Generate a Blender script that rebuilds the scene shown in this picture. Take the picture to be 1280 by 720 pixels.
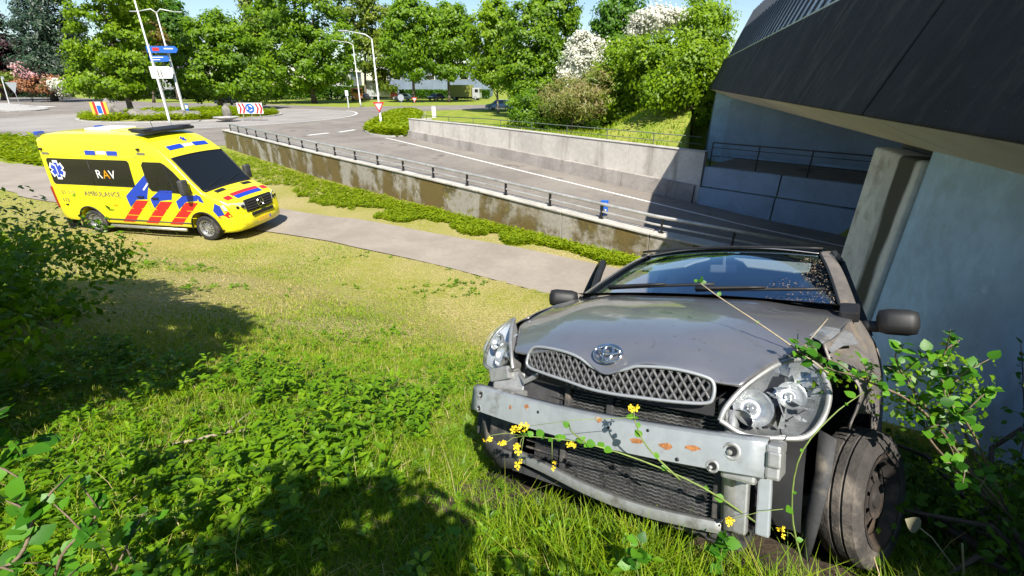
import bpy, bmesh, math, random
import numpy as np
from mathutils import Vector, Matrix

for o in list(bpy.data.objects):
    bpy.data.objects.remove(o)
SC = bpy.context.scene
COL = SC.collection

# ------------------------------------------------------------------ camera
CAM_H = 3.72
PITCH = math.radians(24.2)
cam_data = bpy.data.cameras.new('camera')
cam_data.lens = 16.0
cam_data.sensor_width = 36.0
cam_data.clip_start = 0.03
cam_data.clip_end = 3000
cam = bpy.data.objects.new('camera', cam_data)
COL.objects.link(cam)
cam.location = (0, 0, CAM_H)
cam.rotation_euler = (math.radians(90) - PITCH, 0, 0)
SC.camera = cam

# ------------------------------------------------------------------ sky and sun
SUN_EL = math.radians(50)
SUN_TO = Vector((math.sin(math.radians(12)) * math.cos(SUN_EL), -math.cos(math.radians(12)) * math.cos(SUN_EL), math.sin(SUN_EL)))
world = bpy.data.worlds.new('World')
SC.world = world
world.use_nodes = True
wn = world.node_tree.nodes
wl = world.node_tree.links
bg = wn['Background']
sky = wn.new('ShaderNodeTexSky')
sky.sky_type = 'NISHITA'
sky.sun_disc = False
sky.sun_elevation = SUN_EL
sky.sun_rotation = math.atan2(SUN_TO.x, SUN_TO.y)
sky.altitude = 0
sky.air_density = 1.15
sky.dust_density = 0.15
sky.ozone_density = 4.0
wl.new(sky.outputs['Color'], bg.inputs['Color'])
bg.inputs['Strength'].default_value = 0.08
sun_data = bpy.data.lights.new('sun', 'SUN')
sun_data.energy = 4.6
sun_data.angle = math.radians(0.53)
sun_data.color = (1.0, 0.95, 0.86)
sun = bpy.data.objects.new('sun', sun_data)
COL.objects.link(sun)
sun.rotation_euler = SUN_TO.to_track_quat('Z', 'Y').to_euler()

SC.view_settings.view_transform = 'Standard'
SC.view_settings.look = 'None'
SC.view_settings.exposure = 0.88
SC.view_settings.gamma = 1.0
SC.view_settings.use_curve_mapping = False
SC.render.engine = 'CYCLES'
SC.cycles.use_denoising = True
SC.cycles.max_bounces = 7
SC.cycles.transparent_max_bounces = 12
SC.cycles.caustics_reflective = False
SC.cycles.caustics_refractive = False

# ------------------------------------------------------------------ helpers
F_PX = 569.0
def ray(px, py):
    x = (px - 640) / F_PX; y = (360 - py) / F_PX
    return np.array([x, math.cos(PITCH) + y * math.sin(PITCH), -math.sin(PITCH) + y * math.cos(PITCH)])
def at(px, py, Y):
    d = ray(px, py); t = Y / d[1]
    return Vector((d[0] * t, Y, CAM_H + d[2] * t))
def gnd(px, py, z=0.0):
    d = ray(px, py); t = (z - CAM_H) / d[2]
    return Vector((d[0] * t, d[1] * t, z))

def link(o, parent=None):
    COL.objects.link(o)
    if parent is not None:
        o.parent = parent
    return o
def tag(o, label=None, cat=None, group=None, kind=None):
    if label: o['label'] = label
    if cat: o['category'] = cat
    if group: o['group'] = group
    if kind: o['kind'] = kind
    return o
def empty(name, loc=(0, 0, 0), rot=(0, 0, 0)):
    o = bpy.data.objects.new(name, None)
    o.empty_display_size = 0.2
    COL.objects.link(o)
    o.location = loc
    o.rotation_euler = rot
    return o
def thing(name, label, cat, loc=(0, 0, 0), rot=(0, 0, 0), group=None):
    return tag(empty(name, loc, rot), label, cat, group)
def copy_tree(o, parent=None):
    c = o.copy()
    COL.objects.link(c)
    c.parent = parent
    for ch in list(o.children):
        copy_tree(ch, c)
    return c
def mesh_np(name, V, faces, mat=None, parent=None, smooth=False, rnd=None):
    """faces: (n,k) int array of equal-size faces or a list of such arrays"""
    me = bpy.data.meshes.new(name)
    if not isinstance(faces, list): faces = [faces]
    V = np.asarray(V, dtype=np.float32)
    me.vertices.add(len(V))
    me.vertices.foreach_set('co', V.ravel())
    loops = np.concatenate([f.ravel() for f in faces]).astype(np.int32)
    counts = np.concatenate([np.full(len(f), f.shape[1], dtype=np.int32) for f in faces])
    starts = np.concatenate([[0], np.cumsum(counts)[:-1]]).astype(np.int32)
    me.loops.add(len(loops)); me.loops.foreach_set('vertex_index', loops)
    me.polygons.add(len(counts))
    me.polygons.foreach_set('loop_start', starts)
    if smooth:
        me.polygons.foreach_set('use_smooth', np.ones(len(counts), dtype=bool))
    me.update(calc_edges=True)
    if rnd is not None:
        a = me.attributes.new('rnd', 'FLOAT', 'POINT')
        a.data.foreach_set('value', np.asarray(rnd, dtype=np.float32))
    if mat: me.materials.append(mat)
    o = bpy.data.objects.new(name, me)
    link(o, parent)
    return o

class MB:
    """collects simple shapes and links them as one mesh object"""
    def __init__(self, off=(0, 0, 0)):
        self.v = []; self.f = []; self.off = Vector(off)
    def add(self, verts, faces):
        b = len(self.v)
        self.v += [tuple(Vector(p) - self.off) for p in verts]
        self.f += [tuple(b + i for i in f) for f in faces]
        return self
    def box(self, c, s, rz=0.0, M=None, bev=0.0):
        x, y, z = s[0] / 2, s[1] / 2, s[2] / 2
        R = M if M is not None else Matrix.Rotation(rz, 3, 'Z')
        c = Vector(c)
        if bev <= 0:
            p = [(-x, -y, -z), (x, -y, -z), (x, y, -z), (-x, y, -z), (-x, -y, z), (x, -y, z), (x, y, z), (-x, y, z)]
            f = [(0, 3, 2, 1), (4, 5, 6, 7), (0, 1, 5, 4), (1, 2, 6, 5), (2, 3, 7, 6), (3, 0, 4, 7)]
            return self.add([c + R @ Vector(q) for q in p], f)
        b = min(bev, x * .9, y * .9, z * .9)
        bm = bmesh.new()
        bmesh.ops.create_cube(bm, size=1.0)
        for v in bm.verts: v.co = Vector((v.co.x * s[0], v.co.y * s[1], v.co.z * s[2]))
        bmesh.ops.bevel(bm, geom=bm.edges[:] + bm.verts[:], offset=b, segments=2, affect='EDGES', profile=.6)
        bm.verts.index_update()
        self.add([c + R @ v.co for v in bm.verts], [[v.index for v in f.verts] for f in bm.faces])
        bm.free()
        return self
    def beam(self, a, b, w, h, up=(0, 0, 1)):
        a, b = Vector(a), Vector(b)
        d = (b - a); L = d.length; d.normalize()
        s = d.cross(Vector(up)).normalized(); u = s.cross(d)
        M = Matrix((d, s, u)).transposed()
        return self.box((a + b) / 2, (L, w, h), M=M)
    def tube(self, pts, r, n=8, caps=True):
        pts = [Vector(p) for p in pts]
        rr = r if isinstance(r, (list, tuple)) else [r] * len(pts)
        rings = []
        ref = None
        V = []; Fc = []
        for i, p in enumerate(pts):
            t = (pts[min(i + 1, len(pts) - 1)] - pts[max(i - 1, 0)]).normalized()
            if ref is None:
                ref = Vector((0, 0, 1)) if abs(t.z) < .9 else Vector((1, 0, 0))
            s = t.cross(ref)
            if s.length < 1e-5: s = t.cross(Vector((0.3, 1, 0.1)))
            s.normalize(); u = s.cross(t).normalized(); ref = u
            for k in range(n):
                a = 2 * math.pi * k / n
                V.append(p + (s * math.cos(a) + u * math.sin(a)) * rr[i])
        m = len(pts)
        for i in range(m - 1):
            for k in range(n):
                Fc.append((i * n + k, i * n + (k + 1) % n, (i + 1) * n + (k + 1) % n, (i + 1) * n + k))
        if caps:
            Fc.append(tuple(range(n - 1, -1, -1))); Fc.append(tuple((m - 1) * n + k for k in range(n)))
        return self.add(V, Fc)
    def prism(self, poly, ext, cap2=True):
        """poly: list of 3D points (planar); ext: extrusion vector"""
        n = len(poly); e = Vector(ext)
        P = [Vector(p) for p in poly]
        V = P + [p + e for p in P]
        Fc = [tuple(range(n - 1, -1, -1)), tuple(range(n, 2 * n))]
        for i in range(n):
            j = (i + 1) % n
            Fc.append((i, j, n + j, n + i))
        return self.add(V, Fc)
    def lathe(self, prof, M=None, c=(0, 0, 0), n=24):
        """prof: list of (r, h) about local Z axis; M 3x3 orientation"""
        R = M if M is not None else Matrix.Identity(3)
        c = Vector(c); V = []; Fc = []
        for r, h in prof:
            for k in range(n):
                a = 2 * math.pi * k / n
                V.append(c + R @ Vector((r * math.cos(a), r * math.sin(a), h)))
        for i in range(len(prof) - 1):
            for k in range(n):
                Fc.append((i * n + k, i * n + (k + 1) % n, (i + 1) * n + (k + 1) % n, (i + 1) * n + k))
        return self.add(V, Fc)
    def grid(self, G):
        """G: array m x n x 3"""
        m, n = len(G), len(G[0])
        V = [G[i][j] for i in range(m) for j in range(n)]
        Fc = [(i * n + j, i * n + j + 1, (i + 1) * n + j + 1, (i + 1) * n + j) for i in range(m - 1) for j in range(n - 1)]
        return self.add(V, Fc)
    def build(self, name, mat, parent=None, smooth=False, ang=None):
        me = bpy.data.meshes.new(name)
        me.from_pydata(self.v, [], self.f)
        bm = bmesh.new(); bm.from_mesh(me)
        bmesh.ops.recalc_face_normals(bm, faces=bm.faces[:])
        bm.to_mesh(me); bm.free()
        if mat: me.materials.append(mat)
        if smooth:
            for p in me.polygons: p.use_smooth = True
            if ang is not None and hasattr(me, 'set_sharp_from_angle'):
                me.set_sharp_from_angle(angle=math.radians(ang))
        o = bpy.data.objects.new(name, me)
        return link(o, parent)

def solidify(o, t, offset=-1):
    m = o.modifiers.new('thick', 'SOLIDIFY'); m.thickness = t; m.offset = offset
    return o
def subsurf(o, n=1):
    m = o.modifiers.new('sub', 'SUBSURF'); m.levels = n; m.render_levels = n
    return o
def bevel(o, w, seg=2, ang=35):
    m = o.modifiers.new('bev', 'BEVEL'); m.width = w; m.segments = seg; m.limit_method = 'ANGLE'; m.angle_limit = math.radians(ang)
    return o

def cr1(P, n):
    """Catmull-Rom resample of control array P (m, ...) to n samples"""
    P = np.asarray(P, float); m = len(P)
    E = np.concatenate([[2 * P[0] - P[1]], P, [2 * P[-1] - P[-2]]])
    out = []
    for t in np.linspace(0, m - 1, n):
        i = min(int(t), m - 2); u = t - i
        a, b, c, d = E[i], E[i + 1], E[i + 2], E[i + 3]
        out.append(.5 * ((2 * b) + (-a + c) * u + (2 * a - 5 * b + 4 * c - d) * u * u + (-a + 3 * b - 3 * c + d) * u ** 3))
    return np.array(out)
def patch(net, mu, nv):
    net = np.asarray(net, float)
    A = cr1(net, mu)
    return np.swapaxes(cr1(np.swapaxes(A, 0, 1), nv), 0, 1)

# ------------------------------------------------------------------ materials
def nodes(m):
    return m.node_tree.nodes, m.node_tree.links
def pmat(name, base, rough=.6, metal=0.0, var=None, bump=None, coat=0.0, spec=.5, dirt=None, streak=None, emit=None, spots=None):
    """base colour with noise variation var=(scale, amount), bump=(scale, strength),
    dirt=(colour, scale, low, high) patches, streak=(colour, scale_xy, scale_z, low, high) vertical runs"""
    m = bpy.data.materials.new(name); m.use_nodes = True
    N, L = nodes(m)
    b = N['Principled BSDF']
    b.inputs['Roughness'].default_value = rough
    b.inputs['Metallic'].default_value = metal
    b.inputs['Coat Weight'].default_value = coat
    b.inputs['Coat Roughness'].default_value = .04
    b.inputs['Specular IOR Level'].default_value = spec
    col = None
    tc = N.new('ShaderNodeTexCoord')
    def rgb(c):
        r = N.new('ShaderNodeRGB'); r.outputs[0].default_value = (*c, 1); return r.outputs[0]
    def mix(fac, a, c, mode='MIX'):
        x = N.new('ShaderNodeMix'); x.data_type = 'RGBA'; x.blend_type = mode
        if isinstance(fac, float): x.inputs[0].default_value = fac
        else: L.new(fac, x.inputs[0])
        L.new(a, x.inputs[6]); L.new(c, x.inputs[7])
        return x.outputs[2]
    def noise(scale, detail=4, rough_=.6, mapping=None):
        n = N.new('ShaderNodeTexNoise'); n.inputs['Scale'].default_value = scale
        n.inputs['Detail'].default_value = detail; n.inputs['Roughness'].default_value = rough_
        src = tc.outputs['Object']
        if mapping:
            mp = N.new('ShaderNodeMapping'); mp.inputs['Scale'].default_value = mapping
            L.new(src, mp.inputs['Vector']); src = mp.outputs[0]
        L.new(src, n.inputs['Vector'])
        return n.outputs['Fac']
    def ramp(fac, lo, hi):
        r = N.new('ShaderNodeMapRange'); r.inputs['From Min'].default_value = lo; r.inputs['From Max'].default_value = hi
        r.interpolation_type = 'SMOOTHSTEP'
        L.new(fac, r.inputs['Value']); return r.outputs[0]
    col = rgb(base)
    if var:
        sc, am = var[0], var[1]
        f1 = noise(sc, 6)
        dk = rgb(tuple(c * (1 - am) for c in base)); lt = rgb(tuple(min(1, c * (1 + am)) for c in base))
        col = mix(ramp(f1, .3, .7), dk, lt)
        f2 = noise(sc * 11, 3)
        dk2 = rgb((1 - am * .6,) * 3)
        col = mix(ramp(f2, .35, .6), mix(1.0, col, dk2, 'MULTIPLY'), col)
    for D in (dirt if isinstance(dirt, list) else [dirt] if dirt else []):
        c, sc, lo, hi = D
        col = mix(ramp(noise(sc, 5, .65), lo, hi), col, rgb(c))
    if streak:
        c, sxy, sz, lo, hi = streak
        col = mix(ramp(noise(1.0, 4, .6, (sxy, sxy, sz)), lo, hi), col, rgb(c))
    if spots:
        c, sc, lo, hi = spots
        vn = N.new('ShaderNodeTexVoronoi'); vn.inputs['Scale'].default_value = sc
        L.new(tc.outputs['Object'], vn.inputs['Vector'])
        col = mix(ramp(vn.outputs['Distance'], hi, lo), col, rgb(c))
    L.new(col, b.inputs['Base Color'])
    if bump:
        bp = N.new('ShaderNodeBump'); bp.inputs['Strength'].default_value = bump[1]; bp.inputs['Distance'].default_value = .02
        L.new(noise(bump[0], 5), bp.inputs['Height']); L.new(bp.outputs[0], b.inputs['Normal'])
    if emit:
        b.inputs['Emission Color'].default_value = (*emit[0], 1); b.inputs['Emission Strength'].default_value = emit[1]
    return m
def leafmat(name, cols, trans=.35, rough=.45, spec=.4, scale=1.0):
    """cols: colours over the per-leaf random value 0..1"""
    m = bpy.data.materials.new(name); m.use_nodes = True
    N, L = nodes(m)
    b = N['Principled BSDF']; out = N['Material Output']
    at_ = N.new('ShaderNodeAttribute'); at_.attribute_name = 'rnd'
    r = N.new('ShaderNodeValToRGB')
    el = r.color_ramp.elements
    while len(el) < len(cols): el.new(.5)
    for i, c in enumerate(cols):
        el[i].position = i / (len(cols) - 1); el[i].color = (*[k * scale for k in c], 1)
    L.new(at_.outputs['Fac'], r.inputs[0])
    L.new(r.outputs[0], b.inputs['Base Color'])
    b.inputs['Roughness'].default_value = rough
    b.inputs['Specular IOR Level'].default_value = spec
    t = N.new('ShaderNodeBsdfTranslucent')
    br = N.new('ShaderNodeMix'); br.data_type = 'RGBA'; br.blend_type = 'MULTIPLY'; br.inputs[0].default_value = 1
    L.new(r.outputs[0], br.inputs[6]); br.inputs[7].default_value = (1.0, 1.0, .35, 1)
    L.new(br.outputs[2], t.inputs['Color'])
    ms = N.new('ShaderNodeMixShader'); ms.inputs[0].default_value = trans
    L.new(b.outputs[0], ms.inputs[1]); L.new(t.outputs[0], ms.inputs[2])
    L.new(ms.outputs[0], out.inputs['Surface'])
    return m
def glassmat(name, tint=(.5, .6, .6), ior=1.45, rough=0.0, refl=(1, 1, 1)):
    m = bpy.data.materials.new(name); m.use_nodes = True
    N, L = nodes(m)
    out = N['Material Output']
    t = N.new('ShaderNodeBsdfTransparent'); t.inputs[0].default_value = (*tint, 1)
    g = N.new('ShaderNodeBsdfGlossy'); g.inputs['Roughness'].default_value = rough; g.inputs[0].default_value = (*refl, 1)
    r0 = ((ior - 1) / (ior + 1)) ** 2
    lw = N.new('ShaderNodeLayerWeight'); lw.inputs['Blend'].default_value = .5
    pw = N.new('ShaderNodeMath'); pw.operation = 'POWER'; L.new(lw.outputs['Facing'], pw.inputs[0]); pw.inputs[1].default_value = 5
    f = N.new('ShaderNodeMath'); f.operation = 'MULTIPLY_ADD'; L.new(pw.outputs[0], f.inputs[0]); f.inputs[1].default_value = 1 - r0; f.inputs[2].default_value = r0
    ms = N.new('ShaderNodeMixShader')
    L.new(f.outputs[0], ms.inputs[0]); L.new(t.outputs[0], ms.inputs[1]); L.new(g.outputs[0], ms.inputs[2])
    L.new(ms.outputs[0], out.inputs['Surface'])
    return m

MT = {}
MT['asphalt'] = pmat('asphalt', (.215, .188, .160), .9, var=(.35, .18), bump=(60, .3), dirt=[((.26, .235, .20), .12, .45, .7), ((.12, .105, .09), .35, .60, .68), ((.15, .13, .11), 2.5, .62, .74)])
MT['asphalt_ring'] = pmat('asphalt_ring', (.30, .275, .25), .9, var=(.3, .12), bump=(60, .2))
MT['path'] = pmat('path_asphalt', (.31, .265, .215), .92, var=(.8, .12), bump=(90, .35), dirt=[((.22, .19, .155), .5, .55, .75), ((.38, .33, .28), 3.0, .6, .8), ((.17, .145, .11), 1.1, .66, .76)])
MT['kerb'] = pmat('kerb_concrete', (.42, .40, .37), .85, var=(3, .2), bump=(40, .2))
MT['white_paint'] = pmat('road_paint', (.75, .74, .70), .7, var=(4, .15))
MT['concrete'] = pmat('concrete', (.56, .52, .46), .88, var=(.5, .16), bump=(18, .25), streak=((.24, .21, .17), 1.3, .16, .54, .80), dirt=[((.30, .26, .2), .7, .6, .8)])
MT['concrete_foot'] = pmat('concrete_foot', (.33, .30, .27), .9, var=(.6, .2), bump=(18, .3), streak=((.16, .14, .12), 1.5, .2, .5, .8))
MT['coping'] = pmat('coping_concrete', (.48, .45, .40), .88, var=(2, .2), bump=(25, .3), dirt=[((.20, .19, .12), 2.0, .55, .75)])
MT['mossy'] = pmat('mossy_concrete', (.44, .40, .34), .92, var=(.9, .22), bump=(14, .5), streak=((.15, .105, .03), .9, .45, .44, .60), dirt=[((.10, .078, .025), .9, .41, .56), ((.20, .17, .05), 3.0, .55, .68), ((.5, .47, .42), 3.5, .64, .72)])
MT['fascia'] = pmat('dark_fascia_concrete', (.017, .017, .018), .9, var=(.8, .4), bump=(60, 1.0), streak=((.055, .052, .045), 5.0, .35, .46, .74), spots=((.10, .095, .09), 14, .05, .085))
MT['soffit'] = pmat('soffit_concrete', (.56, .54, .49), .9, var=(.25, .12), bump=(20, .2), dirt=[((.33, .30, .25), .6, .56, .80)])
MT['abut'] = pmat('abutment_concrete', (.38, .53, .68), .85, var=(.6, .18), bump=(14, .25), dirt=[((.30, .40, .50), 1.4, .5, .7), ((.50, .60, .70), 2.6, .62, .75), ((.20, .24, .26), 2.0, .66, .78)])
MT['pillar'] = pmat('pillar_concrete', (.46, .44, .40), .88, var=(.9, .18), bump=(16, .25), dirt=[((.30, .27, .22), 2.2, .52, .72)])
def pillar_mat():
    m = pmat('pillar_concrete_stained', (.60, .59, .55), .88, var=(.9, .18), bump=(16, .25), dirt=[((.30, .27, .22), 2.2, .52, .72)])
    N, L = nodes(m); b = N['Principled BSDF']
    src = b.inputs['Base Color'].links[0].from_socket
    tc = N.new('ShaderNodeTexCoord')
    dp = N.new('ShaderNodeVectorMath'); dp.operation = 'DOT_PRODUCT'; dp.inputs[1].default_value = (.3154, .949, 0)
    L.new(tc.outputs['Object'], dp.inputs[0])
    mp = N.new('ShaderNodeMapping'); mp.inputs['Scale'].default_value = (5, 5, .9); L.new(tc.outputs['Object'], mp.inputs['Vector'])
    n = N.new('ShaderNodeTexNoise'); n.inputs['Scale'].default_value = 1.0; n.inputs['Detail'].default_value = 7; L.new(mp.outputs[0], n.inputs['Vector'])
    mul = N.new('ShaderNodeMath'); mul.operation = 'MULTIPLY_ADD'; L.new(n.outputs['Fac'], mul.inputs[0]); mul.inputs[1].default_value = .45; L.new(dp.outputs['Value'], mul.inputs[2])
    sb = N.new('ShaderNodeMath'); sb.operation = 'SUBTRACT'; L.new(mul.outputs[0], sb.inputs[0]); sb.inputs[1].default_value = 3.12
    ab_ = N.new('ShaderNodeMath'); ab_.operation = 'ABSOLUTE'; L.new(sb.outputs[0], ab_.inputs[0])
    r = N.new('ShaderNodeMapRange'); r.interpolation_type = 'SMOOTHSTEP'
    r.inputs['From Min'].default_value = .09; r.inputs['From Max'].default_value = .24; r.inputs['To Min'].default_value = 1; r.inputs['To Max'].default_value = 0
    L.new(ab_.outputs[0], r.inputs['Value'])
    x = N.new('ShaderNodeMix'); x.data_type = 'RGBA'; L.new(r.outputs[0], x.inputs[0]); L.new(src, x.inputs[6]); x.inputs[7].default_value = (.055, .055, .040, 1)
    L.new(x.outputs[2], b.inputs['Base Color'])
    return m
MT['pillar'] = pillar_mat()
MT['stain'] = pmat('algae_stain', (.075, .075, .055), .95, var=(3, .4), bump=(30, .4), dirt=[((.2, .19, .16), 3.5, .5, .66)])
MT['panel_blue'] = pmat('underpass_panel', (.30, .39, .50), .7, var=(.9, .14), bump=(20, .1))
MT['galv'] = pmat('galvanised_steel', (.55, .55, .54), .42, .75, var=(6, .15))
MT['rail_alu'] = pmat('railing_aluminium', (.60, .58, .54), .45, .6, var=(3, .2))
MT['rail_green'] = pmat('railing_green', (.10, .13, .09), .6, var=(4, .2))
MT['rail_dark'] = pmat('railing_dark', (.03, .03, .033), .6)
MT['black'] = pmat('black_plastic', (.015, .015, .016), .55, var=(8, .3))
MT['barrier'] = pmat('barrier_panel', (.60, .60, .59), .4, .3, var=(.9, .25), streak=((.16, .17, .19), 4, .1, .5, .75))
MT['barrier_post'] = pmat('barrier_post', (.07, .08, .10), .5, .4)
MT['pole_white'] = pmat('pole_paint', (.66, .67, .66), .5, .2, var=(3, .12))
MT['sign_blue'] = pmat('sign_blue', (.02, .12, .48), .4)
MT['sign_white'] = pmat('sign_white', (.80, .80, .78), .4)
MT['sign_red'] = pmat('sign_red', (.60, .03, .03), .4)
MT['sign_back'] = pmat('sign_back', (.42, .44, .46), .5, .5)
MT['sign_yellow'] = pmat('sign_yellow', (.75, .48, .05), .45)
MT['soil'] = pmat('soil', (.075, .052, .032), .95, var=(3, .4), bump=(30, .6))
MT['stone'] = pmat('boulder', (.22, .20, .17), .9, var=(2, .3), bump=(9, .5))
MT['bark'] = pmat('bark', (.11, .085, .06), .92, var=(3, .35), bump=(14, .7))
MT['bark_grey'] = pmat('bark_grey', (.20, .17, .13), .92, var=(3, .3), bump=(14, .6))
MT['twig'] = pmat('twig', (.20, .145, .095), .8, var=(20, .3))
MT['stem_green'] = pmat('stem_green', (.20, .27, .07), .6, var=(20, .2))
G = lambda *c: c
MT['leaf_mid'] = leafmat('leaf_mid', [(.075, .16, .004), (.16, .30, .005), (.26, .40, .010)], trans=.5)
MT['leaf_bright'] = leafmat('leaf_bright', [(.11, .21, .004), (.21, .35, .005), (.31, .44, .010)], trans=.5)
MT['leaf_deep'] = leafmat('leaf_deep', [(.035, .10, .006), (.075, .19, .008), (.14, .28, .012)], trans=.45)
MT['leaf_lime'] = leafmat('leaf_lime', [(.09, .15, .012), (.16, .23, .015), (.25, .30, .03)])
MT['leaf_conifer'] = leafmat('leaf_conifer', [(.012, .030, .014), (.026, .058, .026), (.055, .10, .045)], trans=.12)
MT['leaf_copper'] = leafmat('leaf_copper', [(.022, .008, .012), (.05, .015, .022), (.09, .03, .035)])
MT['leaf_amber'] = leafmat('leaf_amber', [(.12, .10, .015), (.2, .15, .02), (.28, .19, .04)])
MT['blossom'] = leafmat('blossom', [(.38, .40, .32), (.62, .60, .52), (.78, .76, .70)], trans=.2)
MT['blossom_pink'] = leafmat('blossom_pink', [(.40, .18, .20), (.58, .32, .33), (.65, .48, .45)], trans=.2)
MT['blossom_orange'] = leafmat('blossom_orange', [(.10, .10, .02), (.30, .12, .05), (.48, .22, .12)], trans=.2)
MT['hay'] = leafmat('hay', [(.13, .19, .02), (.24, .24, .05), (.36, .26, .14)], trans=.25)
MT['hedge_dark'] = leafmat('hedge_dark', [(.012, .03, .012), (.022, .055, .018), (.04, .08, .025)])
MT['grass'] = leafmat('grass_blade', [(.10, .21, .006), (.21, .36, .008), (.32, .43, .014), (.48, .45, .09), (.72, .57, .31)], trans=.45, rough=.5, spec=.25)
MT['weed'] = leafmat('weed_leaf', [(.075, .18, .006), (.16, .32, .008), (.27, .43, .015)], trans=.45, rough=.38)
MT['cover'] = leafmat('ground_cover', [(.14, .23, .005), (.27, .37, .007), (.40, .45, .015)], trans=.45)
MT['leaf_near'] = leafmat('leaf_near', [(.022, .095, .008), (.05, .18, .010), (.12, .31, .02)], trans=.35, rough=.42, spec=.3)
# ------------------------------------------------------------------ the lie of the land
PN = np.array([(-90, 50), (-32, 23.2), (-19.5, 17.4), (-16.7, 15.8), (-6.2, 11.8), (-3.7, 10.6), (-1.6, 9.5), (.8, 8.0), (3.6, 6.35), (5.2, 5.75), (9, 3.6), (16, -.6)], float)
PF = np.array([(-90, 60), (-40, 32.5), (-26.4, 24.1), (-23.3, 22.9), (-7.5, 14.5), (-4.5, 13.2), (-1.9, 11.8), (.2, 10.8), (1.9, 9.8), (5, 7.9), (9, 5.6), (16, 1.6)], float)
NW = [(-18.0, 29.8), (-8.3, 19.9), (-4.0, 16.0), (-1.0, 13.5), (1.3, 11.6), (3.2, 10.15), (7.0, 7.2), (14.0, 1.8)]   # near wall, foot line on the path side
NWZ = [1.05, 1.0, .92, .78, .64, .50, .42, .35]
FW_B = np.array([-7.7, 36.0]); FW_A = np.array([8.3, 20.2])
FW_D = (FW_A - FW_B) / np.linalg.norm(FW_A - FW_B)
FW_N = np.array([-FW_D[1], FW_D[0]])                  # away from the road
BD = np.array([.3154, .949]); BN = np.array([.949, -.3154])   # bridge direction and its right-hand normal
def bpt(p, s, z):
    q = BN * p + BD * s
    return Vector((q[0], q[1], z))
def road_z(u):
    t = np.clip((u + 29.5) / 22.4, 0, None)
    return np.where(t < 1.25, -1.2 * np.clip(t, 0, 1.25) ** 1.05, -1.5)
def u_of(x, y): return .75 * x - .66 * y
def poly_sd(x, y, P):
    """signed distance to polyline P (positive on its right-hand side when walking along it)"""
    best = np.full(np.shape(x), 1e9); sg = np.zeros(np.shape(x))
    for a, b in zip(P[:-1], P[1:]):
        d = b - a; L2 = d @ d
        t = np.clip(((x - a[0]) * d[0] + (y - a[1]) * d[1]) / L2, 0, 1)
        dx = x - (a[0] + t * d[0]); dy = y - (a[1] + t * d[1])
        D = np.hypot(dx, dy); c = d[0] * dy - d[1] * dx
        m = D < best - 1e-9
        best = np.where(m, D, best); sg = np.where(m, -np.sign(c), sg)
    return best * sg
def sstep(t):
    t = np.clip(t, 0, 1); return t * t * (3 - 2 * t)
NWA = np.array(NW, float)
def height(x, y):
    x = np.asarray(x, float); y = np.asarray(y, float)
    q = poly_sd(x, y, PN)
    h = np.zeros(np.shape(x))
    qq = np.clip(q - 1, 0, None)
    prof = np.where(qq < 2, .12 * qq ** 2, .48 + .48 * (qq - 2))
    prof = np.where(qq > 5.0, 1.92 + .42 * (1 - np.exp(-(qq - 5.0) / .8 * .9)), prof)
    amp = .72 + .28 * sstep((x + 7) / 6)
    a = (x - .8) * .85 - (y - 8) * .53
    lat = .2 * np.clip(a - 2.8, 0, 2.2) * sstep((q - 1) / 2.0)
    bumps = .03 * np.sin(x * 2.1 + .5 * y) * np.sin(y * 1.7 - .8 * x) * sstep(q / 2)
    h = np.where(q > 0, prof * amp + lat + bumps, h)
    # the strip between path and near wall
    h = np.where(q <= 0, -.012 * np.clip(x + 4, 0, 12), h)
    # the road cutting
    sdn = poly_sd(x, y, NWA)          # <0 on the road side
    vf = (x - FW_B[0]) * FW_N[0] + (y - FW_B[1]) * FW_N[1]
    sf = (x - FW_B[0]) * FW_D[0] + (y - FW_B[1]) * FW_D[1]
    u = u_of(x, y)
    incut = (sdn < -.12) & (vf < .18) & (u > -31)
    h = np.where(incut, np.minimum(road_z(u) - .25, h), h)
    # beyond the far wall: verge and the embankment that carries the bridge road
    p = x * BN[0] + y * BN[1]; s = x * BD[0] + y * BD[1]
    beyond = (vf >= .18) & (sf > -3)
    base = .88 * sstep((sf + 1) / 7)
    side = 4.4 - .55 * np.clip(2.2 - p, 0, None)
    front = .88 + .62 * np.clip(vf - 1.6, 0, None)
    e = np.minimum(side, front)
    e = np.where(s > 60, e, e)
    emb = np.maximum(base, np.where(sf > 5, e, 0))
    under = (p > .9) & (vf < 5.5)
    emb = np.where(under, .1, emb)
    h = np.where(beyond, emb, h)
    return h
def hz(x, y): return float(height(np.array([x]), np.array([y]))[0])

def axis(parts):
    out = []
    for a, b, st in parts: out += list(np.arange(a, b, st))
    return np.unique(np.round(np.array(out), 4))
gx = axis([(-900, -200, 70), (-200, -60, 7), (-60, -24, 1.2), (-24, 12, .2), (12, 30, 1), (30, 200, 8), (200, 901, 70)])
gy = axis([(-60, -8, 4), (-8, 42, .2), (42, 80, 1.5), (80, 220, 8), (220, 1500, 80)])
X, Y = np.meshgrid(gx, gy, indexing='xy')
Z = height(X, Y)
V = np.stack([X, Y, Z], -1).reshape(-1, 3)
nx, ny = len(gx), len(gy)
ii, jj = np.meshgrid(np.arange(nx - 1), np.arange(ny - 1), indexing='xy')
b0 = (jj * nx + ii).ravel()
Fq = np.stack([b0, b0 + 1, b0 + 1 + nx, b0 + nx], -1)

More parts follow.
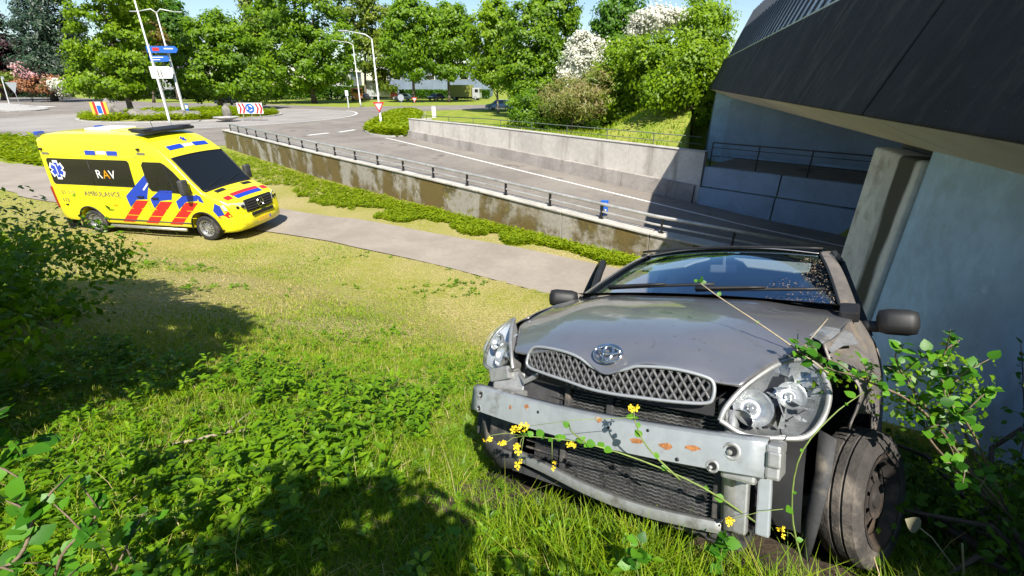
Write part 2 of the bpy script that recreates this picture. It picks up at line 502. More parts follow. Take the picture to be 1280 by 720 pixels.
# grass soil: dry straw and green patches
def ground_mat():
    m = bpy.data.materials.new('turf'); m.use_nodes = True
    N, L = nodes(m); b = N['Principled BSDF']; b.inputs['Roughness'].default_value = .95
    b.inputs['Specular IOR Level'].default_value = .15
    tc = N.new('ShaderNodeTexCoord')
    def noise(s, d=5):
        n = N.new('ShaderNodeTexNoise'); n.inputs['Scale'].default_value = s; n.inputs['Detail'].default_value = d
        L.new(tc.outputs['Object'], n.inputs['Vector']); return n.outputs['Fac']
    def mr(f, lo, hi):
        r = N.new('ShaderNodeMapRange'); r.inputs['From Min'].default_value = lo; r.inputs['From Max'].default_value = hi
        L.new(f, r.inputs['Value']); return r.outputs[0]
    def mx(f, a, c):
        x = N.new('ShaderNodeMix'); x.data_type = 'RGBA'; L.new(f, x.inputs[0])
        for k, v in ((6, a), (7, c)):
            if isinstance(v, tuple): x.inputs[k].default_value = (*v, 1)
            else: L.new(v, x.inputs[k])
        return x.outputs[2]
    c = mx(mr(noise(.55), .38, .66), (.27, .30, .025), (.60, .46, .27))
    c = mx(mr(noise(5.5), .35, .7), c, (.46, .39, .16))
    c = mx(mr(noise(38, 3), .42, .62), (.25, .23, .06), c)
    # greener sward away from the trodden lawn
    vm = N.new('ShaderNodeVectorMath'); vm.operation = 'DISTANCE'; vm.inputs[1].default_value = (-5, 6, 0); L.new(tc.outputs['Object'], vm.inputs[0])
    c = mx(mr(vm.outputs['Value'], 13, 24), c, mx(mr(noise(.8), .35, .65), (.17, .25, .02), (.30, .31, .06)))
    L.new(c, b.inputs['Base Color'])
    bp = N.new('ShaderNodeBump'); bp.inputs['Strength'].default_value = .8; bp.inputs['Distance'].default_value = .05
    L.new(noise(24, 6), bp.inputs['Height']); L.new(bp.outputs[0], b.inputs['Normal'])
    return m
MT['turf'] = ground_mat()
ground = mesh_np('ground', V, Fq, MT['turf'], smooth=True)
tag(ground, 'grassy ground with an embankment sloping down to the path', kind='structure')

def sheet(name, poly, z, mat, label, th=None):
    """flat polygon sheet in plan"""
    bm = bmesh.new()
    vs = [bm.verts.new((p[0], p[1], z if len(p) < 3 else p[2])) for p in poly]
    f = bm.faces.new(vs)
    if f.normal.z < 0: f.normal_flip()
    bmesh.ops.triangulate(bm, faces=[f])
    bmesh.ops.recalc_face_normals(bm, faces=bm.faces[:])
    for f in bm.faces:
        if f.normal.z < 0: f.normal_flip()
    me = bpy.data.meshes.new(name); bm.to_mesh(me); bm.free()
    me.materials.append(mat)
    o = bpy.data.objects.new(name, me); link(o)
    return tag(o, label, kind='structure')
def strip(name, A, B, zs, mat, label=None, parent=None, sub=6):
    """sheet between two polylines with equal point counts, z per point (pair)"""
    A = cr1(np.array(A, float), (len(A) - 1) * sub + 1); B = cr1(np.array(B, float), (len(B) - 1) * sub + 1)
    zz = cr1(np.array(zs, float), len(A))
    V = []; 
    for a, b, z in zip(A, B, zz): V += [(a[0], a[1], z), (b[0], b[1], z)]
    n = len(A)
    Fc = np.array([(2 * i, 2 * i + 1, 2 * i + 3, 2 * i + 2) for i in range(n - 1)])
    o = mesh_np(name, V, Fc, mat, parent)
    bm = bmesh.new(); bm.from_mesh(o.data); 
    for f in bm.faces:
        if f.normal.z < 0: f.normal_flip()
    bm.to_mesh(o.data); bm.free()
    if label: tag(o, label, kind='structure')
    return o

pz = [.03 - .012 * max(0, min(12, x + 4)) for x, y in PN]
strip('cycle_path', PN, PF, pz, MT['path'], 'sandy asphalt cycle path running past the ambulance to the underpass')

# roundabout and roads
RC = (-40.0, 60.0)
roadpoly = [(-17.4, 30.6), (-30, 34.5), (-45, 39), (-80, 55), (-170, 112), (-170, 150), (-124, 141), (-76, 105), (-49, 96.5), (-29, 84), (-6, 93.5), (70, 112), (70, 98), (0, 80), (-10.5, 74), (-14.8, 70), (-16.2, 62), (-14.4, 52), (-12.8, 43.5), (-10.4, 37.8), (-8.2, 36.0)]
sheet('road', roadpoly, .012, MT['asphalt'], 'grey asphalt road around the roundabout')
# road inside the cutting
us = np.linspace(0, 1, 25)
LN = cr1(np.array(NW, float), 40); 
def near_pt(u):
    k = np.argmin(abs(u_of(LN[:, 0], LN[:, 1]) - u)); return LN[k] 
Ls, Rs, zs = [], [], []
for u in np.concatenate([[-33.3], np.linspace(-31, -4, 19), [2, 8]]):
    # near wall point with the same u
    uu = u_of(LN[:, 0], LN[:, 1]); a = np.array([np.interp(u, uu, LN[:, 0]), np.interp(u, uu, LN[:, 1])])
    s = (u - u_of(*FW_B)) / u_of(*FW_D)
    b = FW_B + FW_D * s
    Ls.append(a + np.array([.15, .17])); Rs.append(b if u > -31 else np.array([-8.2, 36.6])); zs.append(float(road_z(np.array(u))) + .02)
strip('underpass_road', Ls, Rs, zs, MT['asphalt'], 'asphalt road descending between walls into the underpass', sub=2)
# light verge strip along the near wall inside the cutting, white edge line along the far wall
L2 = [np.array(a) + (np.array(b) - np.array(a)) * .10 for a, b in zip(Ls, Rs)]
strip('road_verge', Ls[:], L2, [z + .006 for z in zs], pmat('verge', (.30, .27, .17), .95, var=(1.5, .3), bump=(30, .5), dirt=[((.16, .2, .05), 1.2, .5, .65)]), 'dry sandy verge strip inside the near cutting wall', sub=2)
def frac(f): return [np.array(a) + (np.array(b) - np.array(a)) * f for a, b in zip(Ls, Rs)]
strip('edge_line', frac(.845)[1:], frac(.858)[1:], [z + .006 for z in zs][1:], MT['white_paint'], 'white edge line painted along the underpass road', sub=2)
# white dashes on the approach (short blocks)
def ring(name, c, r0, r1, z, mat, label, a0=0, a1=360, n=96, parent=None):
    A = np.radians(np.linspace(a0, a1, n + 1))
    V = []
    for a in A: V += [(c[0] + r0 * math.cos(a), c[1] + r0 * math.sin(a), z), (c[0] + r1 * math.cos(a), c[1] + r1 * math.sin(a), z)]
    Fc = np.array([(2 * i, 2 * i + 1, 2 * i + 3, 2 * i + 2) for i in range(n)])
    o = mesh_np(name, V, Fc, mat, parent)
    if label: tag(o, label, kind='structure')
    return o
ring('roundabout_apron', RC, 10.6, 19.6, .020, MT['asphalt_ring'], 'pale paved ring around the planted roundabout island')
ring('roundabout_line', RC, 19.75, 20.0, .026, MT['white_paint'], 'curved white line along the outer edge of the roundabout ring', a0=-75, a1=40, n=50)
# give-way teeth and dashes
for k, (px, py, w) in enumerate(((398, 168, 26), (434, 164, 20), (470, 176, 0), (425, 166, 0))):
    if not w: continue
    a = gnd(px - w / 2, py + 1.5); b = gnd(px + w / 2, py - 1.5)
    d = (b - a).normalized(); s = Vector((-d.y, d.x, 0)) * .22
    sheet('road_marking', [a - s, b - s, b + s, a + s] if False else [(*(a - s).xy, .027), (*(b - s).xy, .027), (*(b + s).xy, .027), (*(a + s).xy, .027)], .027, MT['white_paint'], ['worn white road marking left of the give-way lamp post', 'short white dash beside the give-way lamp post'][k])
a = gnd(90, 131); 
sheet('road_marking', [(-94, 90.5), (-80, 84.5), (-79.4, 85.6), (-93.4, 91.7)], .027, MT['white_paint'], 'white painted line on the road by the dark hedge')

# central island: kerb ring, grass top
def disc_island(name, pts, z0, z1, matk, mattop, label):
    """raised island with kerb: pts closed outline"""
    root = tag(empty(name, (pts[0][0], pts[0][1], 0)), label, kind='structure')
    P = cr1(np.array(list(pts) + [pts[0]], float), len(pts) * 5 + 1)[:-1]
    c = P.mean(0)
    Q = c + (P - c) * (1 - .35 / np.linalg.norm(P - c, axis=1))[:, None]
    mb = MB(root.location)
    n = len(P)
    V = [(p[0], p[1], z0) for p in P] + [(p[0], p[1], z1) for p in P] + [(p[0], p[1], z1) for p in Q]
    Fc = [(i, (i + 1) % n, n + (i + 1) % n, n + i) for i in range(n)] + [(n + i, n + (i + 1) % n, 2 * n + (i + 1) % n, 2 * n + i) for i in range(n)]
    mb.add(V, Fc); mb.build('kerb', matk, root)
    mb = MB(root.location)
    V = [(p[0], p[1], z1 + .02) for p in Q] + [(c[0], c[1], z1 + .25)]
    mb.add(V, [(i, (i + 1) % n, n) for i in range(n)]); mb.build('planting_bed', mattop, root, smooth=True)
    return root
ang = np.radians(np.arange(0, 360, 15))
disc_island('roundabout_island', [(RC[0] + 10.6 * math.cos(a), RC[1] + 10.4 * math.sin(a)) for a in ang], 0, .14, MT['kerb'], MT['turf'], 'kerbed grassy island in the middle of the roundabout')
disc_island('traffic_island', [(-8.3, 36.3), (-9.6, 36.1), (-11.6, 38.4), (-13.4, 44), (-15, 53), (-16.6, 63), (-15.4, 70), (-12.2, 68), (-10.6, 58), (-9.4, 48), (-8.0, 40)], 0, .13, MT['kerb'], MT['turf'], 'planted kerbed island around the give-way lamp post')
disc_island('traffic_island', [(-71, 69), (-70.5, 73), (-76, 80), (-92, 92), (-102, 98), (-100, 90), (-86, 78)], 0, .13, MT['kerb'], MT['kerb'], 'paved kerbed island at the left edge carrying a give-way sign')

# ------------------------------------------------------------------ retaining walls
def wall_thing(name, label, pts, ztop, zbot, thick, mat, cmat, npanel=None, cop=.06, copov=.04, joint=.012):
    root = thing(name, label, 'wall', (pts[0][0], pts[0][1], 0))
    P = [np.array(p, float) for p in pts]
    for i in range(len(P) - 1):
        a, b = P[i], P[i + 1]; d = (b - a); L = np.linalg.norm(d); d /= L
        nrm = np.array([-d[1], d[0]])
        k = max(1, int(round(L / npanel))) if npanel else 1
        for j in range(k):
            f0, f1 = j / k, (j + 1) / k
            p0 = a + d * (L * f0 + joint / 2); p1 = a + d * (L * f1 - joint / 2)
            za0 = ztop[i] + (ztop[i + 1] - ztop[i]) * f0; za1 = ztop[i] + (ztop[i + 1] - ztop[i]) * f1
            zb0 = zbot[i] + (zbot[i + 1] - zbot[i]) * f0; zb1 = zbot[i] + (zbot[i + 1] - zbot[i]) * f1
            q0, q1 = p0 + nrm * thick, p1 + nrm * thick
            mb = MB(root.location)
            mb.add([(*p0, zb0), (*p1, zb1), (*q1, zb1), (*q0, zb0), (*p0, za0), (*p1, za1), (*q1, za1), (*q0, za0)],
                   [(0, 3, 2, 1), (4, 5, 6, 7), (0, 1, 5, 4), (1, 2, 6, 5), (2, 3, 7, 6), (3, 0, 4, 7)])
            bevel(mb.build('wall_panel', mat, root), .012)
            if cop:
                mb = MB(root.location)
                c0, c1 = p0 - nrm * copov, p1 - nrm * copov; e0, e1 = q0 + nrm * copov, q1 + nrm * copov
                mb.add([(*c0, za0 + .002), (*c1, za1 + .002), (*e1, za1 + .002), (*e0, za0 + .002), (*c0, za0 + cop), (*c1, za1 + cop), (*e1, za1 + cop), (*e0, za0 + cop)],
                       [(0, 3, 2, 1), (4, 5, 6, 7), (0, 1, 5, 4), (1, 2, 6, 5), (2, 3, 7, 6), (3, 0, 4, 7)])
                bevel(mb.build('coping', cmat, root), .015)
    return root
zb = [float(min(road_z(np.array(u_of(x, y))), 0)) - .4 for x, y in NW]
wall_thing('retaining_wall', 'long mossy concrete wall with coping between path and sunken road', NW, NWZ, zb, .34, MT['mossy'], MT['coping'], npanel=4.5)
# far wall: panels with a battered foot
fw_pts = [FW_B, FW_B + FW_D * 7.5, FW_B + FW_D * 15, FW_A]
fzt = [1.30, 1.26, 1.13, 1.00]
fzb = [-.3, -.7, -1.1, -1.6]
fw = wall_thing('retaining_wall', 'pale streaked concrete wall along the far side of the sunken road', fw_pts, fzt, fzb, .35, MT['concrete'], MT['coping'], npanel=3.7, cop=.05, copov=.03)
# battered foot slabs
for i in range(6):
    s0, s1 = i * 22.3 / 6 + .01, (i + 1) * 22.3 / 6 - .01
    a = FW_B + FW_D * s0; b = FW_B + FW_D * s1
    def zz(s):
        p = FW_B + FW_D * s; return float(road_z(np.array(u_of(*p))))
    z0, z1 = zz(s0), zz(s1); t0, t1 = z0 + .50 + .012 * s0, z1 + .50 + .012 * s1
    mb = MB(fw.location)
    n_ = -FW_N
    mb.add([(*(a + n_ * .22), z0 - .3), (*(b + n_ * .22), z1 - .3), (*(b + n_ * .004), z1 - .3), (*(a + n_ * .004), z0 - .3),
            (*(a + n_ * .13), t0), (*(b + n_ * .13), t1), (*(b + n_ * .004), t1 + .03), (*(a + n_ * .004), t0 + .03)],
           [(0, 3, 2, 1), (4, 5, 6, 7), (0, 1, 5, 4), (1, 2, 6, 5), (2, 3, 7, 6), (3, 0, 4, 7)])
    mb.build('foot_slab', MT['concrete_foot'], fw)
# end return of the far wall towards the white post
mb = MB(fw.location)
e0 = FW_B; e1 = FW_B + FW_N * 2.2 - FW_D * .3
mb.beam((*(e0 + FW_N * 1.3), .62), (*e1, .62), .3, 1.3)
mb.build('wall_end', MT['concrete'], fw)
# two-tier panelled wall under the bridge
uw = thing('underpass_wall', 'shaded two-tier panelled wall beside the road under the bridge', 'wall', (FW_A[0], FW_A[1], -1.2))
for i in range(5):
    s0, s1 = .03 + i * 3.1, (i + 1) * 3.1 - .02
    a = FW_A + FW_D * s0; b = FW_A + FW_D * s1
    for (z0, z1, off, nm) in ((-.42, .42, .10, 'upper_panel'), (-1.75, -.46, -.06, 'lower_panel')):
        mb = MB(uw.location)
        c = (a + b) / 2 + FW_N * (off + .12); dv = b - a
        mb.box((c[0], c[1], (z0 + z1) / 2), (np.linalg.norm(dv), .24, z1 - z0), rz=math.atan2(dv[1], dv[0]))
        bevel(mb.build(nm, MT['panel_blue'], uw), .012)
# path slab behind that wall
mb = MB((FW_A[0], FW_A[1], .3))
a = FW_A + FW_N * .3; b = FW_A + FW_D * 16 + FW_N * .3; c = b + FW_N * 4.2; d_ = a + FW_N * 4.2
mb.add([(*a, .40), (*b, .40), (*c, .40), (*d_, .40)], [(0, 1, 2, 3)])
o = mb.build('walkway', MT['asphalt'], None); o.location = (FW_A[0], FW_A[1], .3)
tag(o, 'dark walkway under the bridge behind the far railing', kind='structure')

# ------------------------------------------------------------------ railings
def railing(name, label, pts, hpost, rails, spacing, rpost, rrail, mpost, mrail, n=6, postbox=False, group=None):
    """pts: 3D polyline the railing stands on"""
    root = thing(name, label, 'railing', pts[0], group=group)
    P = [Vector(p) for p in pts]
    segl = [(P[i + 1] - P[i]).length for i in range(len(P) - 1)]
    tot = sum(segl)
    def along(s):
        for i, L in enumerate(segl):
            if s <= L or i == len(segl) - 1: return P[i] + (P[i + 1] - P[i]) * (s / L)
            s -= L
    k = int(tot / spacing)
    for i in range(k + 1):
        p = along(min(tot, i * spacing))
        mb = MB(root.location)
        if postbox:
            d = (along(min(tot, i * spacing + .1)) - along(max(0, i * spacing - .1))).normalized()
            mb.box(p + Vector((0, 0, hpost / 2)), (rpost * 2, rpost * 2.6, hpost), rz=math.atan2(d.y, d.x))
            mb.box(p + Vector((0, 0, .008)), (rpost * 5, rpost * 5, .016), rz=math.atan2(d.y, d.x))
        else:
            mb.tube([p, p + Vector((0, 0, hpost))], rpost, n)
        mb.build('post', mpost, root)
    for h, r_ in rails:
        mb = MB(root.location)
        mb.tube([p + Vector((0, 0, h)) for p in P], r_, n)
        mb.build('rail', mrail, root, smooth=True)
    return root
NWM = []
for (x, y), z in zip(NW, NWZ):
    NWM.append(Vector((x + .11, y + .13, z + .062)))
st = NWM[0].lerp(NWM[1], .09)
railing('guard_railing', 'low silver two-rail railing on black posts along the near wall', [st] + NWM[1:6] + [NWM[5].lerp(NWM[6], .8)], .36, [(.36, .042), (.17, .026)], 1.55, .022, .04, MT['black'], MT['rail_alu'], postbox=True)
fr = [FW_B + FW_D * s + FW_N * .55 for s in (1.5, 8, 15, 22.0)]
frz = [hz(*p) for p in fr]
railing('guard_railing', 'thin grey-green railing on the verge above the far wall', [Vector((p[0], p[1], max(.75, z) + .0)) for p, z in zip(fr, [.95, 1.05, 1.0, .95])], .62, [(.62, .025), (.32, .018)], 2.6, .025, .02, MT['rail_green'], MT['rail_green'])
ur = [FW_A + FW_D * s + FW_N * .42 for s in (.1, 8, 16)]
railing('guard_railing', 'dark railing on the walkway under the bridge', [Vector((p[0], p[1], .40)) for p in ur], 1.0, [(1.0, .03), (.8, .016), (.45, .016)], 1.9, .028, .03, MT['rail_dark'], MT['rail_dark'])

# ------------------------------------------------------------------ bridge
br = thing('road_bridge', 'dark concrete road bridge with inclined fascia crossing the underpass', 'bridge', tuple(bpt(2.3, 4, 0)))
S_END = 26.9
def slab(name, prof, s0, s1, mat, bev=None):
    """prof: (p,z) outline extruded along the bridge from s0 to s1"""
    mb = MB(br.location)
    mb.prism([bpt(p, s0, z) for p, z in prof], (*(BD * (s1 - s0)), 0))
    o = mb.build(name, mat, br)
    if bev: bevel(o, bev)
    return o
for s0, s1 in ((-14, -4.55), (-4.52, 4.79), (4.82, 14.2), (14.23, S_END)):
    slab('fascia_panel', [(1.50, 3.48), (1.53, 3.465), (1.60, 3.50), (2.09, 4.70), (2.09, 4.79), (2.0, 4.79)], s0, s1, MT['fascia'], .012)
    slab('soffit', [(1.545, 3.462), (2.45, 3.115), (3.6, 3.10), (3.6, 3.6), (1.9, 3.6), (1.61, 3.49)], s0, s1, MT['soffit'])
slab('deck', [(3.61, 3.12), (42, 3.12), (42, 4.3), (2.35, 4.3), (2.35, 3.7), (3.61, 3.62)], 4.0, S_END, MT['soffit'])  # unseen far side of both slabs stretched to darken the underpass
slab('deck_fill', [(3.61, 3.14), (42, 3.2), (42, 4.3), (2.35, 4.3), (2.35, 3.7), (3.61, 3.62)], -14, 3.99, MT['soffit'])
# noise barrier on the edge
nb = thing('noise_barrier', 'tall grey ribbed noise barrier leaning back on the bridge edge', 'barrier', tuple(bpt(2.08, 10, 4.79)))
LEAN = .40
w_ = .62
k0 = int(round((S_END + 6) / w_))
for i in range(k0):
    s0 = -6 + i * w_
    mb = MB(nb.location)
    zt = 6.75
    b0_, t0_ = 2.10, 2.10 + (zt - 4.83) * LEAN
    mb.prism([bpt(b0_ + .02, s0 + .035, 4.83), bpt(b0_ + .02, s0 + w_ - .035, 4.83), bpt(t0_ + .02, s0 + w_ - .035, zt), bpt(t0_ + .02, s0 + .035, zt)], (*(BN * .04), 0))
    mb.build('barrier_panel', MT['barrier'], nb)
    mb = MB(nb.location)
    mb.beam(bpt(b0_, s0, 4.80), bpt(t0_, s0, zt + .03), .055, .09, up=(BD[0], BD[1], 0))
    mb.build('rib', MT['barrier_post'], nb)
mb = MB(nb.location); mb.beam(bpt(2.10, -6, 4.815), bpt(2.10, S_END, 4.815), .12, .04); mb.build('base_rail', MT['galv'], nb)

# near abutment: wing wall, pillar, abutment face
ab = thing('abutment', 'shaded bluish concrete abutment wall with stained pillar beside the crashed car', 'abutment', tuple(bpt(2.9, 3, 0)))
def abox(name, p0, p1, s0, s1, z0, z1, mat, bev=.015):
    mb = MB(ab.location)
    c = bpt((p0 + p1) / 2, (s0 + s1) / 2, (z0 + z1) / 2)
    mb.box(c, (s1 - s0, p1 - p0, z1 - z0), rz=math.atan2(BD[1], BD[0]))
    o = mb.build(name, mat, ab); bevel(o, bev); return o
abox('wing_wall', 2.42, 3.4, -12, 2.0, -1.2, 3.18, MT['abut'])
abox('wing_wall', 2.42, 3.4, 2.012, 5.60, -1.2, 3.18, MT['abut'])
abox('pillar', 2.37, 3.3, 5.606, 6.85, -1.2, 3.02, MT['pillar'], .03)
abox('bearing_gap', 2.62, 3.3, 5.64, 6.8, 3.022, 3.138, MT['rail_dark'])
mb = MB(ab.location)
d2 = np.array([.79, -.61])
st = bpt(2.62, 6.7, 0); 
mb.beam((st.x, st.y, .9), (st.x + d2[0] * 40, st.y + d2[1] * 40, .9), .6, 4.2)
mb.build('abutment_face', MT['abut'], ab)
# far abutment
fa = thing('abutment', 'pale grey far abutment wall under the bridge end above the far railing', 'abutment', tuple(bpt(1.9, 26.2, 0)))
base = bpt(1.85, 26.0, 0)
mb = MB(fa.location)
d3 = FW_D
mb.add([(base.x, base.y, -.3), (base.x + d3[0] * 14, base.y + d3[1] * 14, -.3), (base.x + d3[0] * 14, base.y + d3[1] * 14, 3.2), (base.x, base.y, 3.40),
        (base.x + BD[0] * 2, base.y + BD[1] * 2, -.3), (base.x + d3[0] * 14 + FW_N[0] * 2, base.y + d3[1] * 14 + FW_N[1] * 2, -.3), (base.x + d3[0] * 14 + FW_N[0] * 2, base.y + d3[1] * 14 + FW_N[1] * 2, 3.2), (base.x + BD[0] * 2, base.y + BD[1] * 2, 3.40)],
       [(0, 1, 2, 3), (4, 7, 6, 5), (0, 3, 7, 4), (1, 5, 6, 2), (3, 2, 6, 7), (0, 4, 5, 1)])
mb.build('abutment_face', MT['abut'], fa)
mb = MB(fa.location)
o2 = -FW_N * .04
a_ = np.array([base.x, base.y]) + d3 * .75 + o2
b_ = a_ + d3 * 10
mb.prism([(*a_, .5), (*b_, .5), (*b_, 2.95), (*a_, 2.95)], (*(FW_N * .03), 0))
mb.build('facing_panel', MT['panel_blue'], fa)
# ------------------------------------------------------------------ foliage
def leaves_arrays(C, N, S, rng, asp=.55, fold=0.0):
    n = len(C)
    N = N / np.maximum(1e-6, np.linalg.norm(N, axis=1))[:, None]
    R = rng.normal(size=(n, 3))
    t = np.cross(N, R); t /= np.maximum(1e-6, np.linalg.norm(t, axis=1))[:, None]
    b = np.cross(N, t)
    S = np.asarray(S)[:, None]
    V = np.empty((n, 4, 3))
    V[:, 0] = C + t * S; V[:, 1] = C + b * S * asp + N * S * fold; V[:, 2] = C - t * S; V[:, 3] = C - b * S * asp + N * S * fold
    F = np.arange(n * 4).reshape(n, 4)
    return V.reshape(-1, 3), F
def crown_points(rng, blobs, nclump, nleaf, cr, up=.35, shell=.5):
    B = np.array(blobs, float)
    w = (B[:, 3] * B[:, 4] + B[:, 4] * B[:, 5] + B[:, 3] * B[:, 5]); w /= w.sum()
    ci = rng.choice(len(B), nclump, p=w)
    d = rng.normal(size=(nclump, 3)); d /= np.linalg.norm(d, axis=1)[:, None]
    r = shell + (1.04 - shell) * rng.random(nclump) ** .45
    CC = B[ci, :3] + d * B[ci, 3:6] * r[:, None]
    csz = cr * rng.uniform(.55, 1.35, nclump)
    tone = rng.normal(0, .16, nclump)
    k = rng.integers(0, nclump, nleaf)
    off = rng.normal(size=(nleaf, 3)) * csz[k][:, None] * np.array([1, 1, .7]) * .6
    P = CC[k] + off
    Nn = (P - B[ci[k], :3]) / B[ci[k], 3:6] * .8 + rng.normal(size=(nleaf, 3)) * .42 + np.array([.08, -.42, up + .1])
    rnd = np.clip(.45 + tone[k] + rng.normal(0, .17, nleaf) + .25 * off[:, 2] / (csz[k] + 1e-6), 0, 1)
    return P, Nn, rnd, CC
def foliage(name, blobs, nclump, nleaf, cr, size, mat, parent, seed, asp=.6, off=(0, 0, 0), up=.35, shell=.5):
    rng = np.random.default_rng(seed)
    P, Nn, rnd, CC = crown_points(rng, blobs, nclump, nleaf, cr, up, shell)
    V, F = leaves_arrays(P - np.array(off), Nn, size * rng.uniform(.6, 1.3, nleaf), rng, asp, .12)
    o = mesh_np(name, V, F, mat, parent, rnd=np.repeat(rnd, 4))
    return o, CC
def tree(name, label, base, blobs, mat, seed, trunk_r=.25, nclump=110, nleaf=8000, cr=1.0, size=.32, bark='bark', group='trees beyond the roundabout', cat='tree', limbs=10, asp=.6, shell=.6, trunk_top=None):
    nleaf = int(nleaf * 1.9); size *= .92; nclump = int(nclump * 1.5); cr *= .85
    root = thing(name, label, cat, base, group=group)
    o, CC = foliage('crown', blobs, nclump, nleaf, cr, size, MT[mat], root, seed, asp, base, shell=shell)
    rs = random.Random(seed)
    mb = MB(base)
    b = Vector(base); B = np.array(blobs); cz = B[:, 2].mean(); top = Vector((B[:, 0].mean(), B[:, 1].mean(), trunk_top or B[:, 2].max()))
    mid = b.lerp(top, .45) + Vector((rs.uniform(-.3, .3), rs.uniform(-.3, .3), 0)) * trunk_r * 3
    mb.tube([b, b.lerp(mid, .15), mid, top], [trunk_r * 1.35, trunk_r, trunk_r * .75, trunk_r * .2], 8)
    for k in range(limbs):
        c = Vector(CC[rs.randrange(len(CC))])
        f = rs.uniform(.25, .75); s = b.lerp(mid, f / .5) if f < .5 else mid.lerp(top, (f - .5) / .5)
        if c.z < s.z: s = b.lerp(mid, .7)
        m2 = s.lerp(c, .5) + Vector((0, 0, .08 * (c - s).length))
        mb.tube([s, m2, c], [trunk_r * .45, trunk_r * .28, trunk_r * .08], 6)
    mb.build('trunk', MT[bark], root, smooth=True)
    return root
def blob_px(px, py, Y, wpx, hpx, depth=.9):
    """ellipsoid centred on a pixel at depth Y with size in pixels"""
    c = at(px, py, Y); dist = (c - cam.location).length
    # pixel scale along the view (perpendicular distance)
    zc = (c.y) * math.cos(PITCH) - (c.z - CAM_H) * math.sin(PITCH)
    k = zc / F_PX
    rx = wpx / 2 * k; rz = hpx / 2 * k / math.cos(PITCH)
    return (c.x, c.y, c.z, rx, rx * depth, rz)
def base_px(px, Y): 
    c = at(px, 120, Y); x = c.x
    return (x, Y, hz(x, Y))

T = 'trees beyond the roundabout'
# big trees, left to right
def mk(name, label, px, Y, blobs, mat, seed, **kw):
    b = base_px(px, Y)
    return tree(name, label, b, [blob_px(q[0], q[1], Y + (q[4] if len(q) > 4 else 0), q[2], q[3]) for q in blobs], mat, seed, **kw)
mk('cedar_tree', 'tall blue-green conifer with layered drooping boughs behind the pink shrubs', 66, 112, [(56, 12, 62, 26), (50, -14, 50, 30), (62, 35, 70, 26), (66, 58, 74, 26), (70, 82, 76, 26), (95, 70, 36, 56)], 'leaf_conifer', 1, trunk_r=.6, nclump=170, nleaf=11000, cr=1.7, size=.42, asp=.35)
mk('copper_beech_tree', 'dark purple copper beech at the left edge', 2, 118, [(0, 55, 50, 60), (-12, 75, 60, 60), (14, 82, 50, 50), (4, 100, 50, 25)], 'leaf_copper', 2, trunk_r=.4, nclump=130, nleaf=8000, cr=1.3, size=.4)
mk('lime_tree', 'large light green tree rising from the left of the roundabout island', 158, 66, [(140, 10, 92, 90), (130, 50, 88, 70), (150, -25, 80, 80), (135, 90, 96, 52), (168, 70, 50, 80), (140, 108, 90, 26)], 'leaf_bright', 3, trunk_r=.33, nclump=230, nleaf=17000, cr=.85, size=.24)
mk('willow_tree', 'thin grey-green tree showing above the blue direction signs', 222, 120, [(205, 12, 40, 40), (222, 36, 32, 40), (210, 55, 44, 40)], 'leaf_deep', 4, trunk_r=.35, nclump=80, nleaf=4200, cr=1.6, size=.45)
mk('amber_tree', 'small amber leaved tree between the two tall poles', 190, 104, [(186, 35, 26, 44), (180, 60, 26, 40), (196, 52, 20, 30)], 'leaf_amber', 5, trunk_r=.25, nclump=60, nleaf=3000, cr=1.0, size=.36)
mk('maple_tree', 'rounded dark green tree behind the chevron board on the roundabout', 272, 76, [(272, 60, 84, 60), (262, 90, 96, 56), (300, 85, 70, 70), (270, 34, 46, 34), (310, 105, 50, 36), (245, 108, 50, 30)], 'leaf_mid', 6, trunk_r=.3, nclump=210, nleaf=14000, cr=1.0, size=.27)
mk('oak_tree', 'broad oak with the tallest deep green crown left of the lamp posts', 392, 100, [(372, 10, 96, 90), (350, 50, 80, 80), (400, 55, 84, 80), (372, 85, 110, 44), (330, 90, 50, 50), (385, -35, 80, 60), (420, 85, 50, 50)], 'leaf_mid', 7, trunk_r=.5, nclump=260, nleaf=18000, cr=1.3, size=.34)
mk('oak_tree', 'yellowish green slender tree showing left of the broad oak', 322, 118, [(325, 20, 38, 60), (322, 60, 34, 60)], 'leaf_lime', 8, trunk_r=.3, nclump=80, nleaf=5000, cr=1.4, size=.4)
mk('birch_tree', 'loose yellow-green birch behind the taller lamp post', 456, 122, [(448, 10, 56, 50), (455, 40, 60, 50), (470, 70, 44, 50), (440, -14, 40, 30), (476, 34, 40, 50), (484, 92, 30, 40)], 'leaf_lime', 9, trunk_r=.3, nclump=110, nleaf=7000, cr=1.4, size=.4, bark='bark_grey')
mk('plane_tree', 'round green tree in front of the left end of the grey hall', 517, 104, [(515, 35, 66, 56), (505, 60, 60, 44), (530, 62, 50, 40), (512, 18, 40, 26), (518, 84, 50, 24)], 'leaf_mid', 10, trunk_r=.3, nclump=150, nleaf=9500, cr=1.2, size=.34)
mk('plane_tree', 'round green tree in front of the right end of the grey hall', 561, 106, [(560, 42, 62, 56), (572, 62, 48, 46), (548, 70, 46, 40), (562, 22, 40, 30), (560, 88, 40, 20)], 'leaf_mid', 11, trunk_r=.3, nclump=150, nleaf=9500, cr=1.2, size=.34)
mk('lime_tree', 'young bright tree with a slim bare trunk beside the small parked car', 622, 68, [(618, 45, 60, 60), (608, 70, 46, 50), (634, 70, 50, 56), (622, 22, 40, 34), (620, 92, 46, 24)], 'leaf_bright', 12, trunk_r=.15, nclump=150, nleaf=10000, cr=.75, size=.23, bark='bark_grey', trunk_top=8)
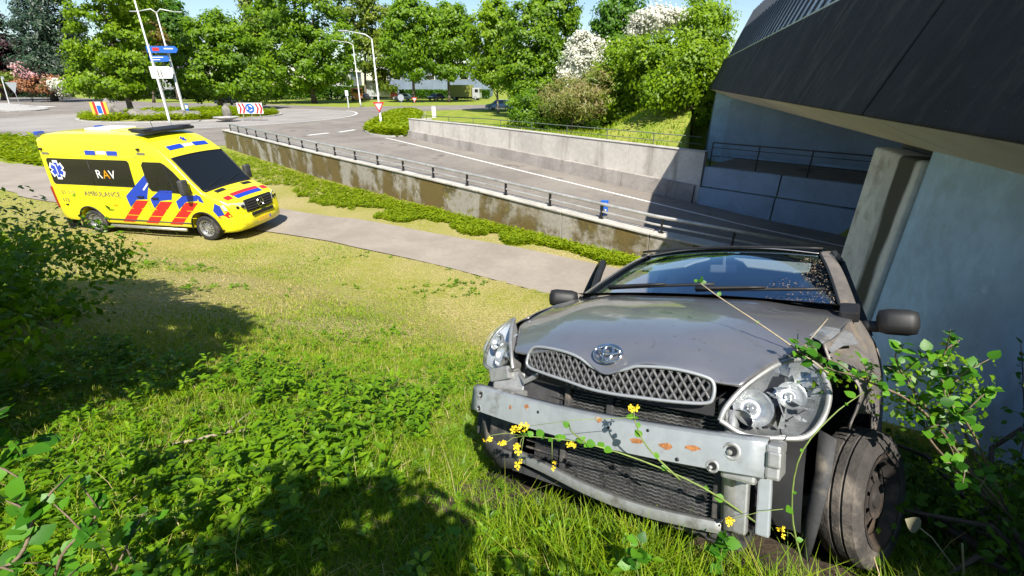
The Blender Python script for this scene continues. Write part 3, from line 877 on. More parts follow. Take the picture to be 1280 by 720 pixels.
mk('field_maple_tree', 'tall dense tree left of the white hawthorn', 672, 58, [(665, 45, 66, 70), (690, 25, 60, 60), (655, 90, 60, 56), (690, 70, 56, 70), (670, 115, 56, 40), (700, 8, 50, 40)], 'leaf_mid', 13, trunk_r=.25, nclump=230, nleaf=15000, cr=.75, size=.21, group='trees and shrubs on the bridge embankment')
mk('hawthorn_tree', 'white flowering hawthorn arching out of the embankment shrubs', 735, 46, [(734, 72, 52, 42), (715, 90, 34, 30), (748, 80, 40, 34), (728, 55, 30, 24)], 'blossom', 14, trunk_r=.12, nclump=130, nleaf=6500, cr=.5, size=.12, group='trees and shrubs on the bridge embankment', asp=.7)
mk('hawthorn_tree', 'white flowering hawthorn on top of the embankment below the skyline', 822, 44, [(820, 26, 54, 26), (800, 38, 26, 18), (846, 22, 30, 18)], 'blossom', 15, trunk_r=.1, nclump=90, nleaf=4200, cr=.5, size=.12, group='trees and shrubs on the bridge embankment', asp=.7)
mk('alder_tree', 'dark green tree between the two white hawthorns', 775, 50, [(768, 28, 44, 50), (780, 55, 50, 46), (756, 60, 40, 40), (790, 20, 30, 34)], 'leaf_deep', 16, trunk_r=.2, nclump=140, nleaf=8500, cr=.65, size=.19, group='trees and shrubs on the bridge embankment')
# shrub masses on the embankment
def shrub(name, label, px, Y, blobs, mat, seed, nleaf=6000, size=.15, cr=.45, nclump=120, group='trees and shrubs on the bridge embankment', asp=.6, cat='shrub', shell=.5):
    b = base_px(px, Y)
    nleaf = int(nleaf * 1.35); size *= .88
    root = thing(name, label, cat, b, group=group)
    o, CC = foliage('foliage', [blob_px(q[0], q[1], Y + (q[4] if len(q) > 4 else 0), q[2], q[3]) for q in blobs], nclump, nleaf, cr, size, MT[mat], root, seed, asp, b, shell=shell)
    mb = MB(b); rs = random.Random(seed)
    for k in range(7):
        c = Vector(CC[rs.randrange(len(CC))])
        mb.tube([Vector(b), Vector(b).lerp(c, .5) + Vector((0, 0, .15)), c], [.035, .025, .008], 5)
    mb.build('stem', MT['bark'], root)
    return root
shrub('hazel_shrub', 'large bright green shrub filling the top of the embankment by the bridge end', 860, 29, [(868, 50, 80, 60), (880, 32, 60, 44), (850, 82, 90, 60), (878, 95, 50, 60), (815, 80, 70, 56), (888, 70, 40, 90), (835, 108, 60, 36), (872, 118, 40, 30), (884, 128, 30, 60), (850, 122, 50, 30)], 'leaf_bright', 21, nleaf=21000, nclump=260, size=.115, cr=.45, shell=.6)
shrub('hazel_shrub', 'lowest bright shrub on the slope touching the bridge end', 868, 25.2, [(872, 98, 50, 60), (846, 104, 50, 46), (886, 118, 28, 60), (824, 116, 44, 34), (862, 82, 60, 50)], 'leaf_bright', 27, nleaf=9000, nclump=130, size=.10, cr=.4, shell=.6)
shrub('hazel_shrub', 'mid green shrub below the dark tree and between the hawthorns', 785, 32, [(785, 85, 80, 56), (770, 112, 70, 48), (805, 115, 70, 50), (765, 126, 40, 40), (785, 142, 50, 36)], 'leaf_bright', 22, nleaf=13000, nclump=180, size=.125, shell=.6)
shrub('elder_shrub', 'ivy green low shrub just above the far wall railing', 680, 33, [(665, 145, 50, 36), (690, 150, 60, 34), (725, 156, 70, 30), (655, 134, 36, 30), (750, 164, 50, 22)], 'leaf_mid', 23, nleaf=7500, nclump=130, size=.11, cr=.4)
shrub('dry_grass_clump', 'reddish brown dry grass stand in the middle of the embankment', 715, 31, [(712, 120, 66, 36), (740, 106, 56, 30), (695, 130, 40, 24), (730, 128, 60, 30)], 'hay', 24, nleaf=6000, nclump=150, size=.16, asp=.15, cr=.5, cat='grass clump')
shrub('bramble_shrub', 'dark small bush at the foot of the field maple', 655, 50, [(660, 134, 34, 30), (652, 144, 26, 18)], 'leaf_deep', 25, nleaf=3500, nclump=60, size=.16)
shrub('thin_shrub', 'sparse sprigs standing above the embankment skyline next to the barrier', 893, 36, [(882, 12, 30, 30), (895, 22, 20, 30), (872, 8, 24, 24)], 'leaf_mid', 26, nleaf=1500, nclump=40, size=.12)
# far left garden shrubs and hedge
gl = 'garden shrubs behind the far left road'
shrub('rhododendron', 'large pink flowering shrub under the conifer', 38, 108, [(36, 88, 28, 18), (44, 95, 24, 14)], 'blossom_pink', 31, nleaf=2600, nclump=60, size=.3, cr=.8, group=gl)
shrub('rhododendron', 'orange and green flowering shrub right of the pink one', 56, 107, [(55, 104, 38, 18), (35, 106, 26, 14)], 'blossom_orange', 32, nleaf=3000, nclump=60, size=.3, cr=.8, group=gl)
shrub('rhododendron', 'white and pink flowering shrub in front of the dark hedge end', 74, 106, [(72, 106, 18, 14), (78, 112, 14, 12)], 'blossom', 33, nleaf=1600, nclump=40, size=.26, cr=.6, group=gl)
shrub('rhododendron', 'pale yellow-green shrub at the far left by the copper beech', 8, 110, [(10, 98, 34, 12), (-6, 100, 30, 14)], 'leaf_lime', 34, nleaf=1800, nclump=40, size=.3, cr=.8, group=gl)
def hedge(name, label, px0, py0, px1, py1, h, w, mat, seed, n, size=.2, cat='hedge'):
    a = gnd(px0, py0); b = gnd(px1, py1); c = (a + b) / 2
    root = thing(name, label, cat, tuple(c))
    rng = np.random.default_rng(seed)
    L = (b - a).length; d = (b - a).normalized(); s = Vector((-d.y, d.x, 0))
    t = rng.random(n) * L; v = (rng.random(n) - .5) * w; z = rng.random(n) ** .6 * h
    P = np.array(a)[None] + np.outer(t, d) + np.outer(v, s) + np.outer(z, (0, 0, 1)) - np.array(c)[None]
    V, F = leaves_arrays(P, rng.normal(size=(n, 3)) + np.array([0, -.3, .5]), size * rng.uniform(.6, 1.3, n), rng, .6)
    mesh_np('foliage', V, F, MT[mat], root, rnd=np.repeat(np.clip(rng.normal(.45, .2, n), 0, 1), 4))
    mb = MB(c); 
    for k in range(int(L / 3) + 1):
        p = a + d * min(L, k * 3.0)
        mb.tube([p, p + Vector((0, 0, h * .8))], .05, 5)
    mb.build('stem', MT['bark'], root)
    return root
hedge('garden_hedge', 'low dark clipped hedge along the far left road', 6, 121.5, 92, 122, 1.5, 1.4, 'hedge_dark', 41, 6000, .28)
hedge('clipped_hedge', 'dark hedge behind the roundabout signs and the oak trunks', 170, 123.5, 300, 124.5, 2.2, 1.6, 'hedge_dark', 42, 7000, .3)
hedge('boundary_hedge', 'shaded hedge along the depot fence under the oak', 318, 124.5, 476, 124.5, 3.0, 1.6, 'leaf_deep', 43, 7000, .32)
hedge('boundary_hedge', 'low shaded hedge in front of the grey hall', 500, 123.8, 612, 123.8, 2.2, 1.5, 'leaf_deep', 44, 5000, .3)
# ------------------------------------------------------------------ wheels (shared builder)
def wheel(parent, c, axis_side, R=.34, w=.22, rim_r=.21, spokes=10, mt='tyre', mr='rim_silver', steer=0.0, cover='slots'):
    """wheel with its axle along local Y; axis_side +1/-1 is the outward direction"""
    root = empty('wheel', c, (0, 0, steer)); root.parent = parent
    M = Matrix.Rotation(-axis_side * math.pi / 2, 3, 'X')       # local Z -> outward Y
    mb = MB()
    h = w / 2
    mb.lathe([(rim_r, -h * .8), (rim_r + .02, -h), (R * .88, -h), (R * .97, -h * .82), (R, -h * .5), (R, -h * .18), (R - .008, -h * .14), (R - .008, -h * .06), (R, -h * .02), (R, h * .3), (R - .008, h * .34), (R - .008, h * .4), (R, h * .44), (R * .97, h * .82), (R * .88, h), (rim_r + .02, h), (rim_r, h * .8)], M, n=36)
    mb.build('tyre', MT[mt], root, smooth=True, ang=30)
    mb = MB()
    mb.lathe([(rim_r + .012, h * .98), (rim_r - .005, h * .96), (rim_r - .02, h * .6), (rim_r - .03, h * .45)], M, n=36)
    mb.lathe([(rim_r - .03, -h * .8), (rim_r - .028, h * .45)], M, n=36)
    # disc with slots
    r0, r1 = .34 * rim_r, rim_r - .028
    mb.lathe([(.0, h * .72), (r0 * .55, h * .72), (r0 * .6, h * .62), (r0, h * .58), (r0 * 1.25, h * .68)], M, n=24)
    for k in range(spokes):
        a = 2 * math.pi * k / spokes; da = math.pi / spokes * .62
        q = []
        for (r_, d_, hh) in ((r0 * 1.2, da * 1.25, .66), (r1, da, .42)):
            q.append([M @ Vector((r_ * math.cos(a - d_), r_ * math.sin(a - d_), h * hh)), M @ Vector((r_ * math.cos(a + d_), r_ * math.sin(a + d_), h * hh))])
        mb.add([q[0][0], q[0][1], q[1][1], q[1][0]], [(0, 1, 2, 3)])
    mb.build('rim', MT[mr], root, smooth=True, ang=35)
    mb = MB()
    mb.lathe([(0, -h * .3), (rim_r * .8, -h * .3), (rim_r * .8, -h * .2), (0, -h * .2)], M, n=24)
    mb.build('brake_disc', MT['black'], root)
    return root
MT['tyre'] = pmat('tyre_rubber', (.028, .027, .027), .8, var=(5, .25), bump=(60, .2), dirt=[((.09, .08, .07), 4, .5, .7)])
MT['rim_silver'] = pmat('wheel_silver', (.42, .42, .42), .4, .7, var=(8, .1))
MT['amb_yellow'] = pmat('ambulance_yellow', (.82, .72, .015), .32, coat=.6, var=(.6, .05))
MT['amb_blue'] = pmat('decal_blue', (.012, .05, .42), .35, coat=.3)
MT['amb_red'] = pmat('decal_red', (.62, .018, .02), .35, coat=.3)
MT['amb_orange'] = pmat('decal_orange', (.80, .32, .01), .4)
MT['decal_white'] = pmat('decal_white', (.80, .80, .78), .4)
MT['decal_grey'] = pmat('decal_grey', (.16, .15, .10), .5)
MT['dark_glass'] = pmat('dark_glass', (.008, .010, .010), .04, spec=.7)
MT['screen_glass'] = glassmat('ambulance_screen_glass', (.42, .47, .47), 1.5)
MT['chrome'] = pmat('chrome', (.75, .75, .76), .12, 1.0)
MT['lamp_glass'] = pmat('lamp_lens', (.62, .65, .68), .08, .25, coat=1.0)
MT['lamp_red'] = pmat('lamp_red', (.30, .01, .012), .15, coat=1.0)
MT['lamp_blue'] = pmat('lamp_blue', (.02, .06, .42), .12, coat=1.0)
MT['grey_plastic'] = pmat('grey_plastic', (.05, .05, .052), .6, var=(10, .2))
MT['inner_dark'] = pmat('cabin_trim', (.03, .03, .032), .8)

# ------------------------------------------------------------------ ambulance
fwp = Vector((-7.8, 11.3, 0)); rwp = Vector((-11.4, 11.98, 0))
hd = (fwp - rwp).normalized(); yaw = math.atan2(hd.y, hd.x)
left = Vector((-hd.y, hd.x, 0))
amb = thing('ambulance', 'yellow ambulance van with blue and red stripes parked on the path edge', 'ambulance', tuple(fwp + left * .86 + Vector((0, 0, .02))), (math.radians(0.8), 0, yaw))
amb.scale = (.935, .935, .935)
WB = 3.665
XS = np.array([-4.75, -4.69, -4.5, -4, -3, -2.2, -1.6, -1.35, -1.1, -.85, -.6, -.35, -.1, .14, .35, .60, .80, .93, 1.0])
ZT = np.array([2.52, 2.66, 2.72, 2.74, 2.75, 2.75, 2.73, 2.67, 2.56, 2.42, 2.20, 1.91, 1.61, 1.34, 1.26, 1.18, 1.08, .97, .84])
WW = np.array([.95, .985, 1.0, 1.01, 1.01, 1.01, 1.01, 1.01, 1.01, 1.005, 1.0, .99, .985, .975, .965, .95, .915, .86, .78])
ZB = np.array([.42, .38, .36, .34, .33, .33, .33, .33, .33, .33, .33, .33, .33, .31, .30, .28, .27, .28, .34])
f_zt = lambda x: np.interp(x, XS, ZT)
f_w = lambda x: np.interp(x, XS, WW)
f_zb = lambda x: np.interp(x, XS, ZB)
def rr(x): return np.interp(x, [-4.75, -1.5, -.6, .1, 1.0], [.16, .16, .10, .10, .16])
def side_y(x, z):
    w = f_w(x); t = np.clip((z - 1.15) / 1.6, 0, None)
    y = w * (1 - .115 * t ** 1.8)
    t2 = np.clip((.75 - z) / .45, 0, 1)
    return y - .035 * t2 ** 2 + .012 * math.exp(-((z - .95) / .10) ** 2)
def section(x):
    zb, zt, r = f_zb(x), f_zt(x), rr(x)
    H = [(0, zb), (f_w(x) - .18, zb), (side_y(x, zb + .07) - .03, zb + .015), (side_y(x, zb + .07), zb + .07)]
    zs = np.linspace(zb + .07, zt - r, 11)[1:]
    H += [(side_y(x, z), z) for z in zs]
    ye = side_y(x, zt - r)
    for a in (22, 45, 68, 90):
        a = math.radians(a); H.append((ye - r + r * math.cos(a), zt - r + r * math.sin(a)))
    for k in (.66, .33, 0): H.append(((ye - r) * k, zt + .035 * (1 - k * k)))
    return H
def top_z(x, y):
    r = rr(x); ye = side_y(x, f_zt(x) - r) - r
    return f_zt(x) + .035 * (1 - min(1, (y / ye)) ** 2)
V = []; Fc = []
xs = sorted(set(list(XS) + list(np.arange(-4.4, .9, .25))))
rings = []
for x in xs:
    H = section(x)
    ringp = [(x, y, z) for y, z in H] + [(x, -y, z) for y, z in reversed(H[1:-1])]
    rings.append([len(V) + i for i in range(len(ringp))]); V += ringp
n = len(rings[0])
for i in range(len(rings) - 1):
    for k in range(n): Fc.append((rings[i][k], rings[i][(k + 1) % n], rings[i + 1][(k + 1) % n], rings[i + 1][k]))
Fc.append(tuple(rings[0])); Fc.append(tuple(reversed(rings[-1])))
mb = MB(); mb.add(V, Fc)
body = mb.build('body', MT['amb_yellow'], amb, smooth=True, ang=38)
# wheel arches cut out
cut = MB()
for x in (0, -WB):
    for s in (1, -1):
        cut.lathe([(0, -.35), (.43, -.35), (.43, .35), (0, .35)], Matrix.Rotation(math.pi / 2, 3, 'X'), (x, s * .95, .36), 32)
cutter = cut.build('cutter', None, None)
cutter.parent = amb
md = body.modifiers.new('arches', 'BOOLEAN'); md.object = cutter; md.operation = 'DIFFERENCE'; md.solver = 'EXACT'
bpy.context.view_layer.update()
dg = bpy.context.evaluated_depsgraph_get()
me2 = bpy.data.meshes.new_from_object(body.evaluated_get(dg))
body.modifiers.clear(); body.data = me2
if not me2.materials: me2.materials.append(MT['amb_yellow'])
bpy.data.objects.remove(cutter)
mb = MB()
for x in (0, -WB):
    mb.box((x, 0, .55), (.88, 1.2, .5))
mb.build('wheel_housing', MT['inner_dark'], amb)
for x in (0, -WB):
    for s in (1, -1):
        wheel(amb, (x, s * .86, .345), s, .345, .225, .215, 12, mr='rim_silver')
        mb = MB()
        arc = []
        for a in np.linspace(-8, 188, 22):
            a = math.radians(a); arc.append((x + .44 * math.cos(a), s * (side_y(x, .36 + .44 * math.sin(a)) + .004), .36 + .44 * math.sin(a)))
        mb.tube(arc, .022, 6); mb.build('arch_trim', MT['black'], amb, smooth=True)
# patches on the side: polygon in (x, z) laid 4 mm proud of the side
def side_poly(name, poly, mat, s=-1, off=.006, parent=None, dens=.12):
    bm = bmesh.new()
    vs = [bm.verts.new((p[0], 0, p[1])) for p in poly]
    f = bm.faces.new(vs)
    bmesh.ops.triangulate(bm, faces=[f])
    for _ in range(3):
        ed = [e for e in bm.edges if e.calc_length() > dens * 2]
        if not ed: break
        bmesh.ops.subdivide_edges(bm, edges=ed, cuts=1)
        bmesh.ops.triangulate(bm, faces=bm.faces[:])
    for v in bm.verts:
        v.co.y = s * (side_y(v.co.x, v.co.z) + off)
    me = bpy.data.meshes.new(name); bm.to_mesh(me); bm.free()
    me.materials.append(mat)
    o = bpy.data.objects.new(name, me); link(o, parent or amb)
    return o
def rrect(x0, x1, z0, z1, r=.06, n=4):
    P = []
    for cx, cz, a0 in ((x1 - r, z1 - r, 0), (x0 + r, z1 - r, 90), (x0 + r, z0 + r, 180), (x1 - r, z0 + r, 270)):
        for k in range(n + 1):
            a = math.radians(a0 + 90 * k / n); P.append((cx + r * math.cos(a), cz + r * math.sin(a)))
    return P
for s in (-1, 1):
    side_poly('side_window', rrect(-4.52, -1.84, 1.42, 2.10, .07), MT['dark_glass'], s)
    win = side_poly('door_window', [(-1.38, 2.08), (-1.44, 2.0), (-1.40, 1.42), (-1.33, 1.34), (-.20, 1.28), (-.12, 1.33), (-.54, 1.86), (-.74, 2.03), (-.84, 2.08)], MT['dark_glass'], s)
    # window divider pillar
    side_poly('window_bar', [(-.80, 2.06), (-.76, 2.05), (-.56, 1.31), (-.61, 1.31)], MT['black'], s, .010)
    # door seams
    for pl in ([(-1.56, 2.3), (-1.55, 2.3), (-1.55, .45), (-1.56, .45)], [(-.06, 1.25), (-.05, 1.25), (-.34, .62), (-.35, .62)]):
        side_poly('door_seam', pl, MT['grey_plastic'], s, .004)
    # side indicators and blue flank lights
    for x0 in (-3.15, -2.45):
        side_poly('flank_light', rrect(x0, x0 + .34, 2.23, 2.34, .02), MT['amb_blue'], s, .008)
    side_poly('reflector', rrect(-2.78, -2.48, 2.25, 2.33, .02), MT['decal_white'], s, .006)
    for x0, z0 in ((-4.62, 2.20), (-1.50, 2.26)):
        side_poly('vent', rrect(x0, x0 + .26, z0, z0 + .06, .02), MT['decal_grey'], s, .008)
    for x0, z0 in ((-4.60, 2.34), (-1.42, 2.40)):
        mb = MB(); mb.box((x0, s * (side_y(x0, z0) + .02), z0), (.09, .05, .06), bev=.012); mb.build('side_camera', MT['black'], amb)
    # door handles
    for x0, z0 in ((-1.75, 1.16), (-1.30, 1.14)):
        mb = MB(); mb.box((x0, s * (side_y(x0, z0) + .025), z0), (.20, .035, .045), bev=.012); mb.build('door_handle', MT['black'], amb)
    # step bar
    mb = MB(); mb.tube([(-3.1, s * 1.0, .28), (-.62, s * 1.0, .28)], .045, 8); mb.build('side_step', MT['galv'], amb, smooth=True)
    # tail lamp
    mb = MB(); mb.box((-4.72, s * .95, 1.02), (.09, .10, .62), bev=.03); mb.build('tail_lamp', MT['lamp_red'], amb)
    # mirror
    mb = MB(); mb.box((-.14, s * 1.17, 1.50), (.14, .22, .40), bev=.045); mb.box((-.14, s * 1.02, 1.34), (.08, .24, .07), bev=.02)
    mb.build('wing_mirror', MT['grey_plastic'], amb, smooth=True)
    # lower rub strip
    side_poly('wheel_marker', rrect(-2.75, -2.62, .86, .91, .02), MT['amb_orange'], s, .006)
def side_line(name, poly, mat, r, s, off=.004, closed=True):
    P_ = list(poly) + ([poly[0]] if closed else [])
    mb = MB(); mb.tube([(x, s * (side_y(x, z) + off), z) for x, z in P_], r, 5, not closed); return mb.build(name, mat, amb, smooth=True)
for s in (-1, 1):
    side_line('window_seal', rrect(-4.52, -1.84, 1.42, 2.10, .07), MT['black'], .012, s)
    side_line('window_seal', [(-1.38, 2.08), (-1.44, 2.0), (-1.40, 1.42), (-1.33, 1.34), (-.20, 1.28), (-.12, 1.33), (-.54, 1.86), (-.74, 2.03), (-.84, 2.08)], MT['black'], .011, s)
    side_line('window_divider', [(-3.15, 2.09), (-3.15, 1.43)], MT['black'], .010, s, .008, False)
    side_line('roof_gutter', [(-4.6, 2.20), (-3, 2.22), (-1.55, 2.20)], MT['decal_grey'], .006, s, .002, False)
    side_line('panel_seam', [(-4.60, 1.30), (-3.2, 1.32), (-1.6, 1.32)], MT['decal_grey'], .004, s, .001, False)
    side_line('panel_seam', [(-3.05, 1.40), (-3.05, .45)], MT['decal_grey'], .004, s, .001, False)
    side_line('rub_strip', [(-3.2, .47), (-.45, .47)], MT['grey_plastic'], .022, s, .002, False)
# slanted stripes: red lower band leaning forward, blue upper band, on both sides
for s in (-1, 1):
    for dx in (0, .77, 1.54):
        k = .92 if dx > 1 else 1.0
        side_poly('red_stripe', [(-2.66 + dx, .42), (-2.28 + dx, .42), (-1.56 + dx, 1.06), (-1.93 + dx, 1.06)], MT['amb_red'], s, .0065)
        if dx < .1:
            bp = [(-2.20, .86), (-2.24, 1.16), (-1.42, 1.76), (-1.38, 1.52), (-1.58, 1.10), (-1.93, 1.075)]
        elif dx < 1:
            bp = [(-1.43, .86), (-1.47, 1.12), (-1.10, 1.36), (-.70, 1.36), (-.80, 1.12), (-1.16, 1.075)]
        else:
            bp = [(-.66, .86), (-.68, 1.08), (-.40, 1.26), (.02, 1.26), (-.02, 1.12), (-.38, 1.075)]
        side_poly('blue_stripe', bp, MT['amb_blue'], s, .0068)
    side_poly('white_stripe', [(-1.62, 1.36), (-1.58, 1.34), (-1.38, 1.52), (-1.40, 1.56)], MT['decal_white'], s, .010)
    side_poly('blue_stripe', [(-.04, 1.30), (.10, 1.24), (.16, 1.06), (.02, 1.10)], MT['amb_blue'], s, .0075)
    side_poly('blue_stripe', [(.36, .86), (.46, .70), (.66, .76), (.60, 1.0), (.46, 1.06)], MT['amb_blue'], s, .0065)
    side_poly('red_stripe', [(.46, .69), (.62, .60), (.86, .70), (.78, .86), (.66, .755)], MT['amb_red'], s, .0072)
    for z in (.62, .82):
        side_poly('yellow_line', [(-2.4, z), (-.2, z), (-.2, z + .014), (-2.4, z + .014)], MT['amb_yellow'], s, .0085)
# lettering
def text_on_side(name, body_txt, x, z, size, mat, s=-1, off=.011, ex=.002, parent=None, sx=1.0):
    cu = bpy.data.curves.new(name, 'FONT'); cu.body = body_txt; cu.size = size; cu.extrude = ex; cu.align_x = 'LEFT'
    cu.resolution_u = 3; cu.space_character = 1.05
    o = bpy.data.objects.new(name, cu); link(o)
    bpy.context.view_layer.update()
    me = bpy.data.meshes.new_from_object(o.evaluated_get(bpy.context.evaluated_depsgraph_get()))
    bpy.data.objects.remove(o)
    me.materials.clear(); me.materials.append(mat)
    o = bpy.data.objects.new(name, me); link(o, parent or amb)
    y = s * (side_y(x, z + size * .3) + off)
    # text runs forward (+x) on the right-hand side, backwards on the left
    R = Matrix(((1 * sx, 0, 0), (0, 0, 1), (0, 1, 0))).to_4x4() if s < 0 else Matrix(((-1 * sx, 0, 0), (0, 0, 1), (0, 1, 0))).to_4x4()
    me.transform(R); o.location = (x, y, z)
    if s < 0:
        pass
    return o
for s in (-1, 1):
    xx = (lambda a, b: a if s < 0 else b)
    text_on_side('lettering', 'AMBULANCE', xx(-3.62, -2.42), 1.12, .20, MT['decal_grey'], s)
    text_on_side('lettering', '21-110', xx(-4.40, -3.72), 1.14, .16, MT['decal_grey'], s)
    text_on_side('lettering', '112', xx(-4.46, -4.1), .92, .16, MT['decal_grey'], s)
    text_on_side('lettering', 'R', xx(-2.98, -2.46), 1.62, .32, MT['decal_white'], s, .014)
    text_on_side('lettering', 'A', xx(-2.76, -2.68), 1.62, .32, MT['amb_orange'], s, .014)
    text_on_side('lettering', 'V', xx(-2.55, -2.90), 1.62, .32, MT['decal_white'], s, .014)
    # six-armed star of life: white outline below, blue star above
    for nm, mm, k, of in (('star_outline', MT['decal_white'], 1.18, .010), ('star', MT['amb_blue'], .92, .014)):
        mb = MB()
        for q in range(3):
            a = math.radians(90 + 60 * q); ca, sa = math.cos(a), math.sin(a)
            L_, W_ = .215 * k, .062 * k + (.012 if k > 1 else 0)
            pts = [(-L_, -W_), (L_, -W_), (L_, W_), (-L_, W_)]
            P3 = []
            for u_, v_ in pts:
                X_ = -4.25 + u_ * ca - v_ * sa; Z_ = 1.80 + u_ * sa + v_ * ca
                P3.append((X_, s * (side_y(X_, Z_) + of + .0004 * q), Z_))
            mb.add(P3, [(0, 1, 2, 3)])
        mb.build(nm, mm, amb)
    mb = MB(); mb.tube([(-4.25, s * (side_y(-4.25, 1.8) + .018), 1.66), (-4.25, s * (side_y(-4.25, 1.8) + .018), 1.95)], .012, 5); mb.build('staff', MT['decal_white'], amb)
# windscreen and patches on the top surface
def top_patch(name, x0, x1, yfun, mat, off=.006, nx=8, ny=12, parent=None, y0=None):
    G_ = []
    for x in np.linspace(x0, x1, nx):
        a, b = yfun(x) if not isinstance(yfun, tuple) else yfun
        G_.append([(x + off * .5, y, top_z(x, abs(y)) + off) for y in np.linspace(a, b, ny)])
    mb = MB(); mb.grid(G_); return mb.build(name, mat, parent or amb, smooth=True)
ws = lambda x: (-(side_y(x, f_zt(x) - rr(x)) - rr(x) * .9), side_y(x, f_zt(x) - rr(x)) - rr(x) * .9)
top_patch('windscreen', -.56, .13, ws, MT['dark_glass'], .008)
for s in (-1, 1):
    e = [ (x, s * (ws(x)[1] - .01), top_z(x, ws(x)[1]) + .014) for x in np.linspace(-.57, .14, 9)]
    mb = MB(); mb.tube(e, .018, 6); mb.build('screen_seal', MT['black'], amb, smooth=True)
for x0 in (-.57, .14):
    mb = MB(); mb.tube([(x0, y, top_z(x0, abs(y)) + .012) for y in np.linspace(ws(x0)[0], ws(x0)[1], 9)], .018, 6); mb.build('screen_seal', MT['black'], amb, smooth=True)
for y0, y1 in ((-.70, -.02), (.02, .68)):
    mb = MB(); mb.tube([(.12, y0, top_z(.12, abs(y0)) + .03), (.06, (y0 + y1) / 2, top_z(.06, abs(y0 + y1) / 2) + .03), (.0, y1, top_z(0, abs(y1)) + .03)], .012, 5); mb.build('wiper', MT['black'], amb)
top_patch('wiper_cowl', .135, .20, ws, MT['black'], .007, 3)
for s in (-1, 1):
    top_patch('bonnet_vent', .24, .36, (s * .50 - .17, s * .50 + .17), MT['black'], .008, 3, 6)
    top_patch('roof_light', -.86, -.75, (s * .42 - .24, s * .42 + .24), MT['amb_blue'], .010, 3, 6)
    top_patch('bonnet_red_stripe', .60, .74, (s * .70 - .11, s * .70 + .11), MT['amb_red'], .006, 4, 6)
top_patch('bonnet_red_stripe', .56, .67, (-.52, .52), MT['amb_red'], .006, 4, 8)
top_patch('bonnet_blue_stripe', .67, .80, (-.50, .50), MT['amb_blue'], .006, 4, 8)
top_patch('reflector', -.84, -.77, (-.16, .16), MT['decal_white'], .008, 3, 4)
mb = MB()
for q in range(3):
    a = math.radians(90 + 60 * q)
    mb.beam((-1.0 - .08 * math.sin(a), .10 - .08 * math.cos(a), top_z(-1.0, .1) + .015 + .06 * math.sin(a)), (-1.0 + .08 * math.sin(a), .10 + .08 * math.cos(a), top_z(-1.0, .1) + .015 - .06 * math.sin(a)), .035, .008, up=(.5, 0, .85))
mb.build('star', MT['amb_blue'], amb)
# grille, headlamps, bumper
mb = MB(); mb.box((.985, 0, .90), (.08, 1.06, .34), bev=.05); gr = mb.build('grille', MT['black'], amb)
for z in (.80, .87, .94, 1.01):
    mb = MB(); mb.box((1.03, 0, z), (.03, .98 - abs(z - .9) * .4, .024), bev=.006); mb.build('grille_bar', MT['grey_plastic'], gr)
mb = MB()
MX = Matrix.Rotation(math.pi / 2, 3, 'Y')
for k in range(24):
    pass
mb.tube([(1.055, .115 * math.cos(a), .905 + .115 * math.sin(a)) for a in np.linspace(0, 2 * math.pi, 25)], .012, 6, False)
for a in (90, 210, 330):
    a = math.radians(a); mb.tube([(1.055, 0, .905), (1.055, .11 * math.cos(a), .905 + .11 * math.sin(a))], [.02, .006], 5)
mb.build('emblem', MT['chrome'], gr)
for s in (-1, 1):
    pts = [(.985, s * .54, 1.0), (.985, s * .54, .83), (.91, s * .80, .80), (.70, s * .955, .86), (.60, s * .965, 1.0), (.83, s * .84, 1.05)]
    mb = MB(); mb.prism(pts, (.03, s * .012, .012)); o = mb.build('headlamp', MT['lamp_glass'], amb); bevel(o, .012)
    mb = MB(); mb.tube([(.975, s * .62, .92), (1.02, s * .62, .92)], .045, 10); mb.tube([(.93, s * .76, .92), (.97, s * .77, .92)], .04, 10); mb.build('lamp_bowl', MT['black'], o)
    mb = MB(); mb.lathe([(0, .03), (.055, .02), (.06, 0)], Matrix.Rotation(math.pi / 2, 3, 'Y'), (.955, s * .70, .52), 14); mb.build('fog_lamp', MT['black'], amb)
Gb = []
for z, dx in ((.26, -.03), (.32, .06), (.50, .085), (.64, .06), (.72, .0)):
    Gb.append([(np.interp(abs(y), [0, .5, .8, .95, 1.0], [1.0, .985, .90, .70, .50]) + dx, y, z) for y in np.linspace(-.99, .99, 25)])
mb = MB(); mb.grid(Gb); solidify(mb.build('front_bumper', MT['amb_yellow'], amb, smooth=True), .02)
mb = MB(); mb.box((1.075, 0, .66), (.05, .86, .09), bev=.02); mb.build('lower_intake', MT['black'], amb)
mb = MB(); mb.box((1.098, 0, .46), (.012, .52, .11), bev=.004); pl = mb.build('number_plate', MT['sign_yellow'], amb)
mb = MB(); mb.box((1.106, .20, .46), (.004, .05, .09)); mb.build('plate_band', MT['sign_blue'], pl)
# roof equipment
mb = MB(); mb.box((-1.42, 0, 2.82), (.42, 1.62, .075), M=Matrix.Rotation(.10, 3, 'Y'), bev=.03); lb = mb.build('light_bar', MT['black'], amb)
for s in (-1, 1):
    mb = MB(); mb.box((-1.42, s * .62, 2.866), (.30, .30, .02), bev=.008); mb.build('blue_lens', MT['grey_plastic'], lb)
    mb = MB(); mb.box((-4.60, s * .82, 2.74), (.14, .20, .10), bev=.03); mb.build('rear_beacon', MT['lamp_blue'], amb)
mb = MB(); mb.box((-3.3, .1, 2.80), (.85, .80, .06), bev=.025); mb.build('roof_hatch', MT['decal_white'], amb)
mb = MB(); mb.box((-2.15, -.2, 2.81), (.30, .16, .05), bev=.02); mb.build('roof_unit', MT['black'], amb)
mb = MB(); mb.tube([(-2.1, .3, 2.78), (-2.12, .3, 3.0)], .008, 5); mb.build('roof_antenna', MT['black'], amb)
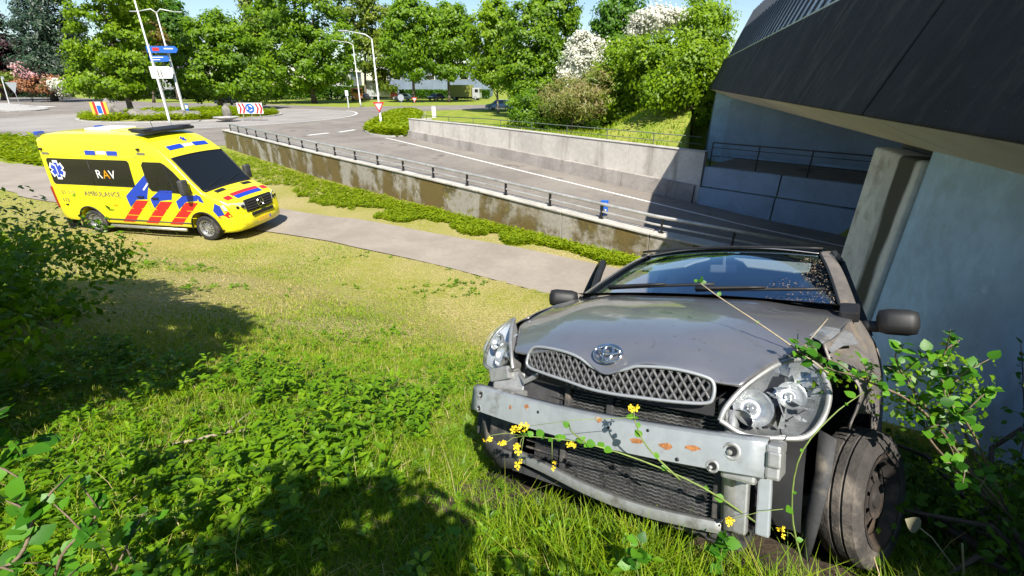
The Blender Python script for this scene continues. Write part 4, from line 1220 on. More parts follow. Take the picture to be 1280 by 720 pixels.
# underside, rear step
mb = MB(); mb.box((-1.9, 0, .36), (5.4, 1.5, .16)); mb.box((-4.85, 0, .34), (.26, 1.7, .06), bev=.02); mb.box((-4.7, -.8, .24), (.05, .3, .3)); mb.build('chassis', MT['black'], amb)
# ------------------------------------------------------------------ the crashed hatchback
def paint(name, base):
    m = pmat(name, base, .36, .72, coat=1.0, var=(1.2, .06), dirt=[((.21, .185, .16), 2.4, .56, .80), ((.25, .22, .19), 26, .60, .74)])
    N, L = nodes(m); b = N['Principled BSDF']
    # dusty film: rough grey-brown patches over the lacquer
    tc = N.new('ShaderNodeTexCoord'); n = N.new('ShaderNodeTexNoise'); n.inputs['Scale'].default_value = 5; n.inputs['Detail'].default_value = 8
    n.inputs['Roughness'].default_value = .7
    L.new(tc.outputs['Object'], n.inputs['Vector'])
    r = N.new('ShaderNodeMapRange'); r.inputs['From Min'].default_value = .42; r.inputs['From Max'].default_value = .8
    r.inputs['To Min'].default_value = .02; r.inputs['To Max'].default_value = .22
    L.new(n.outputs['Fac'], r.inputs['Value']); L.new(r.outputs[0], b.inputs['Coat Roughness'])
    return m
MT['paint'] = paint('grey_metallic_paint', (.33, .325, .34))
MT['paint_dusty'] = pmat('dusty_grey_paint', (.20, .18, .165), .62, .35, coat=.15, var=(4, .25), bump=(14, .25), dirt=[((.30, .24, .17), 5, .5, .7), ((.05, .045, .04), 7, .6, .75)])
MT['beam_steel'] = pmat('beam_grey_primer', (.37, .40, .42), .40, .25, var=(2.5, .12), bump=(30, .06), dirt=[((.24, .25, .25), 5, .56, .7)])
MT['rust'] = pmat('rust', (.36, .15, .05), .9, var=(30, .4), bump=(60, .4), dirt=[((.5, .45, .4), 40, .55, .7)])
MT['grille_silver'] = pmat('grille_silver', (.10, .10, .105), .5, .1, var=(12, .15))
MT['fin'] = pmat('radiator_fin', (.42, .42, .41), .55, .5, var=(20, .35), dirt=[((.07, .065, .06), 9, .5, .65)])
MT['core'] = pmat('radiator_core', (.045, .045, .047), .6, .5, var=(8, .25), bump=(120, .5))
MT['alu'] = pmat('dull_aluminium', (.50, .50, .49), .5, .7, var=(6, .2), dirt=[((.22, .2, .17), 6, .52, .7)])
MT['plastic_dusty'] = pmat('dusty_black_plastic', (.045, .045, .047), .7, var=(6, .3), dirt=[((.16, .14, .11), 7, .5, .7)])
MT['car_glass'] = glassmat('car_glass', (.60, .66, .68), 3.4, .003, (.55, .78, 1.0))
MT['lens'] = glassmat('headlamp_lens', (.92, .94, .95), 1.5, .02)
MT['reflector'] = pmat('lamp_reflector', (.86, .86, .86), .28, .6, var=(9, .2))
MT['lamp_inner'] = pmat('lamp_inner', (.58, .59, .60), .25, .6, var=(12, .3))
MT['visor'] = pmat('sun_visor', (.80, .82, .76), .8)
MT['seat'] = pmat('seat_cloth', (.045, .05, .06), .9, var=(10, .2))
MT['wheel_black'] = pmat('wheel_black', (.05, .042, .038), .7, .3, var=(9, .3), dirt=[((.14, .10, .07), 6, .5, .65)])
MT['tyre_dusty'] = pmat('dusty_tyre', (.062, .055, .050), .88, var=(6, .3), bump=(70, .35), dirt=[((.17, .145, .12), 7, .48, .68)])

CAR_T = (.634, 1.488, 1.907)
car = thing('hatchback_car', 'crashed grey hatchback without front bumper, nose up the grass slope', 'car', CAR_T, (math.radians(14.6), math.radians(-25.3), math.radians(-133.0)))
def obj_patch(name, net, mu, nv, mat, parent=car, th=.004, mirror=False, ang=None):
    P = patch(net, mu, nv)
    if mirror:
        P = P.copy(); P[..., 1] *= -1
    mb = MB(); mb.grid(P.tolist())
    o = mb.build(name, mat, parent, smooth=True, ang=ang)
    if th: solidify(o, th, 0)
    return o
# ---- bonnet: rows front to rear, columns from car right (-y) to car left (+y)
def hood_row(X0, w, zc, ze, bow, drop=0.0):
    r = []
    for t in (-1, -.82, -.55, -.27, 0, .27, .55, .82, 1):
        k = abs(t)
        z = zc + (ze - zc) * k ** 2.2
        x = X0 - bow * k ** 2
        if abs(abs(t) - .55) < .01: z += .008
        wl_s = 1 + .14 * math.exp(-((X0 - .36) / .20) ** 2) if t < 0 else 1.0
        r.append((x, t * w * wl_s, z))
    return r
hood = [hood_row(.555, .455, .668, .672, .045), hood_row(.548, .462, .700, .690, .05), hood_row(.520, .475, .752, .715, .055), hood_row(.45, .51, .813, .757, .07), hood_row(.32, .58, .880, .815, .08), hood_row(.12, .66, .951, .885, .07), hood_row(-.12, .705, 1.010, .952, .06), hood_row(-.36, .725, 1.052, 1.005, .05), hood_row(-.42, .725, 1.056, 1.012, .05)]
# the front lip dips round the badge: grille top line
HN = np.array(hood)
for j, t in enumerate((-1, -.82, -.55, -.27, 0, .27, .55, .82, 1)):
    y = t * .455
    lip = .725 if .12 < abs(y) < .35 else (.668 if abs(y) < .1 else .70)
    HN[0, j, 2] = lip - .012; HN[1, j, 2] = lip; HN[2, j, 2] = max(HN[2, j, 2], lip + .018)
    if abs(y) < .1:
        HN[0, j, 0] += .012; HN[1, j, 0] += .018
P = patch(HN, 46, 61)
# dent and buckles on the car's left rear corner
for i in range(P.shape[0]):
    for j in range(P.shape[1]):
        x, y, z = P[i, j]
        P[i, j, 2] += -.014 * math.exp(-((x - .40) / .045) ** 2 - ((y - .36) / .10) ** 2) - .008 * math.exp(-((x - .05 - .5 * y) / .018) ** 2 - ((y - .45) / .16) ** 2) + .010 * math.exp(-((x + .15) / .22) ** 2 - ((y - .5) / .16) ** 2) * math.sin(14 * y + 6 * x) - .006 * math.exp(-((x - .1) / .2) ** 2 - ((y - .2) / .3) ** 2)
mb = MB(); mb.grid(P.tolist())
hoodo = mb.build('bonnet', MT['paint'], car, smooth=True); solidify(hoodo, .012, -1)
def hood_z(x, y):
    d = (P[..., 0] - x) ** 2 + (P[..., 1] - y) ** 2
    k = np.unravel_index(np.argmin(d), d.shape); return P[k][2]
# badge: three interlocked ovals on the bonnet front
def oval(c, a, b, n_, up, right, r):
    return [Vector(c) + right * (a * math.cos(t)) + up * (b * math.sin(t)) for t in np.linspace(0, 2 * math.pi, n_)]
c0 = Vector((.557, 0.0, .737)); upv = Vector((-.50, 0, .86)); rt = Vector((0, 1, 0))
mb = MB()
mb.tube(oval(c0, .056, .038, 33, upv, rt, 0), .0042, 6, False)
mb.tube(oval(c0 + upv * .003, .019, .033, 25, upv, rt, 0), .005, 6, False)
mb.tube(oval(c0 + upv * .014, .043, .017, 25, upv, rt, 0), .005, 6, False)
o = mb.build('badge', MT['chrome'], hoodo, smooth=True)
# ---- grille
top = [(-.392, .690), (-.352, .722), (-.224, .722), (-.128, .706), (-.056, .674), (.014, .668), (.080, .688), (.122, .704), (.238, .712), (.335, .702), (.372, .684)]
bot = [(-.392, .636), (-.297, .618), (-.178, .606), (-.067, .592), (.034, .590), (.128, .594), (.244, .600), (.349, .612), (.374, .634)]
gx_ = lambda y: .548 - .22 * y * y
g_root = empty('grille', (0, 0, 0)); g_root.parent = car
ft = np.array(top); fb = np.array(bot)
zt_ = lambda y: np.interp(y, ft[:, 0], ft[:, 1]); zb_ = lambda y: np.interp(y, fb[:, 0], fb[:, 1])
mb = MB()
loop = top + bot[::-1]
LP = cr1(np.array(loop + [loop[0]]), 90)
mb.tube([(gx_(y) + .008, y, z) for y, z in LP], .0065, 7, False)
mb.build('grille_frame', MT['sign_back'], g_root, smooth=True)
mb = MB()
ph, pv = .029, .0225
def seg(a, b):
    n_ = 8; run = []
    for k in range(n_ + 1):
        y = a[0] + (b[0] - a[0]) * k / n_; z = a[1] + (b[1] - a[1]) * k / n_
        if -.392 < y < .374 and zb_(y) <= z <= zt_(y): run.append((gx_(y), y, z))
    if len(run) > 1: mb.tube([run[0], run[-1]], .0056, 5, False)
for i in range(-19, 19):
    for j in range(-2, 10):
        y0 = i * ph + (ph / 2 if j % 2 else 0); z0 = .56 + j * pv
        seg((y0, z0), (y0 + ph / 2, z0 + pv)); seg((y0, z0), (y0 - ph / 2, z0 + pv))
mb.build('grille_mesh', MT['grille_silver'], g_root, smooth=True)
mb = MB(); 
mb.grid([[(gx_(y) - .035, y, z) for y in np.linspace(-.39, .372, 20)] for z in (.57, .73)])
mb.build('grille_backing', MT['black'], g_root)
# ---- slam panel and dark engine bay behind
mb = MB(); mb.box((.36, 0, .60), (.10, 1.06, .10), bev=.02); mb.box((.10, 0, .62), (.45, 1.1, .20)); mb.build('engine_bay', MT['black'], car)
# ---- headlamps (outline points car coords: inner low -> top -> outer)
def headlamp(s, dx=0, dy=0, dz=0, broken=False, ys=1.0):
    root = empty('headlamp', (dx, dy, dz)); root.parent = car
    O = [(.505, .415, .575), (.495, .435, .625), (.445, .490, .700), (.335, .575, .775), (.235, .645, .800), (.215, .705, .775), (.265, .745, .700), (.325, .735, .620), (.385, .690, .560), (.435, .610, .545), (.480, .500, .540)]
    O = cr1(np.array(O + [O[0]]), 45)[:-1]
    O[:, 1] = .415 + (O[:, 1] - .415) * ys
    O = O * np.array([1, s, 1])
    c = O.mean(0); bul = np.array([.075, s * .03, .035])
    def shell(scale_out, depth, nr=7):
        rows = []
        for k in range(nr):
            t = k / (nr - 1)
            rows.append([tuple(c + (p - c) * (1 - t) + bul * depth * (1 - (1 - t) ** 2)) for p in O] )
        return [r + [r[0]] for r in rows]
    mb = MB(); mb.grid(shell(1, 1.0)); mb.build('lens', MT['lens'], root, smooth=True)
    mb = MB(); mb.grid(shell(1, -1.1)); mb.build('lamp_housing', MT['reflector'] if not broken else MT['lamp_inner'], root, smooth=True)
    mb = MB(); mb.tube([tuple(p) for p in O] + [tuple(O[0])], .010, 6, False); mb.build('seal', MT['alu'], root, smooth=True)
    mb = MB()
    for (a, r_) in ((.30, .062), (.72, .046)):
        q = Vector(c) + (Vector(O[0]) - Vector(c)) * (.62 - a) * 1.5 + Vector((0.0, 0, .005))
        M_ = Vector((.88, s * .35, .25)).to_track_quat('Z', 'Y').to_matrix()
        mb.lathe([(r_, .028), (r_ * .94, .012), (r_ * .6, -.004), (.012, -.010), (.012, .015), (0, .016)], M_, q, 20)
    mb.build('reflector_bowl', MT['lamp_inner'], root, smooth=True)
    mb = MB(); rs = random.Random(5 + s)
    for k in range(16 if broken else 6):
        q = Vector(c) + Vector((rs.uniform(-.05, .03), rs.uniform(-.09, .09), rs.uniform(-.08, .08)))
        d = Vector((rs.uniform(-1, 1), rs.uniform(-1, 1), rs.uniform(-1, 1))).normalized() * rs.uniform(.03, .08); e = d.cross(Vector((.3, .2, .9))).normalized() * rs.uniform(.01, .04)
        mb.add([q, q + d, q + d + e, q + e * .6], [(0, 1, 2, 3)])
    mb.build('shards', MT['lamp_inner'], root)['kind'] = 'stuff'
    mb = MB(); q = Vector((.47, s * .47, .585)); mb.lathe([(.034, .02), (.034, -.05), (.02, -.06), (0, -.06)], Vector((.9, s * .2, 0)).to_track_quat('Z', 'Y').to_matrix(), q, 16); mb.build('indicator_socket', MT['alu'], root, smooth=True)
    return root
headlamp(-1, 0, -.070, .035)
headlamp(1, .0, -.02, -.012, broken=True, ys=.84)
# ---- bumper beam: C section along y, slightly bowed
def beam_pt(y, z, dx=0):
    return (.612 - .05 * (y / .6) ** 2 + dx, y, z)
secp = [(a_, b_ * .86) for a_, b_ in [(-.035, .068), (.0, .064), (.012, .058), (.013, .03), (.014, .01), (.014, -.01), (.013, -.03), (.012, -.058), (.0, -.064), (-.035, -.068)]]
rows = []
for y in np.linspace(-.655, .548, 25):
    cz = .453 + (y + .66) * .030 - .016 * math.cos(y * 2.6)
    rows.append([beam_pt(y, cz + dz, dx) for dx, dz in secp])
mb = MB(); mb.grid(rows); beam = mb.build('bumper_beam', MT['beam_steel'], car, smooth=True, ang=25); solidify(beam, .004, 0)
def on_beam(y, dz, dx=.0): 
    q = beam_pt(y, .453 + (y + .66) * .030 - .016 * math.cos(y * 2.6) + dz, .0150 + dx); return Vector(q)
MXo = Matrix.Rotation(math.pi / 2, 3, 'Y')
for y, dz, r_ in ((.455, .012, .019), (.405, -.042, .014), (-.595, .022, .016), (-.60, -.038, .012), (-.25, .02, .006), (.06, .022, .006), (-.06, -.045, .006), (.30, -.04, .006), (.20, .036, .005)):
    mb = MB(); mb.lathe([(0, -.001), (r_ * .8, -.001), (r_ * .82, .001), (r_ * 1.25, .0035), (r_ * 1.45, .001)] if r_ > .01 else [(0, .001), (r_, .001), (r_ * 1.1, -.001)], MXo, on_beam(y, dz), 16)
    mb.build('bolt_hole', MT['black'] if r_ < .01 else MT['alu'], beam, smooth=True)
    if r_ > .01:
        mb = MB(); mb.lathe([(0, .0024), (r_ * .78, .0024), (r_ * .8, .0)], MXo, on_beam(y, dz), 14); mb.build('bolt_hole', MT['black'], beam)
        mb = MB(); mb.lathe([(0, .010), (r_ * .42, .008), (r_ * .45, .002)], MXo, on_beam(y - .004, dz - .003), 8); mb.build('bolt', MT['alu'], beam)
rs = random.Random(9)
for y, dz, w in ((.165, -.005, .055), (.262, -.004, .05), (.345, .004, .05), (.02, .045, .03), (-.31, .03, .025), (-.40, .01, .02)):
    mb = MB(); pts = []
    for k in range(9):
        a = 2 * math.pi * k / 9; pts.append(on_beam(y + w / 2 * math.cos(a) * rs.uniform(.7, 1.1), dz + .011 * math.sin(a) * rs.uniform(.6, 1.2), .0022))
    mb.add(pts, [tuple(range(9))]); mb.build('rust_patch', MT['rust'], beam)
# end bracket and crash cans
mb = MB(); mb.box((.53, .565, .485), (.12, .04, .10), bev=.008); mb.box((.575, .57, .495), (.05, .035, .045), bev=.006); mb.build('beam_bracket', MT['alu'], car)
for y_ in (.47, -.47):
    mb = MB(); mb.box((.44, y_, .46), (.26, .10, .12), bev=.01); mb.build('crash_can', MT['alu'], car)
# left inner panel under the right-hand headlamp (image left): torn brackets
mb = MB(); mb.box((.40, -.56, .575), (.22, .12, .06), M=Matrix.Rotation(.3, 3, 'X'), bev=.01); mb.box((.47, -.52, .545), (.03, .16, .10), M=Matrix.Rotation(.2, 3, 'Z'), bev=.008); mb.tube([(.45, -.50, .60), (.49, -.42, .56), (.48, -.36, .60)], .012, 6); mb.build('lamp_bracket', MT['alu'], car)
mb = MB(); mb.box((.43, -.36, .52), (.05, .20, .30), M=Matrix.Rotation(.15, 3, 'Z'), bev=.015); mb.box((.44, -.55, .34), (.05, .14, .22), bev=.015); mb.build('air_guide', MT['plastic_dusty'], car)
# ---- radiator pack
rad = empty('radiator', (0, 0, 0)); rad.parent = car
mb = MB(); mb.box((.425, .03, .405), (.03, .80, .44)); mb.build('radiator_core', MT['core'], rad)
for k in range(34):
    z = .19 + k * .0128
    mb = MB(); mb.grid([[(.443 + (.004 if j % 2 else 0), -.20 + j * .0145, z + (.0022 if j % 2 else -.0022)) for j in range(41)], [(.447 + (.004 if j % 2 else 0), -.20 + j * .0145, z + .0052 + (.0022 if j % 2 else -.0022)) for j in range(41)]]); mb.build('cooling_fin', MT['fin'], rad)
for c_, s_ in (((.45, -.215, .40), (.03, .025, .46)), ((.45, .395, .40), (.035, .035, .46)), ((.45, -.02, .56), (.03, .03, .14))):
    mb = MB(); mb.box(c_, s_, bev=.006); mb.build('radiator_frame', MT['plastic_dusty'], rad)
mb = MB()
for k in range(11):
    z = .215 + k * .03
    mb.box((.446, -.32, z), (.010, .18, .006))
mb.build('intercooler_fins', MT['plastic_dusty'], rad)
mb = MB(); mb.tube([(.47, .425, .60), (.475, .425, .46), (.47, .43, .22)], .022, 10); mb.build('condenser_tube', MT['alu'], rad, smooth=True)
# lower cross member
mb = MB()
lc = [(.46, -.45, .235), (.485, -.38, .235), (.50, -.25, .228), (.505, -.05, .205), (.505, .15, .20), (.50, .32, .215), (.49, .42, .225)]
LC = cr1(np.array(lc), 26)
mb.grid([[(x, y, z + .022), (x + .02, y, z + .018), (x + .022, y, z), (x + .016, y, z - .016), (x, y, z - .02)] for x, y, z in LC]); solidify(mb.build('cross_member', MT['alu'], car, smooth=True, ang=40), .004, 0)
mb = MB(); mb.box((.455, .462, .335), (.04, .045, .24), bev=.006); mb.build('support_post', MT['alu'], car)
mb = MB(); mb.box((.43, .525, .33), (.03, .04, .22), bev=.006); mb.build('support_post', MT['beam_steel'], car)
mb = MB(); mb.box((.30, 0, .17), (.30, .95, .03)); mb.build('undertray', MT['plastic_dusty'], car)
# hanging skirt, image left below the beam
mb = MB(); mb.grid([[(.47, -.66, .36), (.50, -.60, .30), (.50, -.50, .25), (.48, -.44, .24)], [(.45, -.68, .26), (.47, -.62, .19), (.48, -.52, .16), (.46, -.44, .17)]]); solidify(mb.build('torn_liner', MT['plastic_dusty'], car, smooth=True), .006, 0)
# ---- front wings
def wing(s, crumple):
    netw = []
    for x, (yh, zh), arch in ((.20, (.655, .845), False), (.10, (.685, .875), True), (-.05, (.700, .918), True), (-.22, (.715, .958), True), (-.36, (.727, .985), True), (-.46, (.732, .992), False), (-.60, (.735, .995), False)):
        za = .30 + math.sqrt(max(0, .345 ** 2 - x * x)) if arch or abs(x) < .34 else .22
        if x <= -.36: za = .22
        if x > .15: za = .60
        r = [(x, yh * .985, zh + .004)]
        ys = .822 if x < .1 else .79
        for t in (.12, .35, .65, 1.0):
            z = zh + (za - zh) * t
            y = yh + (ys - yh) * min(1, (t / .4)) ** .6
            r.append((x, y, z))
        netw.append(r)
    Q = patch(np.array(netw), 34, 16)
    if crumple:
        rng = np.random.default_rng(3)
        for i in range(Q.shape[0]):
            for j in range(1, Q.shape[1]):
                x, y, z = Q[i, j]
                a = sstep(np.array((x + .55) / .4)) * min(1, j / 3)
                Q[i, j, 1] += float(a) * (.016 * math.sin(17 * z + 9 * x) + .010 * math.sin(31 * x - 12 * z) - .045)
                Q[i, j, 2] += float(a) * (.008 * math.sin(23 * x + 8 * z) - .03)
    Q[..., 1] *= s
    mb = MB(); mb.grid(Q.tolist())
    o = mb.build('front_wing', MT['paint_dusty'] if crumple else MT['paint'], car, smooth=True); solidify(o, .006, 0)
    return o
wing(-1, False)
wl_ = wing(1, True); wl_['label'] = 'crumpled dusty front wing on the wall side'
# torn piece of white underside and black seal at the bonnet corner
mb = MB(); mb.grid([[(-.10, .66, .93), (-.02, .72, .90), (.06, .74, .86)], [(-.04, .60, .93), (.05, .66, .90), (.12, .70, .85)], [(.10, .585, .88), (.16, .63, .86), (.2, .67, .82)]]); solidify(mb.build('torn_metal', MT['alu'], car), .003, 0)
mb = MB(); mb.box((-.27, .70, 1.0), (.10, .07, .05), M=Matrix.Rotation(.5, 3, 'Y'), bev=.01); mb.build('hinge_block', MT['black'], car)
# inner wheel house
for s in (-1, 1):
    mb = MB(); A_ = np.linspace(-10, 190, 20)
    mb.grid([[(.36 * math.cos(math.radians(a)), s * y, .30 + .36 * math.sin(math.radians(a))) for a in A_] for y in ((.50, .64, .79) if s < 0 else (.46, .54, .62))])
    mb.build('wheel_arch_liner', MT['plastic_dusty'] if s < 0 else MT['black'], car, smooth=True)
# ---- windscreen
def wsx(y): return 0
wrow = [[(-.34, -.69, 1.03), (-.29, -.36, 1.062), (-.265, 0, 1.072), (-.29, .36, 1.062), (-.34, .69, 1.03)],
        [(-.56, -.645, 1.165), (-.50, -.34, 1.20), (-.475, 0, 1.21), (-.50, .34, 1.20), (-.56, .645, 1.165)],
        [(-.77, -.60, 1.293), (-.715, -.32, 1.325), (-.69, 0, 1.335), (-.715, .32, 1.325), (-.77, .60, 1.293)],
        [(-.965, -.555, 1.392), (-.915, -.29, 1.418), (-.895, 0, 1.427), (-.915, .29, 1.418), (-.965, .555, 1.392)]]
ws_ = np.array(wrow); ws_[:, :, 0] -= .08; ws_[:, :, 2] -= .012
wsc = obj_patch('windscreen', ws_, 18, 24, MT['car_glass'], th=0)
# pale sun band stickers, mirror and visors behind the glass
def on_screen(y, t, inset=0.0):
    i = t * 3; k = min(2, int(i)); f = i - k
    row = ws_[k] * (1 - f) + ws_[k + 1] * f
    return Vector((np.interp(y, row[:, 1], row[:, 0]) - inset * .55, y, np.interp(y, row[:, 1], row[:, 2]) - inset * .83))
for s in (-1, 1):
    q = [(.07, .93), (.09, .88), (.14, .80), (.18, .66), (.42, .62), (.49, .67), (.485, .91)]
    mb = MB(); mb.prism([on_screen(s * y, t, .035) for y, t in q], (-.008, 0, -.012)); bevel(mb.build('sun_visor', MT['visor'], car), .004)
mb = MB(); mb.box((-1.02, 0, 1.30), (.03, .17, .055), bev=.012); mb.tube([(-1.02, 0, 1.31), (-1.03, 0, 1.38)], .010, 6); mb.build('rear_view_mirror', MT['sign_back'], car)
# frame round the screen: pillars, roof front edge, cowl
for s in (-1, 1):
    pts = [(-.40, s * .705, 1.015), (-.62, s * .66, 1.155), (-.84, s * .612, 1.285), (-1.05, s * .565, 1.39), (-1.2, s * .56, 1.43)]
    C_ = cr1(np.array(pts), 16)
    mb = MB(); mb.grid([[(p[0] + .02, p[1] - s * .035, p[2] + .006), (p[0] - .005, p[1] - s * .005, p[2] + .012), (p[0] - .04, p[1] + s * .025, p[2] - .004), (p[0] - .07, p[1] + s * .032, p[2] - .045), (p[0] - .06, p[1] - s * .0, p[2] - .06)] for p in C_])
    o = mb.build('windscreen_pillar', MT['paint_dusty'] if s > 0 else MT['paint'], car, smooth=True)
    mb = MB(); mb.tube([(p[0] + .016, p[1] - s * .04, p[2] + .004) for p in C_[:14]], .007, 5); mb.build('screen_seal', MT['black'], car, smooth=True)
mb = MB(); mb.tube([(-.985 + .03 * math.cos(y * 2.6), y, 1.412 + .02 * math.cos(y * 2.6)) for y in np.linspace(-.54, .54, 15)], .008, 5); mb.build('screen_seal', MT['black'], car, smooth=True)
mb = MB(); mb.grid([[(-.33 + .06 * math.cos(y * 2), y, 1.03 + .025 * math.cos(y * 2)) for y in np.linspace(-.68, .68, 15)], [(-.46 + .06 * math.cos(y * 2), y, 1.03 + .025 * math.cos(y * 2)) for y in np.linspace(-.68, .68, 15)]]); mb.build('cowl', MT['black'], car, smooth=True)
# wipers
for y0, y1, dz in ((-.45, .12, .0), (.05, .60, .0)):
    mb = MB(); 
    pts = []
    for t in np.linspace(0, 1, 8):
        y = y0 + (y1 - y0) * t
        x = -.325 - .085 * t + .03 * math.cos(y * 2); z = 1.062 + .045 * t + .015 * math.cos(y * 2)
        pts.append((x - .0, y, z))
    mb.tube(pts, .009, 6); mb.tube([(p[0] + .012, p[1], p[2] + .008) for p in pts[:5]], [.012, .01, .009, .008, .006], 5); mb.build('wiper', MT['black'], car, smooth=True)
# leaf litter and dirt caught on the wall-side corner of the screen
rng = np.random.default_rng(8); n_ = 520
lt = rng.random(n_); yy = .66 - rng.random(n_) ** 1.6 * .30; tt = rng.random(n_) ** 1.8 * .85
Pl = []
for y, t in zip(yy, tt):
    if t > .35 and y < .52: y = .52 + rng.random() * .12
    i = t * 3; k = min(2, int(i)); f = i - k
    r0_, r1_ = ws_[k], ws_[k + 1]
    row = r0_ * (1 - f) + r1_ * f
    yk = y * (1 - .19 * t)
    Pl.append((np.interp(yk, row[:, 1], row[:, 0]) + .006, yk, np.interp(yk, row[:, 1], row[:, 2]) + .008))
Vv, Ff = leaves_arrays(np.array(Pl), rng.normal(size=(n_, 3)) * .3 + np.array([.6, 0, .8]), rng.uniform(.0025, .007, n_), rng, .4)
o = mesh_np('leaf_litter', Vv, Ff, leafmat('leaf_litter', [(.10, .07, .045), (.24, .18, .12), (.36, .28, .2)], .1), car, rnd=np.repeat(rng.random(n_), 4)); o['kind'] = 'stuff'
# ---- roof
roof = [[(-.99, -.56, 1.402), (-.93, -.28, 1.432), (-.91, 0, 1.440), (-.93, .28, 1.432), (-.99, .56, 1.402)],
        [(-1.3, -.575, 1.445), (-1.3, -.29, 1.478), (-1.3, 0, 1.487), (-1.3, .29, 1.478), (-1.3, .575, 1.445)],
        [(-1.8, -.57, 1.45), (-1.8, -.29, 1.485), (-1.8, 0, 1.495), (-1.8, .29, 1.485), (-1.8, .57, 1.45)],
        [(-2.35, -.54, 1.40), (-2.4, -.27, 1.435), (-2.42, 0, 1.445), (-2.4, .27, 1.435), (-2.35, .54, 1.40)],
        [(-2.55, -.53, 1.33), (-2.62, -.27, 1.36), (-2.64, 0, 1.37), (-2.62, .27, 1.36), (-2.55, .53, 1.33)]]
rf = np.array(roof); rf[:, :, 0] -= .07; rf[:, :, 2] -= .008
obj_patch('roof', rf, 22, 20, MT['paint'], th=.006)
# ---- sides
for s in (-1, 1):
    x_start = -.60 if s > 0 else -1.62
    net = []
    for x, yb in ((x_start, .735), (x_start + (-2.3 - x_start) * .33, .745), (x_start + (-2.3 - x_start) * .66, .745), (-2.3, .735), (-2.72, .69), (-2.86, .60)):
        k = 0 if x > -2.6 else .06
        net.append([(x, s * (.74 - k), .22), (x, s * (.805 - k), .36), (x, s * (.825 - k), .62), (x, s * (.805 - k), .84), (x, s * yb, .985)])
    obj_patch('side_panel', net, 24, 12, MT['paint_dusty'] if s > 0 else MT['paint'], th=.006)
    # roof rail, window glass, pillars
    for (xa, xb, nm) in (((-.62, -1.55, 'side_window'), (-1.62, -2.35, 'side_window')) if s > 0 else ((-1.66, -2.35, 'side_window'),)):
        ya = lambda x: s * .735; yt = lambda x: s * .578
        mb = MB()
        xt_a = xa - .42 if xa > -1 else xa
        mb.grid([[(xa, ya(0), .99), (xb, ya(0), .99)], [((xa + xt_a) / 2, s * .665, 1.2), (xb, s * .665, 1.2)], [(xt_a, yt(0), 1.42), (xb - .02, yt(0), 1.42)]])
        mb.build(nm, MT['car_glass'], car, smooth=True)
    mb = MB()
    for xp in ((-1.585,) if s > 0 else (-1.62,)):
        mb.beam((xp, s * .742, .97), (xp, s * .585, 1.43), .07, .03, up=(1, 0, 0))
    mb.tube([(-1.1, s * .585, 1.405), (-1.5, s * .59, 1.44), (-2.0, s * .588, 1.44), (-2.5, s * .56, 1.37)], .022, 6)
    mb.beam((-2.36, s * .735, .97), (-2.42, s * .565, 1.40), .10, .03, up=(1, 0, 0))
    mb.build('window_pillar', MT['black'], car)
mb = MB(); mb.grid([[(-2.64, y, 1.35 - abs(y) * .06) for y in np.linspace(-.55, .55, 7)], [(-2.84, y, .98) for y in np.linspace(-.66, .66, 7)], [(-2.93, y, .70) for y in np.linspace(-.72, .72, 7)], [(-2.90, y, .22) for y in np.linspace(-.70, .70, 7)]]); mb.build('tailgate', MT['paint'], car, smooth=True)
mb = MB(); mb.box((-1.35, 0, .21), (2.6, 1.40, .06)); mb.box((-.42, 0, .62), (.04, 1.36, .72)); mb.build('floor_pan', MT['black'], car)
# ---- cabin
mb = MB(); mb.grid([[(-.50, -.66, .99), (-.46, 0, 1.02), (-.50, .66, .99)], [(-.75, -.66, .985), (-.74, 0, 1.0), (-.75, .66, .985)], [(-.86, -.66, .90), (-.86, 0, .90), (-.86, .66, .90)], [(-.86, -.66, .55), (-.86, 0, .55), (-.86, .66, .55)]]); mb.build('dashboard', MT['inner_dark'], car, smooth=True)
mb = MB(); mb.tube([(-.94 + .07 * math.sin(a), .34 + .17 * math.cos(a), .90 + .16 * math.sin(a)) for a in np.linspace(0, 2 * math.pi, 25)], .014, 6, False); mb.build('steering_wheel', MT['inner_dark'], car)
for s in (-1, 1):
    mb = MB(); mb.box((-1.45, s * .34, .86), (.14, .46, .62), M=Matrix.Rotation(-.2, 3, 'Y'), bev=.05); mb.box((-1.25, s * .34, .52), (.5, .46, .14), bev=.05); mb.box((-1.53, s * .34, 1.26), (.10, .26, .16), bev=.04); mb.build('front_seat', MT['seat'], car, smooth=True)
mb = MB(); mb.box((-2.25, 0, .85), (.16, 1.2, .6), M=Matrix.Rotation(-.25, 3, 'Y'), bev=.05); mb.build('rear_seat', MT['seat'], car, smooth=True)
# ---- mirrors
mb = MB(); mb.box((-.50, .865, .985), (.10, .15, .115), M=Matrix.Rotation(.1, 3, 'Z'), bev=.04); mb.box((-.52, .775, .96), (.06, .08, .05), bev=.02); mb.build('wing_mirror', MT['black'], car, smooth=True)
